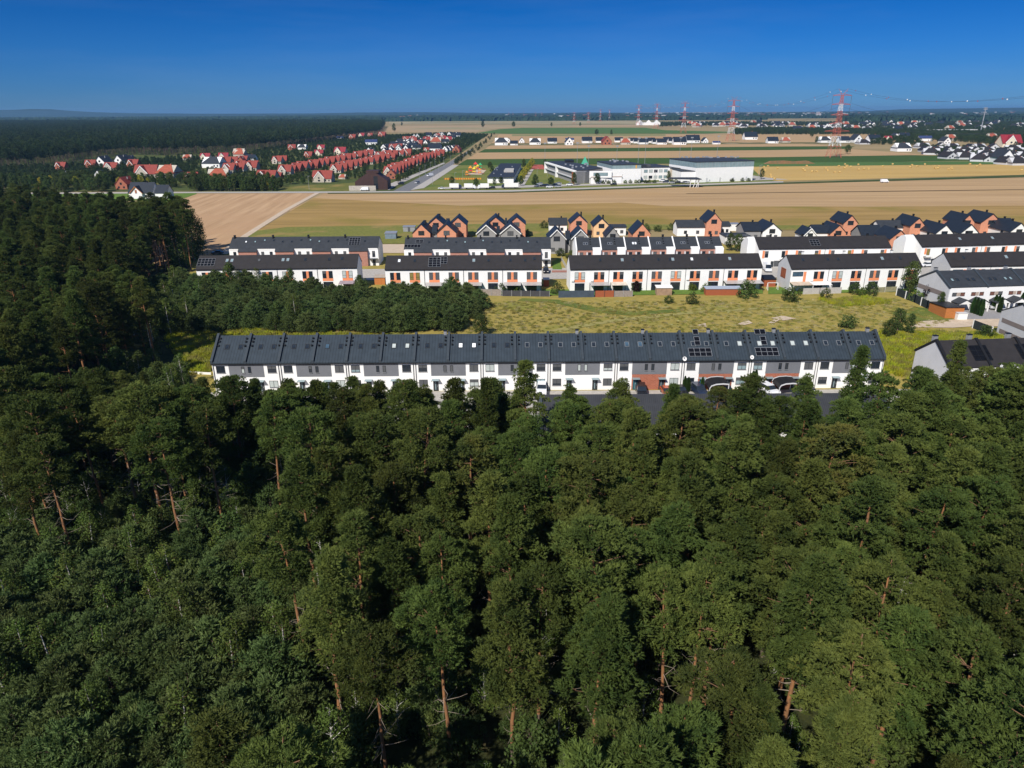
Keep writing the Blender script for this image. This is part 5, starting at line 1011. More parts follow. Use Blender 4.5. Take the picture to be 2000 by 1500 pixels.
for a in [('white car beside the pine top in the street before the long terrace', 1058, 768, 'suv', 'white', WT, 1.5), ('black car parked left of the brick entrance, in the street', 1252, 772, 'suv', 'black', BK, 1.5), ('orange-red car parked in the street between two dark ones', 1302, 773, 'car', 'orange_red', RD, 1.6),
          ('black car next to the orange-red one', 1328, 771, 'car', 'black', BK, 1.7), ('dark blue car right of the thin thujas', 1364, 771, 'suv', 'navy', DB, 1.75), ('dark car beside the covered carport', 1416, 771, 'suv', 'black', BK, 1.6), ('white van with open load beside the tall thuja', 1500, 770, 'suv', 'white', WT, 1.9),
          ('black car at the right end of the brick panels', 1574, 764, 'car', 'black', BK, 1.6), ('white delivery van parked between two white terraces', 1497, 530, 'van', 'white', WT, 1.45), ('white saloon car before the tall white gable on the right', 1809, 522, 'car', 'white', WT, .2), ('black car on the driveway right of the second white terrace', 1066, 533, 'suv', 'black', BK, 1.55),
          ('silver car at the right end of the duplex driveway', 1935, 603, 'car', 'silver', SV, 1.3), ('dark car in the gap right of the leftmost back terrace', 470, 497, 'car', 'black', BK, .1), ('dark car left of the leftmost terrace roof', 425, 498, 'car', 'grey', GY, .1),
          ('white van parked by the dark modern building', 712, 373, 'van', 'white', WT, 0.), ('white car halfway up the main street', 840, 345, 'van', 'white', WT, .8), ('blue-white car at the mouth of the main street', 815, 359, 'suv', 'silver', SV, 1.2), ('dark car by the street corner', 783, 361, 'suv', 'black', BK, .3),
          ('white car left of the white box truck on the verge road', 862, 370, 'car', 'white', WT, 0.), ('white van driving along the far field track on the right', 1727, 357, 'van', 'white', WT, 3.14), ('dark car before the low white school wing', 1198, 362.5, 'suv', 'black', BK, 0.), ('blue-and-dark car before the school offices', 1300, 357, 'suv', 'navy', DB, 0.),
          ('white car behind the blue one before the school offices', 1293, 355, 'suv', 'white', WT, 0.), ('silver car under the school canopy, left one', 1311, 359.5, 'suv', 'silver', SV, 0.), ('black car under the school canopy', 1323, 359, 'suv', 'black', BK, 0.), ('dark car right of the canopy post', 1336, 359, 'suv', 'grey', GY, 0.), ('silver car right of the canopy post', 1343, 359, 'car', 'silver', SV, 0.),
          ('dark car before the sports hall, leftmost', 1369, 355, 'suv', 'grey', GY, 0.), ('silver car before the sports hall, second', 1389, 354.5, 'suv', 'silver', SV, 0.), ('dark car before the sports hall, third', 1396, 354, 'car', 'grey', GY, 0.), ('dark car before the sports hall, rightmost', 1417, 353.5, 'suv', 'navy', DB, 0.)]:
    car(a[0], a[1], a[2], a[3], a[4], a[5], a[6], z=.3)
pk = [(1048, 364.5, 'car', 'white', WT), (1054, 362, 'suv', 'silver', SV), (1061, 365, 'suv', 'black', BK), (1067, 364, 'car', 'navy', DB), (1073, 367.5, 'suv', 'white', WT), (1083, 363.5, 'suv', 'navy', DB), (1090, 367, 'suv', 'silver', SV), (1091, 360.5, 'car', 'silver', SV), (1112, 363, 'suv', 'white', WT), (961, 369.5, 'suv', 'black', BK)]
pk.sort()
for i, a in enumerate(pk): car(f'{dict(white="white", silver="silver", black="black", navy="dark blue")[a[3]]} car in the parking rows by the kindergarten path, {nth(i)} from the left', a[0], a[1], a[2], a[3], a[4], 0., z=.3, group='cars parked before the school')
def truck(label, px, py, L, rev=False):
    x, y = P(px, py); o = thing('box_truck', label, 'truck', x, y, .3, math.pi if rev else 0, 'white box trucks on the verge road'); MB().box(-L/2, L/2-1.9, -1.2, 1.2, 1.0, 3.6).build('cargo_box', TRIM, o)
    MB().prism([(L/2-1.8, .6), (L/2-1.8, 2.7), (L/2-.6, 2.7), (L/2, 1.7), (L/2, .6)], -1.1, 1.1, axis='y').build('cab', paint('white', WT) if L < 8 else paint('navy', DB), o); MB().box(-L/2, L/2-.2, -.5, .5, .6, .99).build('chassis', BLACKM, o)
    MB().prism([(L/2-.57, 2.65), (L/2+.02, 1.75), (L/2+.06, 1.78), (L/2-.53, 2.68)], -1., 1., axis='y').build('windscreen', GLASS, o)
    for sx in (-L*.3, L*.32):
        for sy in (-1, 1): link('wheel', car_meshes('car', 'white', WT)[2], o, (sx, sy, .45)).scale = (1.35,)*3
truck('white box truck with a dark cab, left end of the truck line', 890, 370, 8.2); truck('white box truck with a white cab, second in the truck line', 918, 370, 7.8); truck('white box truck facing left, third in the truck line', 944, 370, 7.8, True); truck('longest white box truck, right end of the truck line', 996, 369, 11.5, True)
# ------------------------------------------------------------------ school, kindergarten, playground
def foot(o, pts, z0, z1, m, name='wall', zt=None):
    """prism over a footprint given as roof-corner pixels at height zt; o sits at the first corner"""
    w_ = [P(*p, z1 if zt is None else zt) for p in pts]; ox, oy = o.location.x, o.location.y
    return MB().prism([(x-ox, y-oy) for x, y in w_], z0, z1, axis='z').build(name, m, o)
def at_px(name, label, cat, px, py, z=0, **k): x, y = P(px, py, z); return thing(name, label, cat, x, y, 0, 0, **k)
KG = at_px('kindergarten', 'low white kindergarten with a long dark flat roof beside the playground', 'building', 951, 345, 4.5)
q4 = [(952, 345.5), (1003, 345.5), (1018, 319.8), (979, 319.2)]
foot(KG, q4, 0, 4.3, WHITE, zt=4.5); foot(KG, [(951, 345.8), (1004, 345.8), (1019, 319.5), (978, 319)], 4.303, 4.6, SLATE, 'roof', 4.5)
window(KG, 15.2, .6, 6.4, 2.6, GLASS, y=-.0, nd=4, sill=False); foot(KG, [(984, 333), (1003, 333), (1004, 328.5), (987, 328.5)], 4.61, 6.0, CONC, 'roof_plant', 6.)
b = MB(); w0 = P(951, 345, 4.5)
for i in range(12): x, y = P(958+rnd.uniform(0, 44), rnd.uniform(324, 342), 4.6); b.box(x-w0[0]-.4, x-w0[0]+.4, y-w0[1]-.4, y-w0[1]+.4, 4.61, 5.3)
b.build('roof_vent', STEEL, KG)
SC = at_px('school', 'long white school complex with glass-topped sports hall between the road and the maize strips', 'school', 1126, 333, 9)
foot(SC, [(1071, 317.6), (1126, 334.5), (1146, 333), (1180, 328.5), (1098, 315.5)], 0, 8.6, MGREY, zt=9)
foot(SC, [(1069, 316), (1126, 333), (1148, 332.5), (1182, 328), (1098, 314.6)], 8.603, 9.3, SLATE, 'roof', 9)
b = MB(); ax, ay = P(1069, 316.4, 9); cx_, cy_ = P(1126, 333.5, 9); ox, oy = SC.location.x, SC.location.y; dx_, dy_ = cx_-ax, cy_-ay; LL = math.hypot(dx_, dy_); ang = math.atan2(dy_, dx_)
q = link('facade_frame', None, SC, (ax-ox, ay-oy, 0), ang)
MB().box(0, LL, -2.6, -.0, 8.2, 9.1).build('roof_edge', TRIM, q); MB().box(0, 1.2, -2.6, 0, 0, 8.19).build('end_wall', WHITE, q); MB().box(LL*.42, LL*.42+3, -2.6, 0, 0, 8.19).build('white_pier', WHITE, q); MB().box(1.3, LL, -2.2, -.1, 3.6, 4.2).build('balcony_slab', LGREY, q)
for z in (1., 5.): MB().box(1.5, LL-3, -.12, -.02, z-.2, z+2.2).build('window_band', GLASS, q)
MB().box(LL-4, LL-.5, -2.5, -.1, 0, 8.1).build('timber_panel', REDWOOD, q)
MB().box(-1, 12, -1.2, -.02, 0, 8.).build('entrance_recess', BLIND, SC, (2, 0, 0))
MB().box(0, 16, -2.2, -.01, 4.4, 8.9).build('white_box', WHITE, SC, (9, -4, 0)); window(SC, 17, 5.6, 10.5, 2.3, GLASST, y=-6.21, nd=3, sill=False)
def blk(label, pl, pr, h, d, wm=WHITE, rm=SLATE, glass=0, name='school_block', roofm=None, z0=0):
    xl, yl = P(*pl); xr, yr = P(*pr); o = link(name, None, SC, (xl-ox, yl-oy, 0), math.atan2(yr-yl, xr-xl)); L = math.hypot(xr-xl, yr-yl)
    MB().box(0, L, 0, d, z0, h-glass).build('wall', wm, o)
    if glass: MB().box(.05, L-.05, .05, d-.05, h-glass+.003, h-.3).build('glass_band', GLASST, o)
    MB().box(-.2, L+.2, -.2, d+.2, h-.297, h+.15).build('roof', rm, o); return o, L
SANDR = mat('beige_gravel_roof', (.40, .32, .27), rough=.95, var=.1)
o, L = blk('', (1154, 359.5), (1214, 358.5), 5.0, 24, rm=SANDR)
for i in range(3): window(o, 6+i*5, 1.5, .8, 1.6, GLASS)
o, L = blk('', (1176, 352), (1196, 351.5), 9., 20, wm=MGREY)
for i in range(2): window(o, 3+i*4, 4.6, 1., 3., GLASS)
blk('', (1195, 358.8), (1250.5, 357.6), 13.2, 40, glass=3.0); MB().box(-1.2, 1.2, -.1, -.0, 10.4, 12.7).build('yellow_panel', mat('yellow_panel', (.6, .32, .06)), SC, (P(1239, 357.8)[0]-ox, P(1239, 357.8)[1]-oy, 0))
o, L = blk('', (1253, 352.5), (1310, 351.2), 9.4, 34)
for z in (1.2, 5.6):
    for i in range(5): window(o, 3+i*4., z, 2.9, 2.2, [GLASST, PALE, GLASS, PALE, GLASST][(i+int(z)) % 5], sill=False)
MB().box(6, 8.6, 5, 14, 9.6, 11.2).build('roof_plant', BLIND, o); MB().box(2, 5, 5, 12, 9.6, 11.).build('roof_plant', SLATE, o)
o, L = blk('', (1311, 352), (1329, 351.5), 8.6, 30, wm=mat('sand_render', (.5, .42, .33)))
o, L = blk('', (1329, 357.2), (1357, 356.8), 8.2, 30)
o, L = blk('', (1357, 357), (1469, 353.3), 14.6, 42, glass=4.2)
for i in range(4): MB().box(9+i*11, 10.2+i*11, -.06, -.01, .2, 3.2).build('door', LGREY, o)
b = MB(); [b.box(i*2.4+1, i*2.4+1.15, -.04, .04, 10.45, 14.2) for i in range(19)]; b.build('mullion', STEEL, o)
x, y = P(1312, 345, 6.5); o = link('entrance_canopy', None, SC, (x-ox-2, y-oy-6, 0)); MB().prism([(0, 0), (14, -6), (20, -6), (20, 8), (0, 8)], 5.4, 5.9, axis='z').build('canopy_roof', SLATE, o)
b = MB(); [b.bar((a, -4, 0), (a+c, -4, 5.4), .22) for a, c in ((13, 0), (15, 2), (17, 2), (18.5, 0))]; b.build('canopy_post', TRIM, o)
b = MB()
for i in range(46):
    px_, py_ = rnd.choice([(rnd.uniform(1090, 1150), rnd.uniform(318, 328)), (rnd.uniform(1185, 1230), rnd.uniform(320, 326)), (rnd.uniform(1330, 1440), rnd.uniform(319, 321))]); x, y = P(px_, py_, 10); b.box(x-ox-.7, x-ox+.7, y-oy-.7, y-oy+.7, 9.31 if px_ < 1160 else 13.3 if px_ < 1240 else 14.76, 10.2 if px_ < 1160 else 14.2 if px_ < 1240 else 15.5)
b.build('roof_vent', STEEL, SC)
MB().box(0, 7, 0, 12, 9.3, 11).build('roof_plant', BLACKM, SC, (P(1098, 316, 9)[0]-ox+2, P(1098, 318, 9)[1]-oy, 0))
pal = [paint('toy_red', (.6, .05, .04)), paint('toy_yellow', (.7, .5, .04)), paint('toy_green', (.05, .35, .12)), paint('toy_orange', (.7, .25, .03)), paint('toy_teal', (.1, .4, .4))]
for i, (px, py, s, m1, m2) in enumerate([(938, 331.5, 1., 0, 2), (933, 332, .8, 1, 0), (929, 331, 1.1, 4, 1), (919, 338, 1., 3, 0), (926, 339, .9, 0, 1), (937, 340, .8, 0, 3), (912, 344, .7, 0, 3)]):
    o = at_px('play_tower', ['green-capped', 'yellow-red', 'tallest teal-capped', 'orange-roofed', 'red and yellow', 'low red', 'small orange'][i]+' play tower in the kindergarten playground', 'play tower', px, py); o.scale = (s,)*3
    b = MB(); [b.box(sx*1.3-.1, sx*1.3+.1, sy*1.3-.1, sy*1.3+.1, 0, 4.2) for sx in (-1, 1) for sy in (-1, 1)]; b.build('post', pal[m1], o); MB().box(-1.5, 1.5, -1.5, 1.5, 1.6, 2.6).build('platform', pal[m2], o)
    b = MB(); [b.poly([(-1.8, -1.8, 4.2), (1.8, -1.8, 4.2), (0, 0, 6.2)]), b.poly([(1.8, -1.8, 4.2), (1.8, 1.8, 4.2), (0, 0, 6.2)]), b.poly([(1.8, 1.8, 4.2), (-1.8, 1.8, 4.2), (0, 0, 6.2)]), b.poly([(-1.8, 1.8, 4.2), (-1.8, -1.8, 4.2), (0, 0, 6.2)])]; b.build('roof', pal[(m1+m2) % 5], o)
    MB().prism([(1.5, 1.8), (5.2, .2), (5.2, .0), (1.5, 1.6)], -.4, .4, axis='y').build('slide', pal[m1], o)
sheet('playground_sand', [(905, 341), (940, 342), (950, 333), (932, 331), (925, 338)], .2, DIRT)
o = at_px('playground_fence', 'low fence of coloured pickets in front of the playground', 'fence', 868, 351); ox2 = o.location.x
for k, m in enumerate(pal[:2]+[pal[3]]):
    b = MB(); [b.box(i*1.8+k*.6, i*1.8+k*.6+.45, -.1, .1, 0, 1.3) for i in range(16)]; b.build('picket', m, o)
for i, (px, py, h, lab) in enumerate([(867, 327, 9, 'near the top of the main street'), (880, 323, 9, 'beside the street trees'), (850, 332, 9, 'above the parking strip'), (841, 338, 9, 'halfway up the main street'), (831, 345, 9, 'right of the dark modern building, further up'), (820, 352, 9, 'by the first street bend'), (857, 345, 8, 'over the parking bays'), (845, 361, 9, 'at the street mouth'),
                                    (889, 363, 9, 'before the playground'), (904, 355, 8, 'at the playground fence'), (1140, 360, 9, 'before the timber school entrance'), (1279, 357, 9, 'before the school offices'), (1049, 350, 8, 'on the school lawn, left one'), (1069, 345, 8, 'on the school lawn, middle one'), (1083, 352, 7, 'on the school lawn, right one'),
                                    (604, 371, 9, 'on the main road left of the dark modern building'), (1480, 353, 11, 'beyond the sports hall, left of a pair'), (1483, 352, 11, 'beyond the sports hall, right of a pair')]):
    o = at_px('street_lamp', 'thin grey street lamp '+lab, 'street lamp', px, py, group='street lamps'); MB().bar((0, 0, 0), (0, 0, h), .12, 0, .07, 6).build('pole', STEEL, o); MB().box(-.1, 1.2, -.12, .12, h, h+.15).build('lamp_head', STEEL, o)
for i, (px, py) in enumerate([(1064, 323), (1127, 322), (1149, 322), (1204, 322), (1246, 321), (1259, 321), (1326, 320), (1348, 319.5), (1399, 318.5)]):
    o = at_px('floodlight_mast', f'tall floodlight mast of the sports ground behind the school, {nth(i)} from the left', 'floodlight mast', px, py, group='floodlight masts behind the school'); h = (20, 20, 17, 17, 24, 24, 24, 24, 25)[i]
    MB().bar((0, 0, 0), (0, 0, h), .2, 0, .12, 6).build('pole', STEEL, o); MB().box(-1.3, 1.3, -.2, .2, h, h+1.0).build('floodlight', STEEL, o)
o = at_px('net_tower', 'green net climbing frame behind the left school wing', 'climbing frame', 1142, 324); b = MB(); [b.poly([(a, c, 0), (a2, c2, 0), (0, 0, 9)]) for a, c, a2, c2 in ((-4, -3, 4, -3), (4, -3, 4, 3), (4, 3, -4, 3), (-4, 3, -4, -3))]; b.build('net', mat('green_net', (.06, .35, .22)), o)
for px, py, s, k, lab in [(1045, 366, 1.0, 0, 'dark round tree at the end of the kindergarten path, right side'), (1017, 363, .8, 0, 'dark tree at the foot of the golden tree line'), (1076, 364, .8, 1, 'round tree in the school car park'), (1121, 362, 1.0, 2, 'tree before the timber school entrance'), (1166, 360, .9, 0, 'tree before the low white school wing'), (1212, 358, .9, 2, 'slim dark tree between the low wing and the white hall'), (978, 358, .6, 1, 'small tree before the kindergarten window'), (966, 364, .7, 2, 'small tree before the white kindergarten wall'), (930, 364, .7, 1, 'small tree between the truck tops and the playground'),
                         (962, 341, .8, 0, 'tree left of the kindergarten roof'), (957, 330, .8, 1, 'second tree left of the kindergarten roof'), (883, 360, .7, 1, 'small tree left of the trucks'), (1023, 330, 1., 2, 'tree right of the kindergarten roof'), (1064, 328, .9, 2, 'dark tree at the red court'), (1305, 352, .8, 2, 'dark slim tree at the right end of the school offices'), (1330, 353, .9, 2, 'dark tree under the school canopy'), (1487, 350, .9, 2, 'small dark tree right of the sports hall'), (1407, 355, .6, 2, 'slim brown-green tree before the sports hall')]:
    x, y = P(px, py); plant('broadleaf_tree', BROADS[k], lab, 'tree', x, y, s)
for i in range(6):
    px = 1018+i*4.3; py = 355-i*6.2; x, y = P(px, py); plant('golden_tree', GOLDT, f'golden-leaved tree in the row beside the kindergarten, {nth(i)} from the front', 'tree', x, y, 1.05, group='golden trees beside the kindergarten')
for i, px in enumerate((1178, 1188, 1200, 1221, 1231, 1242, 1248, 1261, 1268, 1278, 1312, 1320, 1356, 1368, 1382, 1430, 1450, 1462)):
    x, y = P(px, 359.5-(px-1178)*.018); plant('shrub', BUSHY if i in (3, 5, 11) else BUSH[i % 2], f'round shrub along the school front, {nth(i)} from the left', 'shrub', x, y, 1.1, group='shrubs along the school front')
# dark modern building on the corner
o = at_px('modern_house', 'dark brown modern building with slanting roofs and a pale garden wall, at the corner', 'house', 726, 371)
MB().prism([(-11, 0), (-11, 5.5), (-2.5, 11), (3.5, 11), (11, 6.2), (11, 0)], 0, 14, axis='y').build('wall', BRROOF, o); MB().box(-3.5, 5, 2, 12, 11.02, 12.4).build('roof_lantern', BRROOF, o); MB().box(1.8, 4.6, -.05, -.0, .3, 9).build('window_strip', GLASS, o)
MB().box(-14, 4, -6.2, -5.9, 0, 3.4).build('garden_wall', mat('pale_block_wall', (.42, .38, .33)), o)
x, y = P(697, 372); tag(MB().prism([(-4, 0), (-2, 1.8), (1, 2.4), (4, 0)], -2, 2, axis='y').build('rubble_heap', CONC, None, (x, y, 0)), 'pale rubble heap left of the dark modern building', 'rubble heap')
# ------------------------------------------------------------------ red-roofed village
hpos = []
VW = [BRICKR, CREAM, WHITE]
def proto(name, wm, rm, w_, d, e, r, cross=True, hip=False, dorm=0):
    o = link(name, None); MB().prism(gable_prof(d, e, r), -w_/2, w_/2).build('wall', wm, o)
    if hip:
        b = MB(); z = e; q = [(-w_/2-.4, -.4, z), (w_/2+.4, -.4, z), (w_/2+.4, d+.4, z), (-w_/2-.4, d+.4, z)]; a, c = (-w_*.18, d/2, r+.3), (w_*.18, d/2, r+.3); b.poly([q[0], q[1], c, a]); b.poly([q[1], q[2], c]); b.poly([q[2], q[3], a, c]); b.poly([q[3], q[0], a]); b.build('roof', rm, o)
    else: MB().prism(roof_prof(d, e, r, ov=.4), -w_/2-.4, w_/2+.4).build('roof', rm, o)
    if cross:
        cw = w_*.26; cx = -w_*.12; g = e+.4; pk = r-.6
        MB().prism([(cx-cw, 0), (cx+cw, 0), (cx+cw, g), (cx, pk), (cx-cw, g)], -1.2, d/2, axis='y').build('front_gable', wm, o)
        MB().prism([(cx-cw-.4, g-.35), (cx, pk+.05), (cx+cw+.4, g-.35), (cx+cw+.4, g-.05), (cx, pk+.4), (cx-cw-.4, g-.05)], -1.1, d/2, axis='y').build('gable_roof', rm, o)
        MB().prism([(cx-cw-.5, g-.7), (cx, pk-.25), (cx+cw+.5, g-.7), (cx+cw+.5, g+.05), (cx, pk+.5), (cx-cw-.5, g+.05)], -1.5, -1.203, axis='y').build('gable_trim', TRIM, o)
        window(o, cx, g-.6, 1.4, 1.3, GLASS, y=-1.2, sill=False); window(o, cx, .9, 2., 1.4, GLASS, y=-1.2, sill=False)
    for i in range(dorm):
        x = (i-(dorm-1)/2)*w_*.3; MB().prism([(x-1, e-.2), (x+1, e-.2), (x+1, e+1.3), (x, e+2.2), (x-1, e+1.3)], .4, d/2, axis='y').build('dormer', TRIM, o)
    for x in (w_*.2, w_*.38): window(o, x, .9, 1.1, 1.3, GLASS, sill=False)
    chimney(o, w_*.15, d*.55, r-.2, 1.1, .7, .7, BRICKR)
    for ch in list(o.children_recursive)+[o]: pass
    return o
def white_gable(name, wm, rm, w_, d, e, r):
    o = link(name, None); MB().prism([(-w_/2, 0), (w_/2, 0), (w_/2, e), (0, r), (-w_/2, e)], 0, d, axis='y').build('wall', wm, o); s_ = (r-e)/(w_/2); q = e-.4*s_
    MB().prism([(-w_/2-.4, q+.03), (0, r+.03), (w_/2+.4, q+.03), (w_/2+.4, q+.33), (0, r+.33), (-w_/2-.4, q+.33)], -.35, d+.35, axis='y').build('roof', rm, o)
    window(o, 0, e-.3, 1.6, 1.6, GLASS, sill=False); window(o, -w_*.22, .8, 1.4, 1.4, GLASS, sill=False); window(o, w_*.22, .8, 1.4, 1.4, GLASS, sill=False); chimney(o, w_*.2, d*.5, r-1, 1.2, .6, .6, MGREY); return o
PT = {'red': proto('village_house', mat('dull_render', (.45, .40, .33)), REDROOF, 12, 9, 3.2, 8.4), 'redb': proto('village_house', BRICKR, REDROOF, 12, 9, 3.2, 8.4), 'big': proto('village_house', mat('dull_render', (.45, .40, .33)), REDROOF, 17, 11, 3.4, 9.6, dorm=0), 'hip': proto('village_house', mat('dull_render', (.45, .40, .33)), ORROOF, 13, 12, 3.2, 8., cross=False, hip=True),
      'crim': proto('village_house', CREAM, CRIMROOF, 15, 11, 3.4, 9.4), 'dark': proto('village_house', WHITE, NAVY, 13, 11, 3.2, 7.6, cross=False), 'darkhip': proto('village_house', WHITE, SLATE, 14, 13, 3.2, 7.6, cross=False, hip=True), 'wg': white_gable('village_house', WHITE, SLATE, 8.5, 13, 3.6, 8.2), 'og': white_gable('village_house', BRICKR, REDROOF, 9, 13, 3.6, 8.4), 'blue': proto('village_house', WHITE, mat('navy_blue_roof', (.03, .045, .12)), 18, 11, 4.2, 7.6, cross=False)}
used = set()
ADJ = {'red': 'red-roofed white-trimmed house', 'redb': 'red-roofed brick house', 'big': 'large red-roofed house', 'hip': 'orange-hipped house', 'crim': 'large crimson-roofed house', 'dark': 'navy-roofed white house', 'darkhip': 'grey hip-roofed house', 'wg': 'white dark-roofed gable house', 'og': 'brick red-roofed gable house', 'blue': 'long blue-black-roofed house'}
def vh(kind, px, py, where, s=1., rz=0., sz=None, grp='houses of the red-roofed village'):
    x, y = P(px, py); src = PT[kind]
    if kind in used: o = copy_tree(src)
    else: o = src; used.add(kind)
    o.location = (x, y, 0); o.rotation_euler = (0, 0, rz); o.scale = (s, s, sz or s); tag(o, (ADJ[kind]+', '+where), 'house', grp); hpos.append((x, y, 8*s)); return o
def Z2(x, y): return 400+x/4, 220+y/4
def lerp_row(pts, n):
    q = [0]
    for a, c in zip(pts, pts[1:]): q.append(q[-1]+math.hypot(a[0]-c[0], a[1]-c[1]))
    out = []
    for i in range(n):
        t = q[-1]*(i+.5)/n; k = max(j for j in range(len(pts)-1) if q[j] <= t); f = (t-q[k])/(q[k+1]-q[k]); out.append((pts[k][0]+(pts[k+1][0]-pts[k][0])*f, pts[k][1]+(pts[k+1][1]-pts[k][1])*f))
    return out
for rn, pts, n in (('nearest the main street', [(1430, 505), (1540, 450), (1700, 385), (1850, 335)], 14), ('of the middle diagonal', [(1000, 478), (1100, 450), (1200, 420), (1340, 392), (1470, 365)], 11), ('of the third diagonal', [(600, 492), (700, 462), (880, 432), (1000, 402), (1150, 368), (1300, 340)], 16), ('of the short far diagonal', [(1340, 362), (1480, 345), (1600, 335)], 5)):
    for i, p in enumerate(lerp_row(pts, n)): vh('redb' if (i*7) % 3 else 'red', *Z2(*p), f'{nth(i)} from the left in the row {rn}', rnd.uniform(.78, .95), rnd.uniform(-.2, .05)-.1)
VL = [('big', 470, 548, 'with dormers, above the roadside trees', 1.05), ('big', 915, 545, 'standing in front of the rows, near the road', 1.), ('og', 1455, 520, 'at the near end of the street row', 1.), ('hip', 95, 540, 'left of the dormered big house', 1.3), ('crim', 1052, 330, 'behind the rows, above their centre', 1.1), ('crim', 890, 335, 'left of the biggest crimson roof', .8), ('crim', 905, 290, 'behind the other crimson roofs', .8), ('redb', 680, 292, 'alone among trees, upper middle', 1.), ('darkhip', 755, 288, 'among trees beside the lone red roof', 1.), ('hip', 262, 338, 'in the trees, far upper left', 1.2),
      ('red', 215, 405, 'just below the far upper left orange roof', 1.), ('og', 280, 405, 'next to the white dark-roofed one on the upper left', 1.), ('dark', 345, 378, 'among red ones on the upper left', 1.), ('red', 270, 440, 'in the left cluster, middle', 1.), ('redb', 200, 470, 'in the left cluster, lower left', 1.1), ('red', 370, 440, 'in the left cluster, right end', 1.), ('redb', 600, 395, 'above the third diagonal row, left one', 1.), ('red', 560, 400, 'above the third diagonal row, leftmost', 1.), ('redb', 805, 352, 'above the third diagonal row, right one', .9), ('redb', 560, 520, 'right of the dormered big house', .7), ('hip', 1070, 520, 'small, between the big house and the dark modern one', .5),
      ('blue', 1300, 252, 'at the back of the village', 1.2), ('wg', 1280, 318, 'at the upper edge of the red rows, first', 1.), ('wg', 1312, 330, 'at the upper edge of the red rows, second', 1.), ('wg', 1400, 322, 'at the upper edge of the red rows, third', 1.), ('wg', 1395, 288, 'among dark roofs, left', 1.), ('wg', 1450, 312, 'among dark roofs, front', 1.), ('wg', 1515, 305, 'among dark roofs, centre', 1.), ('wg', 1570, 298, 'among dark roofs, right of centre', 1.), ('dark', 1475, 262, 'in the back cluster, left', 1.), ('dark', 1530, 258, 'in the back cluster, middle', 1.), ('wg', 1575, 282, 'in the back cluster, centre', 1.), ('dark', 1615, 270, 'in the back cluster, right', 1.), ('wg', 1640, 262, 'in the back cluster, far right', 1.), ('dark', 1655, 290, 'in the back cluster, front right', 1.), ('dark', 1790, 302, 'large and dark beside the street row', 1.5), ('red', 1730, 305, 'small, left of the large dark roof', .7),
      ('redb', 1380, 192, 'at the back edge by the field, left', 1.4), ('redb', 1290, 188, 'at the back edge by the wood', 1.), ('crim', 1220, 192, 'at the back edge by the wood, further left', 1.), ('redb', 1150, 208, 'low, before the wood edge', 1.2), ('redb', 1720, 240, 'in the upper right of the village, first', 1.), ('crim', 1735, 222, 'in the upper right of the village, second', .9), ('hip', 1805, 248, 'in the upper right of the village, wide', 1.5), ('crim', 1900, 225, 'in the upper right of the village, third', 1.), ('redb', 1860, 212, 'in the upper right of the village, fourth', 1.), ('wg', 1800, 200, 'in the upper right, first white one', 1.), ('wg', 1850, 195, 'in the upper right, second white one', 1.), ('wg', 1765, 215, 'in the upper right, third white one', 1.), ('dark', 1930, 205, 'in the upper right, first dark one', 1.), ('dark', 1880, 240, 'in the upper right, second dark one', 1.), ('wg', 1875, 305, 'above the street row end, first of three', 1.), ('wg', 1900, 300, 'above the street row end, second of three', 1.), ('wg', 1930, 296, 'above the street row end, third of three', 1.), ('og', 1962, 312, 'with an orange wall at the end of the village front', 1.2), ('blue', 1050, 208, 'low and white in the trees before the wood', .8)]
for k, zx, zy, wh, s in VL: vh(k, *Z2(zx, zy), wh, s*.86, rnd.uniform(-.3, .1))
for k, px, py, wh, s in [('redb', 176, 327, 'left of the white pair in the left woods', .9), ('wg', 196, 324.5, 'left of the pair at the wood edge', 1.25), ('wg', 232, 322, 'right of the pair at the wood edge', 1.25), ('wg', 251, 315, 'small and partly hidden right of the pair', .8), ('big', 215, 333, 'low in the trees below the white pair', .8), ('redb', 258, 328, 'behind the large red roofs on the left', 1.), ('big', 284, 348, 'left one of the two large red roofs on the left', 1.15), ('hip', 322, 348, 'right one of the two large red roofs on the left', 1.35), ('og', 238, 370, 'nearest the wood on the left, behind the black-roofed house', 1.05), ('wg', 192, 348, 'small grey-topped, alone in the left trees', .8), ('redb', 117, 332, 'leftmost of the village, half hidden', .9), ('wg', 121, 350, 'leftmost white one, half hidden', .8),
                         ('redb', 373, 355, 'tall and narrow beside a dark tree', .9), ('hip', 365, 313, 'orange one against the wood, upper left', .8), ('crim', 400, 312, 'against the wood, upper left', .8), ('darkhip', 412, 328, 'large and dark in the left cluster', 1.4), ('hip', 425, 356, 'lowest orange one before the roadside trees', 1.3), ('hip', 466, 307, 'orange one at the far side, upper left', 1.1), ('crim', 436, 311, 'small, between the orange ones', .8), ('red', 440, 322, 'in the left cluster, first of the upper line', 1.), ('red', 472, 320, 'in the left cluster, second of the upper line', 1.), ('red', 445, 338, 'in the left cluster, first of the lower line', 1.), ('red', 465, 336, 'in the left cluster, second of the lower line', 1.), ('red', 490, 333, 'in the left cluster, third of the lower line', 1.)]:
    vh(k, px, py, wh, s*.9, rnd.uniform(-.25, .1))
kk = 0
for i in range(46):
    u_ = rnd.random(); v_ = rnd.random(); zx = 1420+u_*560; zy = 318-u_*128+v_*(-8-70*(1-abs(u_-.4))); zy = max(178, min(zy, 345)); vh(rnd.choice(['wg', 'dark', 'wg', 'darkhip', 'redb', 'dark']), *Z2(zx, zy), f'back quarter of the village, {nth(kk)} of the scattered ones', rnd.uniform(.75, .95), rnd.uniform(-.4, .2), grp='scattered houses at the back of the village'); kk += 1
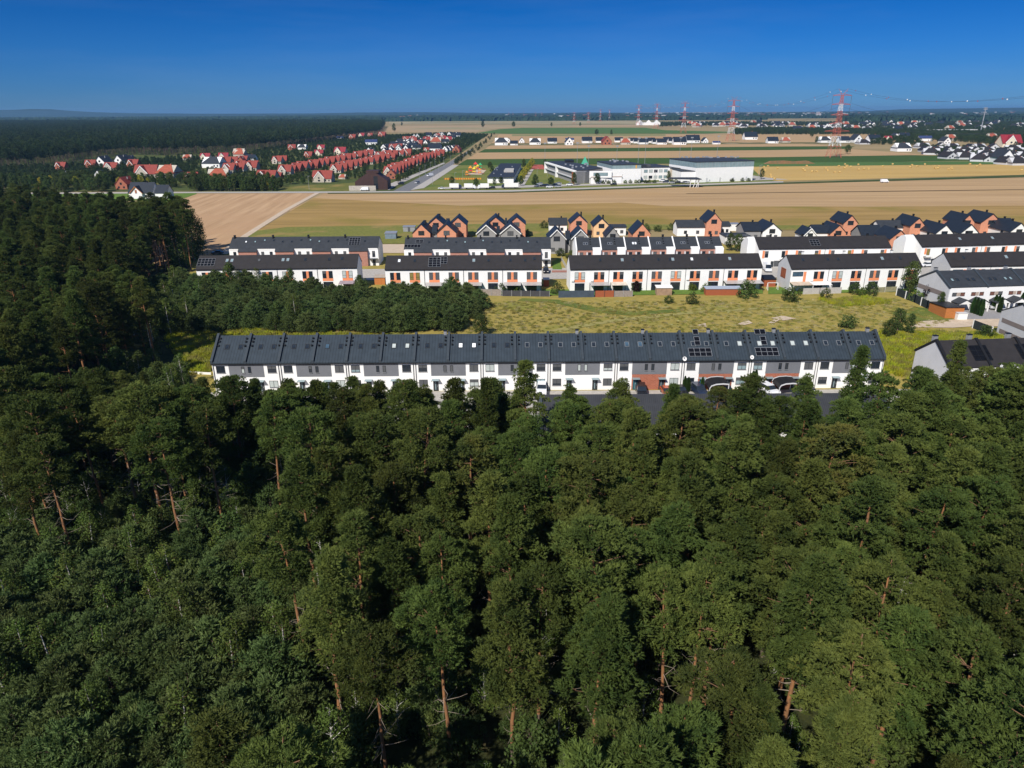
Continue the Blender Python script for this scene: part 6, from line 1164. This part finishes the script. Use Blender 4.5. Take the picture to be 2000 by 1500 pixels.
# black-roofed house by the stubble field
o, _ = gable_house('big black-roofed white house with an orange-trimmed front gable, by the left stubble field', 276, 388, 46, 11, 3.6, 9.2, WHITE, NAVY, axis='x', name='family_house'); hpos.append((o.location.x, o.location.y, 13))
MB().prism([(-5.2, 0), (1.6, 0), (1.6, 3.6), (-1.8, 7.2), (-5.2, 3.6)], -1.5, 5, axis='y').build('front_gable', WHITE, o); MB().prism([(-5.9, 3.2), (-1.8, 7.25), (2.3, 3.2), (2.3, 3.6), (-1.8, 7.7), (-5.9, 3.6)], -1.9, 5, axis='y').build('gable_roof', NAVY, o)
MB().prism([(-5.9, 3.05), (-1.8, 7.1), (2.3, 3.05), (2.3, 3.5), (-1.8, 7.6), (-5.9, 3.5)], -2.1, -1.903, axis='y').build('gable_trim', OWOOD, o); window(o, -1.8, 3.4, 1.2, 2., mat('wood_shutter', (.35, .13, .06)), y=-1.5)
MB().prism(gable_prof(9, 3.2, 7.6, 1), 8.5, 16).build('side_wing', WHITE, o); MB().prism(roof_prof(9, 3.2, 7.6, y0=1), 8.45, 16.4).build('wing_roof', NAVY, o)
# line of new houses in the fields, y 262-285
FN = [('dark', 920+0, 0)]
row2 = [(979, 284, 'darkhip', 1.25, 'with a wide yellowish wall, leftmost'), (1004, 284, 'dark', .8, 'grey and unfinished, second'), (993, 279, 'wg', .8, 'behind the first two'), (1019, 279.5, 'wg', .9, 'dark-roofed behind the unfinished one'), (1045, 283, 'darkhip', 1.1, 'broad with a dark hip, standing alone'), (1079, 280.5, 'dark', 1.0, 'fourth standing alone'), (1112, 283.5, 'wg', 1.2, 'under the bright blue roof'), (1113, 277, 'blue', .7, 'bright blue, rear'), (1147, 279.5, 'dark', 1.1, 'right of the blue roof'), (1173, 279, 'dark', 1.0, 'left of the brick shell'), (1186, 283, 'og', 1.3, 'unfinished brick shell'), (1209, 278, 'dark', .9, 'behind the green roof'), (1222, 283, 'hip', 1.0, 'with the pale green front'),
        (1236, 279, 'dark', .9, 'first of the stepped dark roofs'), (1246, 280, 'dark', .9, 'second of the stepped dark roofs'), (1257, 282, 'dark', 1.0, 'third of the stepped dark roofs'), (1272, 279, 'dark', .9, 'fourth of the stepped dark roofs'), (1283, 281, 'dark', .9, 'fifth of the stepped dark roofs'), (1293, 282.5, 'dark', 1.0, 'sixth of the stepped dark roofs'), (1304, 277.5, 'dark', .9, 'first of the rear trio'), (1314, 279, 'dark', .9, 'second of the rear trio'), (1328, 283, 'dark', 1.3, 'wide, in front at the right'), (1345, 277, 'dark', 1.0, 'rear, left of the widest one'), (1354, 279.5, 'dark', 1.4, 'widest, right of the dense part'), (1378, 279.5, 'wg', .9, 'small white gable standing alone'), (1400, 282, 'blue', .55, 'low white box'), (1467, 273, 'dark', 1.5, 'dark and low, alone on the right'), (1510, 280, 'dark', 1.1, 'with a brick wall, alone further right'), (1536, 279, 'hip', .9, 'roofless brick shell on the far right')]
for px, py, k, s, wh in row2: vh(k, px, py, 'field row of new houses, '+wh, s*1.12, rnd.uniform(-.06, .06), grp='new houses among the far fields')
PT['far'] = white_gable('far_house', LGREY, BROWNROOF, 12, 13, 2.3, 6.6); PT['farx'] = proto('far_house', LGREY, BROWNROOF, 16, 13, 2.1, 6.4, cross=False, hip=True); ADJ['far'] = 'brown-black roofed white gable house'; ADJ['farx'] = 'brown-black hip-roofed house'
FR = [(1613, 279, 'darkhip', 1.2, 'just left of the tall pylon'), (1650, 279, 'dark', 1.25, 'right behind the tall pylon'), (1676, 279, 'wg', 1.5, 'bright white, second right of the pylon'), (1709, 277, 'dark', 1.4, 'third right of the pylon'), (1735, 275, 'crim', .8, 'red among dark roofs right of the pylon'), (1750, 272, 'wg', 1.2, 'fourth right of the pylon'), (1768, 271, 'dark', 1.3, 'black, fifth right of the pylon'), (1808, 276, 'blue', 1.1, 'big white two-storey one with a grey roof'), (1690, 282, 'farx', 1.1, 'low, before the bright white one'), (1766, 296, 'darkhip', 1.3, 'dark with a brick arch before the village'), (1850, 281, 'wg', 1.2, 'tall white at the back of the dark-roofed village'), (1860, 275, 'hip', 1.2, 'with a bright orange roof in the dark-roofed village'), (1940, 272, 'hip', 1.2, 'with a salmon hipped roof in the dark-roofed village'), (1976, 288, 'crim', 1.7, 'with a long bright red roof near the right edge'), (1966, 319, 'wg', 1.5, 'tall white gable nearest the track at the right edge')]
for px, py, k, s, wh in FR: vh(k, px, py, wh, s, rnd.uniform(-.1, .1), grp='houses right of the tall pylon')
vi = 0
for r_, (y0, n, xs) in enumerate([(289, 7, 1812), (296, 8, 1800), (303, 9, 1806), (310, 8, 1848), (317, 6, 1890), (323, 4, 1940)]):
    for i in range(n):
        px = xs+i*27+r_*6+rnd.uniform(-7, 7); 
        if px > 2040: continue
        vh('far' if (i+r_) % 2 else 'farx', px, y0+i*.9+rnd.uniform(-1.5, 1.5), f'dark-roofed village, {ONES[r_]} row from the back, {nth(i)} from the left', 1.08, rnd.uniform(-.5, .3), grp='dark-roofed village on the right')
TW = [(1345, 241), (1375, 246), (1400, 249), (1440, 248), (1480, 247), (1520, 246), (1600, 243)]
far_l = []
for k in range(96):
    px = rnd.uniform(1345, 2000); py = rnd.choice([rnd.uniform(240, 250), rnd.uniform(246, 258) if px > 1550 else rnd.uniform(243, 249)]); far_l.append((px, py))
far_l.sort()
for i, (px, py) in enumerate(far_l):
    vh(rnd.choice(['far', 'farx', 'farx', 'dark', 'hip', 'far', 'wg']), px, py, f'distant town on the right, {nth(i)} from the left', 1.5, rnd.uniform(-.6, .6), grp='distant town houses')
for k, src in PT.items():
    if k not in used:
        for c in list(src.children_recursive)+[src]: bpy.data.objects.remove(c)
# village trees
VP = W([(-60, 376), (150, 376), (235, 377), (330, 374), (372, 374), (540, 374), (560, 363), (700, 352), (752, 346), (790, 352), (870, 312), (955, 264), (880, 260), (740, 266), (600, 274), (480, 300), (330, 312), (60, 330), (-60, 332)])
hp = np.array([(a, c, r_) for a, c, r_ in hpos]); vt = []
for x, y in scatter(VP, 7.4, seed=9):
    px, py = proj(x, y); left = px < 380
    if px < -40: continue
    dx_ = hp[:, 0]-x; dy_ = hp[:, 1]-y; al = y/math.hypot(x, y); near = (np.hypot(dx_, dy_) < hp[:, 2]*1.12)
    front = (dy_ > 0) & (dy_ < 34) & (np.abs(dx_-dy_*x/y) < hp[:, 2]*.9)
    if near.any() or (front.any() and rnd.random() < .72): continue
    if 235 < px < 375 and py > 368: continue
    if not left and rnd.random() < .06: continue
    vt.append((y, x, rnd.uniform(.75, 1.25)*(1.0 if left else .72)))
vt += [(P(px, py)[1]+rnd.uniform(-3, 3), P(px, py)[0]+rnd.uniform(-3, 3), rnd.uniform(.8, 1.25)) for px, py in lerp_row([(376, 373), (470, 373), (545, 372)], 40)+lerp_row([(380, 364), (470, 366), (535, 368)], 30)+lerp_row([(30, 350), (120, 360), (225, 362)], 40)]
vt += [(P(px, py)[1]+rnd.uniform(-3, 3), P(px, py)[0]+rnd.uniform(-2, 2), rnd.uniform(.7, 1.1)) for px, py in lerp_row([(775, 358), (800, 344), (850, 324), (905, 292), (925, 275)], 34)]
vt += [(P(px, py)[1]+rnd.uniform(-5, 5), P(px, py)[0]+rnd.uniform(-4, 4), rnd.uniform(.8, 1.1)) for px, py in lerp_row([(885, 322), (925, 298), (958, 270), (965, 262)], 40)]
vt.sort(); TK = {}; cnt = {}
for i, (y, x, s) in enumerate(vt[:290]):
    px, py = proj(x, y); where = 'left of the black-roofed house' if px < 240 else 'between the black-roofed house and the red-roofed rows' if px < 560 else 'among the red-roofed rows' if px < 760 else 'along the main street'
    TK[(y, x)] = cnt.get(where, 0); cnt[where] = TK[(y, x)]+1
    plant('garden_tree', BROADS[i % 3] if rnd.random() < .93 else (GOLDT if rnd.random() < .4 else BUSHY), f'green garden tree {where}, {nth(TK[(y, x)])} nearest the camera', 'tree', x, y, s, group='garden trees '+where)
stuff('village_trees', 'far_bush', [(x, y) for y, x, s in vt[290:]], [s*.62 for y, x, s in vt[290:]], 'trees and hedges filling the far part of the red-roofed village', 'trees')
# ------------------------------------------------------------------ far woods, distant tree belts, hills
FW_ = W([(-200, 332), (60, 331), (240, 303), (330, 305), (480, 297), (600, 282), (700, 268), (742, 262), (752, 247), (700, 242.5), (-200, 244)]); p_ = scatter(FW_, 8.2, seed=10)
stuff('far_pine_forest', 'far_pine', p_, np.random.default_rng(5).uniform(.85, 1.25, len(p_)), 'endless dark pine forest left of the fields', 'forest')
def canopy(name, px0, px1, pya, pyb, z, nx, ny, amp, m, label=None, dip=False):
    """bumpy roof of a wood too far away to tell trees apart"""
    r = np.random.default_rng(nx); ys = np.linspace(P(1000, pya)[1], P(1000, pyb)[1], ny); b = MB(); V = []
    for j, y in enumerate(ys):
        dp = fw.y*y+CH*math.sin(PITCH); x0, x1 = (px0-1000)/F*dp, (px1-1000)/F*dp
        for i in range(nx): V.append((x0+(x1-x0)*i/(nx-1)+r.normal(0, 4), y+r.normal(0, 4), (z+r.normal(0, amp)) if 0 < j and 0 < i < nx-1 else .1))
    T = []
    for j in range(ny-1):
        for i in range(nx-1): a = j*nx+i; T += [(a, a+1, a+nx+1), (a, a+nx+1, a+nx)]
    me = np_mesh(name, np.array(V), np.array(T), [m]); return tag(link(name, me), label or 'far woods merging into one dark band', 'woods', kind='stuff')
CAN = mat('far_canopy', (.040, .070, .034), rough=.95, scale=.02, col2=(.020, .040, .022), spec=.05)
canopy('far_woods', -300, 750, 244, 228.5, 15, 500, 90, 2.6, CAN, 'dark pine forest reaching to the hills on the left')
canopy('distant_woods', 520, 1500, 236.5, 226, 13, 500, 24, 3, CAN, 'dark belt of woods beyond the far fields')
canopy('distant_woods', 1150, 2300, 234, 224.5, 12, 600, 24, 4, CAN, 'dark belt of woods behind the distant town')
canopy('distant_woods', 1640, 2300, 243, 234, 16, 400, 24, 3, CAN, 'woods right of the distant town')
for nm, pts, n_, lab in (('distant_trees', [(1285, 248), (1345, 246), (1600, 246), (1760, 262), (2100, 268), (2100, 240), (1600, 240), (1345, 240), (1290, 241)], 16, 'trees between the houses of the distant town'), ('distant_trees', [(1432, 263), (1700, 263), (1900, 270), (1900, 258), (1700, 254), (1500, 252), (1436, 255)], 9.5, 'dark tree belt before the distant town'), ('distant_trees', [(1700, 283), (1800, 285), (1790, 276), (1880, 278), (2060, 300), (2060, 262), (1700, 262)], 11, 'trees behind the dark-roofed village'), ('distant_trees', [(1800, 300), (1990, 325), (2060, 328), (2060, 300), (1800, 290)], 9, 'garden trees of the dark-roofed village')):
    wp = W(pts); p_ = [q for q in scatter(wp, n_, seed=12) if (np.hypot(hp[:, 0]-q[0], hp[:, 1]-q[1]) > 8).all()]; stuff(nm, 'far_bush', p_, .72 if 'dark-roofed village' in lab and n_ == 9 else .9, lab, 'trees')
for i, (px, py, s) in enumerate([(943, 249.5, 2.3), (1003, 248.5, 2.2), (1077, 248, 1.6), (1133, 247, 1.5), (1165, 263.5, 1.5), (1194, 264, 1.3), (1451, 266, 1.2), (1585, 268, 1.3), (770, 258, 2.4), (785, 246, 1.5), (1655, 300, 1.3), (1594, 280, 1.2)]):
    x, y = P(px, py); plant('field_tree', BROADS[i % 3], f'solitary dark tree in the far fields, {nth(i)} in the list from the left wood' if False else 'solitary dark tree '+['left of two on the open far field', 'right of two on the open far field', 'low, on the far field right of the pair', 'tiny, near the first far pylon', 'wide, behind the brick shell', 'small, behind the green-fronted house', 'left of the lone dark house', 'left of the tall pylon on the tan field', 'before the end of the pine forest', 'small, behind the forest end', 'at the foot of the houses right of the pylon', 'low, left of the tall pylon'][i], 'tree', x, y, s)
HILL = mat('far_hill_woods', (.030, .055, .040), rough=1, var=.2, scale=.004, spec=0)
def hills(pts, D, dp, name='hills'):
    b = MB(); V = []
    for px, py in pts: d = fw+RT*((px-1000)/F)-UP*((py-750)/F); t = D/d.y; V.append((d.x*t, D, CH+d.z*t))
    for (a, c) in zip(V, V[1:]): b.poly([(a[0], D-dp, 0), (c[0], D-dp, 0), c, a]); b.poly([a, c, (c[0], D+dp, 0), (a[0], D+dp, 0)])
    struct(b.build(name, HILL))
hills([(-400, 219), (-60, 216.5), (30, 214.5), (60, 213.2), (100, 213.6), (140, 216.5), (185, 219), (260, 221), (400, 222), (600, 221.5), (660, 220.6), (700, 219.6), (830, 219), (880, 219.6), (980, 221), (1100, 220.2), (1150, 219.4), (1300, 220.8), (1500, 219.4), (1700, 216.5), (1760, 213.5), (1850, 212), (2000, 210.2), (2400, 209)], 11000, 1500)
b = MB(); r2 = random.Random(3)
for i in range(150):
    px = r2.choice([r2.uniform(1180, 2000), r2.uniform(1200, 1700), r2.uniform(600, 1180) if i % 4 == 0 else 1600]); py = r2.uniform(223.5, 232)-(px-1000)*.004; x, y = P(px, py); s = r2.uniform(3, 9)*(1+y/12000)
    b.box(x-s*r2.uniform(.6, 2.5), x+s, y, y+s, 6, 14+s*.35, r2.choice([0, 0, 1]))
tag(b.build('distant_city', [LGREY, mat('far_red', (.3, .12, .09))]), 'pale specks of a far city strewn over the wooded horizon', 'city', kind='stuff')
# ------------------------------------------------------------------ pylons, cables, bales, floodlight tower
def tower_mesh(Hh=70.):
    b = MB(); hw = lambda z: 6.2*(1-z/26) + 2.9*(z/26) if z < 26 else 2.9*(1-(z-26)/38)+1.05*((z-26)/38) if z < 64 else 1.05
    lv = [0, 12, 22, 27, 31, 36, 40, 44, 48, 52, 55, 58, 61, 64]; col = lambda z: 0 if z < 12 else 1 if z < 22 else 0 if z < 31 else 1 if z < 36 else 0 if z < 48 else 1 if z < 55 else 0
    for z0, z1 in zip(lv, lv[1:]):
        a, c = hw(z0), hw(z1); m = col(z0); q = .34 if z0 < 30 else .24
        for sx, sy in ((-1, -1), (1, -1), (1, 1), (-1, 1)): b.bar((sx*a, sy*a, z0), (sx*c, sy*c, z1), q*.5, m)
        for (s1, s2) in (((-1, -1), (1, -1)), ((1, -1), (1, 1)), ((1, 1), (-1, 1)), ((-1, 1), (-1, -1))):
            if z0 == 0: b.bar((s1[0]*a, s1[1]*a, z0), ((s1[0]*.15+s2[0]*-.15 if False else (s1[0]+s2[0])/2*c), (s1[1]+s2[1])/2*c, z1), .14, m); b.bar((s2[0]*a, s2[1]*a, z0), ((s1[0]+s2[0])/2*c, (s1[1]+s2[1])/2*c, z1), .14, m)
            else: b.bar((s1[0]*a, s1[1]*a, z0), (s2[0]*c, s2[1]*c, z1), .12, m); b.bar((s2[0]*a, s2[1]*a, z0), (s1[0]*c, s1[1]*c, z1), .12, m)
            b.bar((s1[0]*c, s1[1]*c, z1), (s2[0]*c, s2[1]*c, z1), .14, m)
    return b.mesh('lattice_tower', [PYR, PYW])
TM = tower_mesh()
def arm_mesh(w_, drop=1.8):
    b = MB()
    for s_ in (-1, 1):
        for y in (-.9, .9): b.bar((s_*.9, y, 0), (s_*w_, 0, 0), .2); b.bar((s_*.9, y, drop), (s_*w_, 0, 0.1), .16)
        for t in (.3, .6): x = s_*(.9+(w_-.9)*t); b.bar((x, -.9*(1-t), 0), (x, 0, drop*(1-t)), .1); b.bar((x, .9*(1-t), 0), (x, -.9*(1-t), 0), .1)
    return b.mesh('crossarm', PYR)
AR = {z: arm_mesh(w_) for z, w_ in ((27.5, 13.5), (35, 10), (44, 9.5), (54.5, 10), (63.5, 10))}
INS = MB().bar((0, 0, 0), (0, 0, -7.5), .28, 0, .2, 6).mesh('insulator', mat('insulator_glass', (.10, .14, .18), rough=.4)); HORN = MB(); HORN.bar((0, 0, 0), (5.2, 0, 6.5), .2, 0, .12); HORN.bar((0, 0, 0), (-5.2, 0, 6.5), .2, 0, .12); HORN.bar((-3, 0, 4), (3, 0, 4), .1) if False else None; HM = HORN.mesh('earth_wire_horn', PYR)
PY = []
for i, (px, py, lab) in enumerate([(1627, 308, 'tallest red and white lattice pylon, rising above the horizon on the right'), (1426, 276, 'second tallest red and white pylon, left of the tallest'), (1334, 260, 'third red and white pylon, between the second and the fourth'), (1281, 250.5, 'fourth pylon, small, beside the white farm buildings'), (1246, 245, 'fifth pylon, smaller still, left of the white farm buildings'),
                              (1121, 243, 'grey-white pylon standing out on the far field'), (1149, 240.5, 'small pylon right of the far field one'), (1172, 238, 'tiny pylon in the right far group, left'), (1190, 235, 'tiny pylon in the right far group, right'), (1058, 231, 'tiny pylon against the dark woods, right of a pair'), (1046, 231, 'tiny pylon against the dark woods, left of a pair'), (1002, 228.5, 'faint pylon on the left far group, right'), (994, 228.5, 'faint pylon on the left far group, left'), (1023, 228, 'faint lone pylon between the left far group and the pair')]):
    x, y = P(px, py); o = thing('power_pylon', lab, 'pylon', x, y, 0, 0, 'red and white pylons'); PY.append((x, y)); link('lattice_tower', TM, o)
    if i >= 9: o.scale = (.75, .75, .6)
    elif i >= 5: o.scale = (.8, .8, .65 if i < 7 else .8)
    for z, m in AR.items():
        a = link('crossarm', m, o, (0, 0, z)); w_ = {27.5: 13.5, 35: 10, 44: 9.5, 54.5: 10, 63.5: 10}[z]
        if z > 50 and i < 5: [link('insulator', INS, a, (s_*w_, 0, -.1)) for s_ in (-1, 1)]
    link('earth_wire_horn', HM, o, (0, 0, 63.8))
WIRE = mat('cable', (.05, .06, .08), rough=.6, var=.05); BALL = [mat('ball_white', (.85, .85, .85)), mat('ball_red', (.5, .05, .03))]
bw = None
def cable(label, a, c, sag, balls=0, r=.07):
    b = MB(); A, C_ = Vector(a), Vector(c); n = 24; pt = [A.lerp(C_, i/n)-Vector((0, 0, sag*4*(i/n)*(1-i/n))) for i in range(n+1)]
    for p, q in zip(pt, pt[1:]): b.bar(p-A, q-A, r, sides=3)
    o = b.build('power_cable', WIRE, None, A); tag(o, label, 'cable', 'cables of the pylon line')
    for k in range(balls):
        t = (k+.5)/balls; i = t*n; f = i-int(i); p = pt[int(i)].lerp(pt[min(n, int(i)+1)], f)-A; key = ('ball', k % 2)
        if key not in WM:
            s_ = MB(); R_ = .5 if k % 2 == 0 else .42
            for u in range(6):
                for v in range(4):
                    def sp(u, v): return (R_*math.cos(u*1.0472)*math.sin(v*.7854), R_*math.sin(u*1.0472)*math.sin(v*.7854), R_*math.cos(v*.7854))
                    s_.poly([sp(u, v), sp(u+1, v), sp(u+1, v+1), sp(u, v+1)] if 0 < v < 3 else [sp(u, v), sp(u+1, v+1), sp(u, v+1)] if v == 0 else [sp(u, v), sp(u+1, v), sp(u, v+1)])
            WM[key] = s_.mesh('marker_ball', BALL[k % 2])
        link('marker_ball', WM[key], o, p)
    return o
P0 = (PY[0][0]+14, PY[0][1]-400)
chain = [P0]+PY[:5]; NM = ['right of the tallest pylon, out of the picture', 'between the tallest and the second pylon', 'between the second and third pylon', 'between the third and fourth pylon', 'between the fourth and fifth pylon']
for k, (a, c) in enumerate(zip(chain, chain[1:])):
    for s_ in (-1, 1):
        sd = 'left' if s_ < 0 else 'right'; cable(f'{sd} earth wire with marker balls {NM[k]}', (a[0]+s_*5.2, a[1], 70.2), (c[0]+s_*5.2, c[1], 70.2), 15, 12 if s_ > 0 else 10)
        if k < 3:
            for z in (56, 47): cable(f'{sd} {"upper" if z > 50 else "lower"} power cable {NM[k]}', (a[0]+s_*10, a[1], z), (c[0]+s_*10, c[1], z), 16, 0, .09)
x, y = P(1915, 258.5); o = thing('floodlight_tower', 'tall grey stadium floodlight tower above the trees at the upper right', 'floodlight tower', x, y); MB().bar((0, 0, 0), (0, 0, 50), 1.2, 0, .8, 6).build('mast', STEEL, o); b = MB(); [b.box(-4, 4, -.6, .6, z, z+1.8) for z in (41, 47, 50)]; b.box(-9, 9, -.5, .5, 38, 38.8); b.build('lamp_panel', STEEL, o)
x, y = P(1870, 259.5); o = thing('stadium_stand', 'long low stadium stand with white roof and red front below the floodlight tower', 'stand', x, y); MB().box(-40, 40, 0, 14, 0, 5).build('wall', mat('red_stand', (.28, .07, .06)), o); MB().box(-62, 42, -2, 15, 5.01, 7).build('roof', LGREY, o)
x, y = P(1266, 244.6); o = thing('farm_building', 'white farm buildings with three gables beside the fourth pylon', 'farm', x, y); b = MB(); b.box(-42, 42, 0, 12, 0, 8); [b.prism([(q-10, 8), (q, 17), (q+10, 8)], 0, 12, axis='y') for q in (-28, 2, 30)]; b.build('wall', WHITE, o); MB().box(-42, 42, .5, 12, 8.01, 9.5).build('roof', LGREY, o)
cyl = MB().bar((0, -.75, 0), (0, .75, 0), .8, sides=12).mesh('hay_bale', HAY)
bal = [(1575.5, 325.5), (1568, 332), (1571.5, 335), (1586.5, 336.5), (1595, 336), (1612.5, 329.5), (1616, 334), (1630, 337.3), (1639, 337.8), (1638, 326), (1650, 322.5), (1652, 326.7), (1654.5, 325.3), (1649, 329.7), (1661.5, 327), (1676, 323), (1676.5, 332.7), (1686.5, 331.4), (1696, 330.7), (1724, 326.3), (1743, 322.2), (1778, 328), (1781, 323.8), (1791, 326.3), (1806, 322), (1824.5, 327), (1826, 330.5), (1832, 329.5), (1834, 326.5), (1852, 332.5), (1858.5, 331.5), (1858, 329), (1894, 322), (1908, 326.5), (1914, 323), (1995, 334), (1492, 327.5), (1500, 326.2), (1494, 333.8), (1518, 329.5), (1504.5, 342.8), (1506.5, 347), (1513, 351)]
bal.sort(); jb = random.Random(4)
for i, (px, py) in enumerate(bal): x, y = P(px, py); tag(link('hay_bale', cyl, None, (x, y, .78), jb.uniform(-.5, 2.)), f'round golden hay bale on the stubble right of the school, {nth(i)} from the left', 'hay bale', 'round hay bales on the golden stubble')
x, y = P(1540, 320); tag(MB().prism([(-24, 0), (-18, 2.6), (-4, 3), (6, 2.2), (18, 2.8), (26, 0)], -3, 3, axis='y').build('earth_heap', two_scale('brown_earth', (.30, .16, .08), (.22, .12, .06), (.2, .14, .07), .6, .2), None, (x, y, 0)), 'long brown earth heap on the green strip left of the bales', 'earth heap')
# ------------------------------------------------------------------ air
b = MB().box(-9000, 9000, -180, 13500, -1, 78); hz = b.build('haze', mat('haze_air', (1, 1, 1))); hm = hz.data.materials[0]; n = hm.node_tree.nodes; n.clear(); out = n.new('ShaderNodeOutputMaterial'); vo = n.new('ShaderNodeVolumePrincipled')
vo.inputs['Color'].default_value = (.30, .60, 1, 1); vo.inputs['Density'].default_value = 6e-5; vo.inputs['Anisotropy'].default_value = .2; hm.node_tree.links.new(vo.outputs[0], out.inputs['Volume']); tag(hz, kind='stuff')
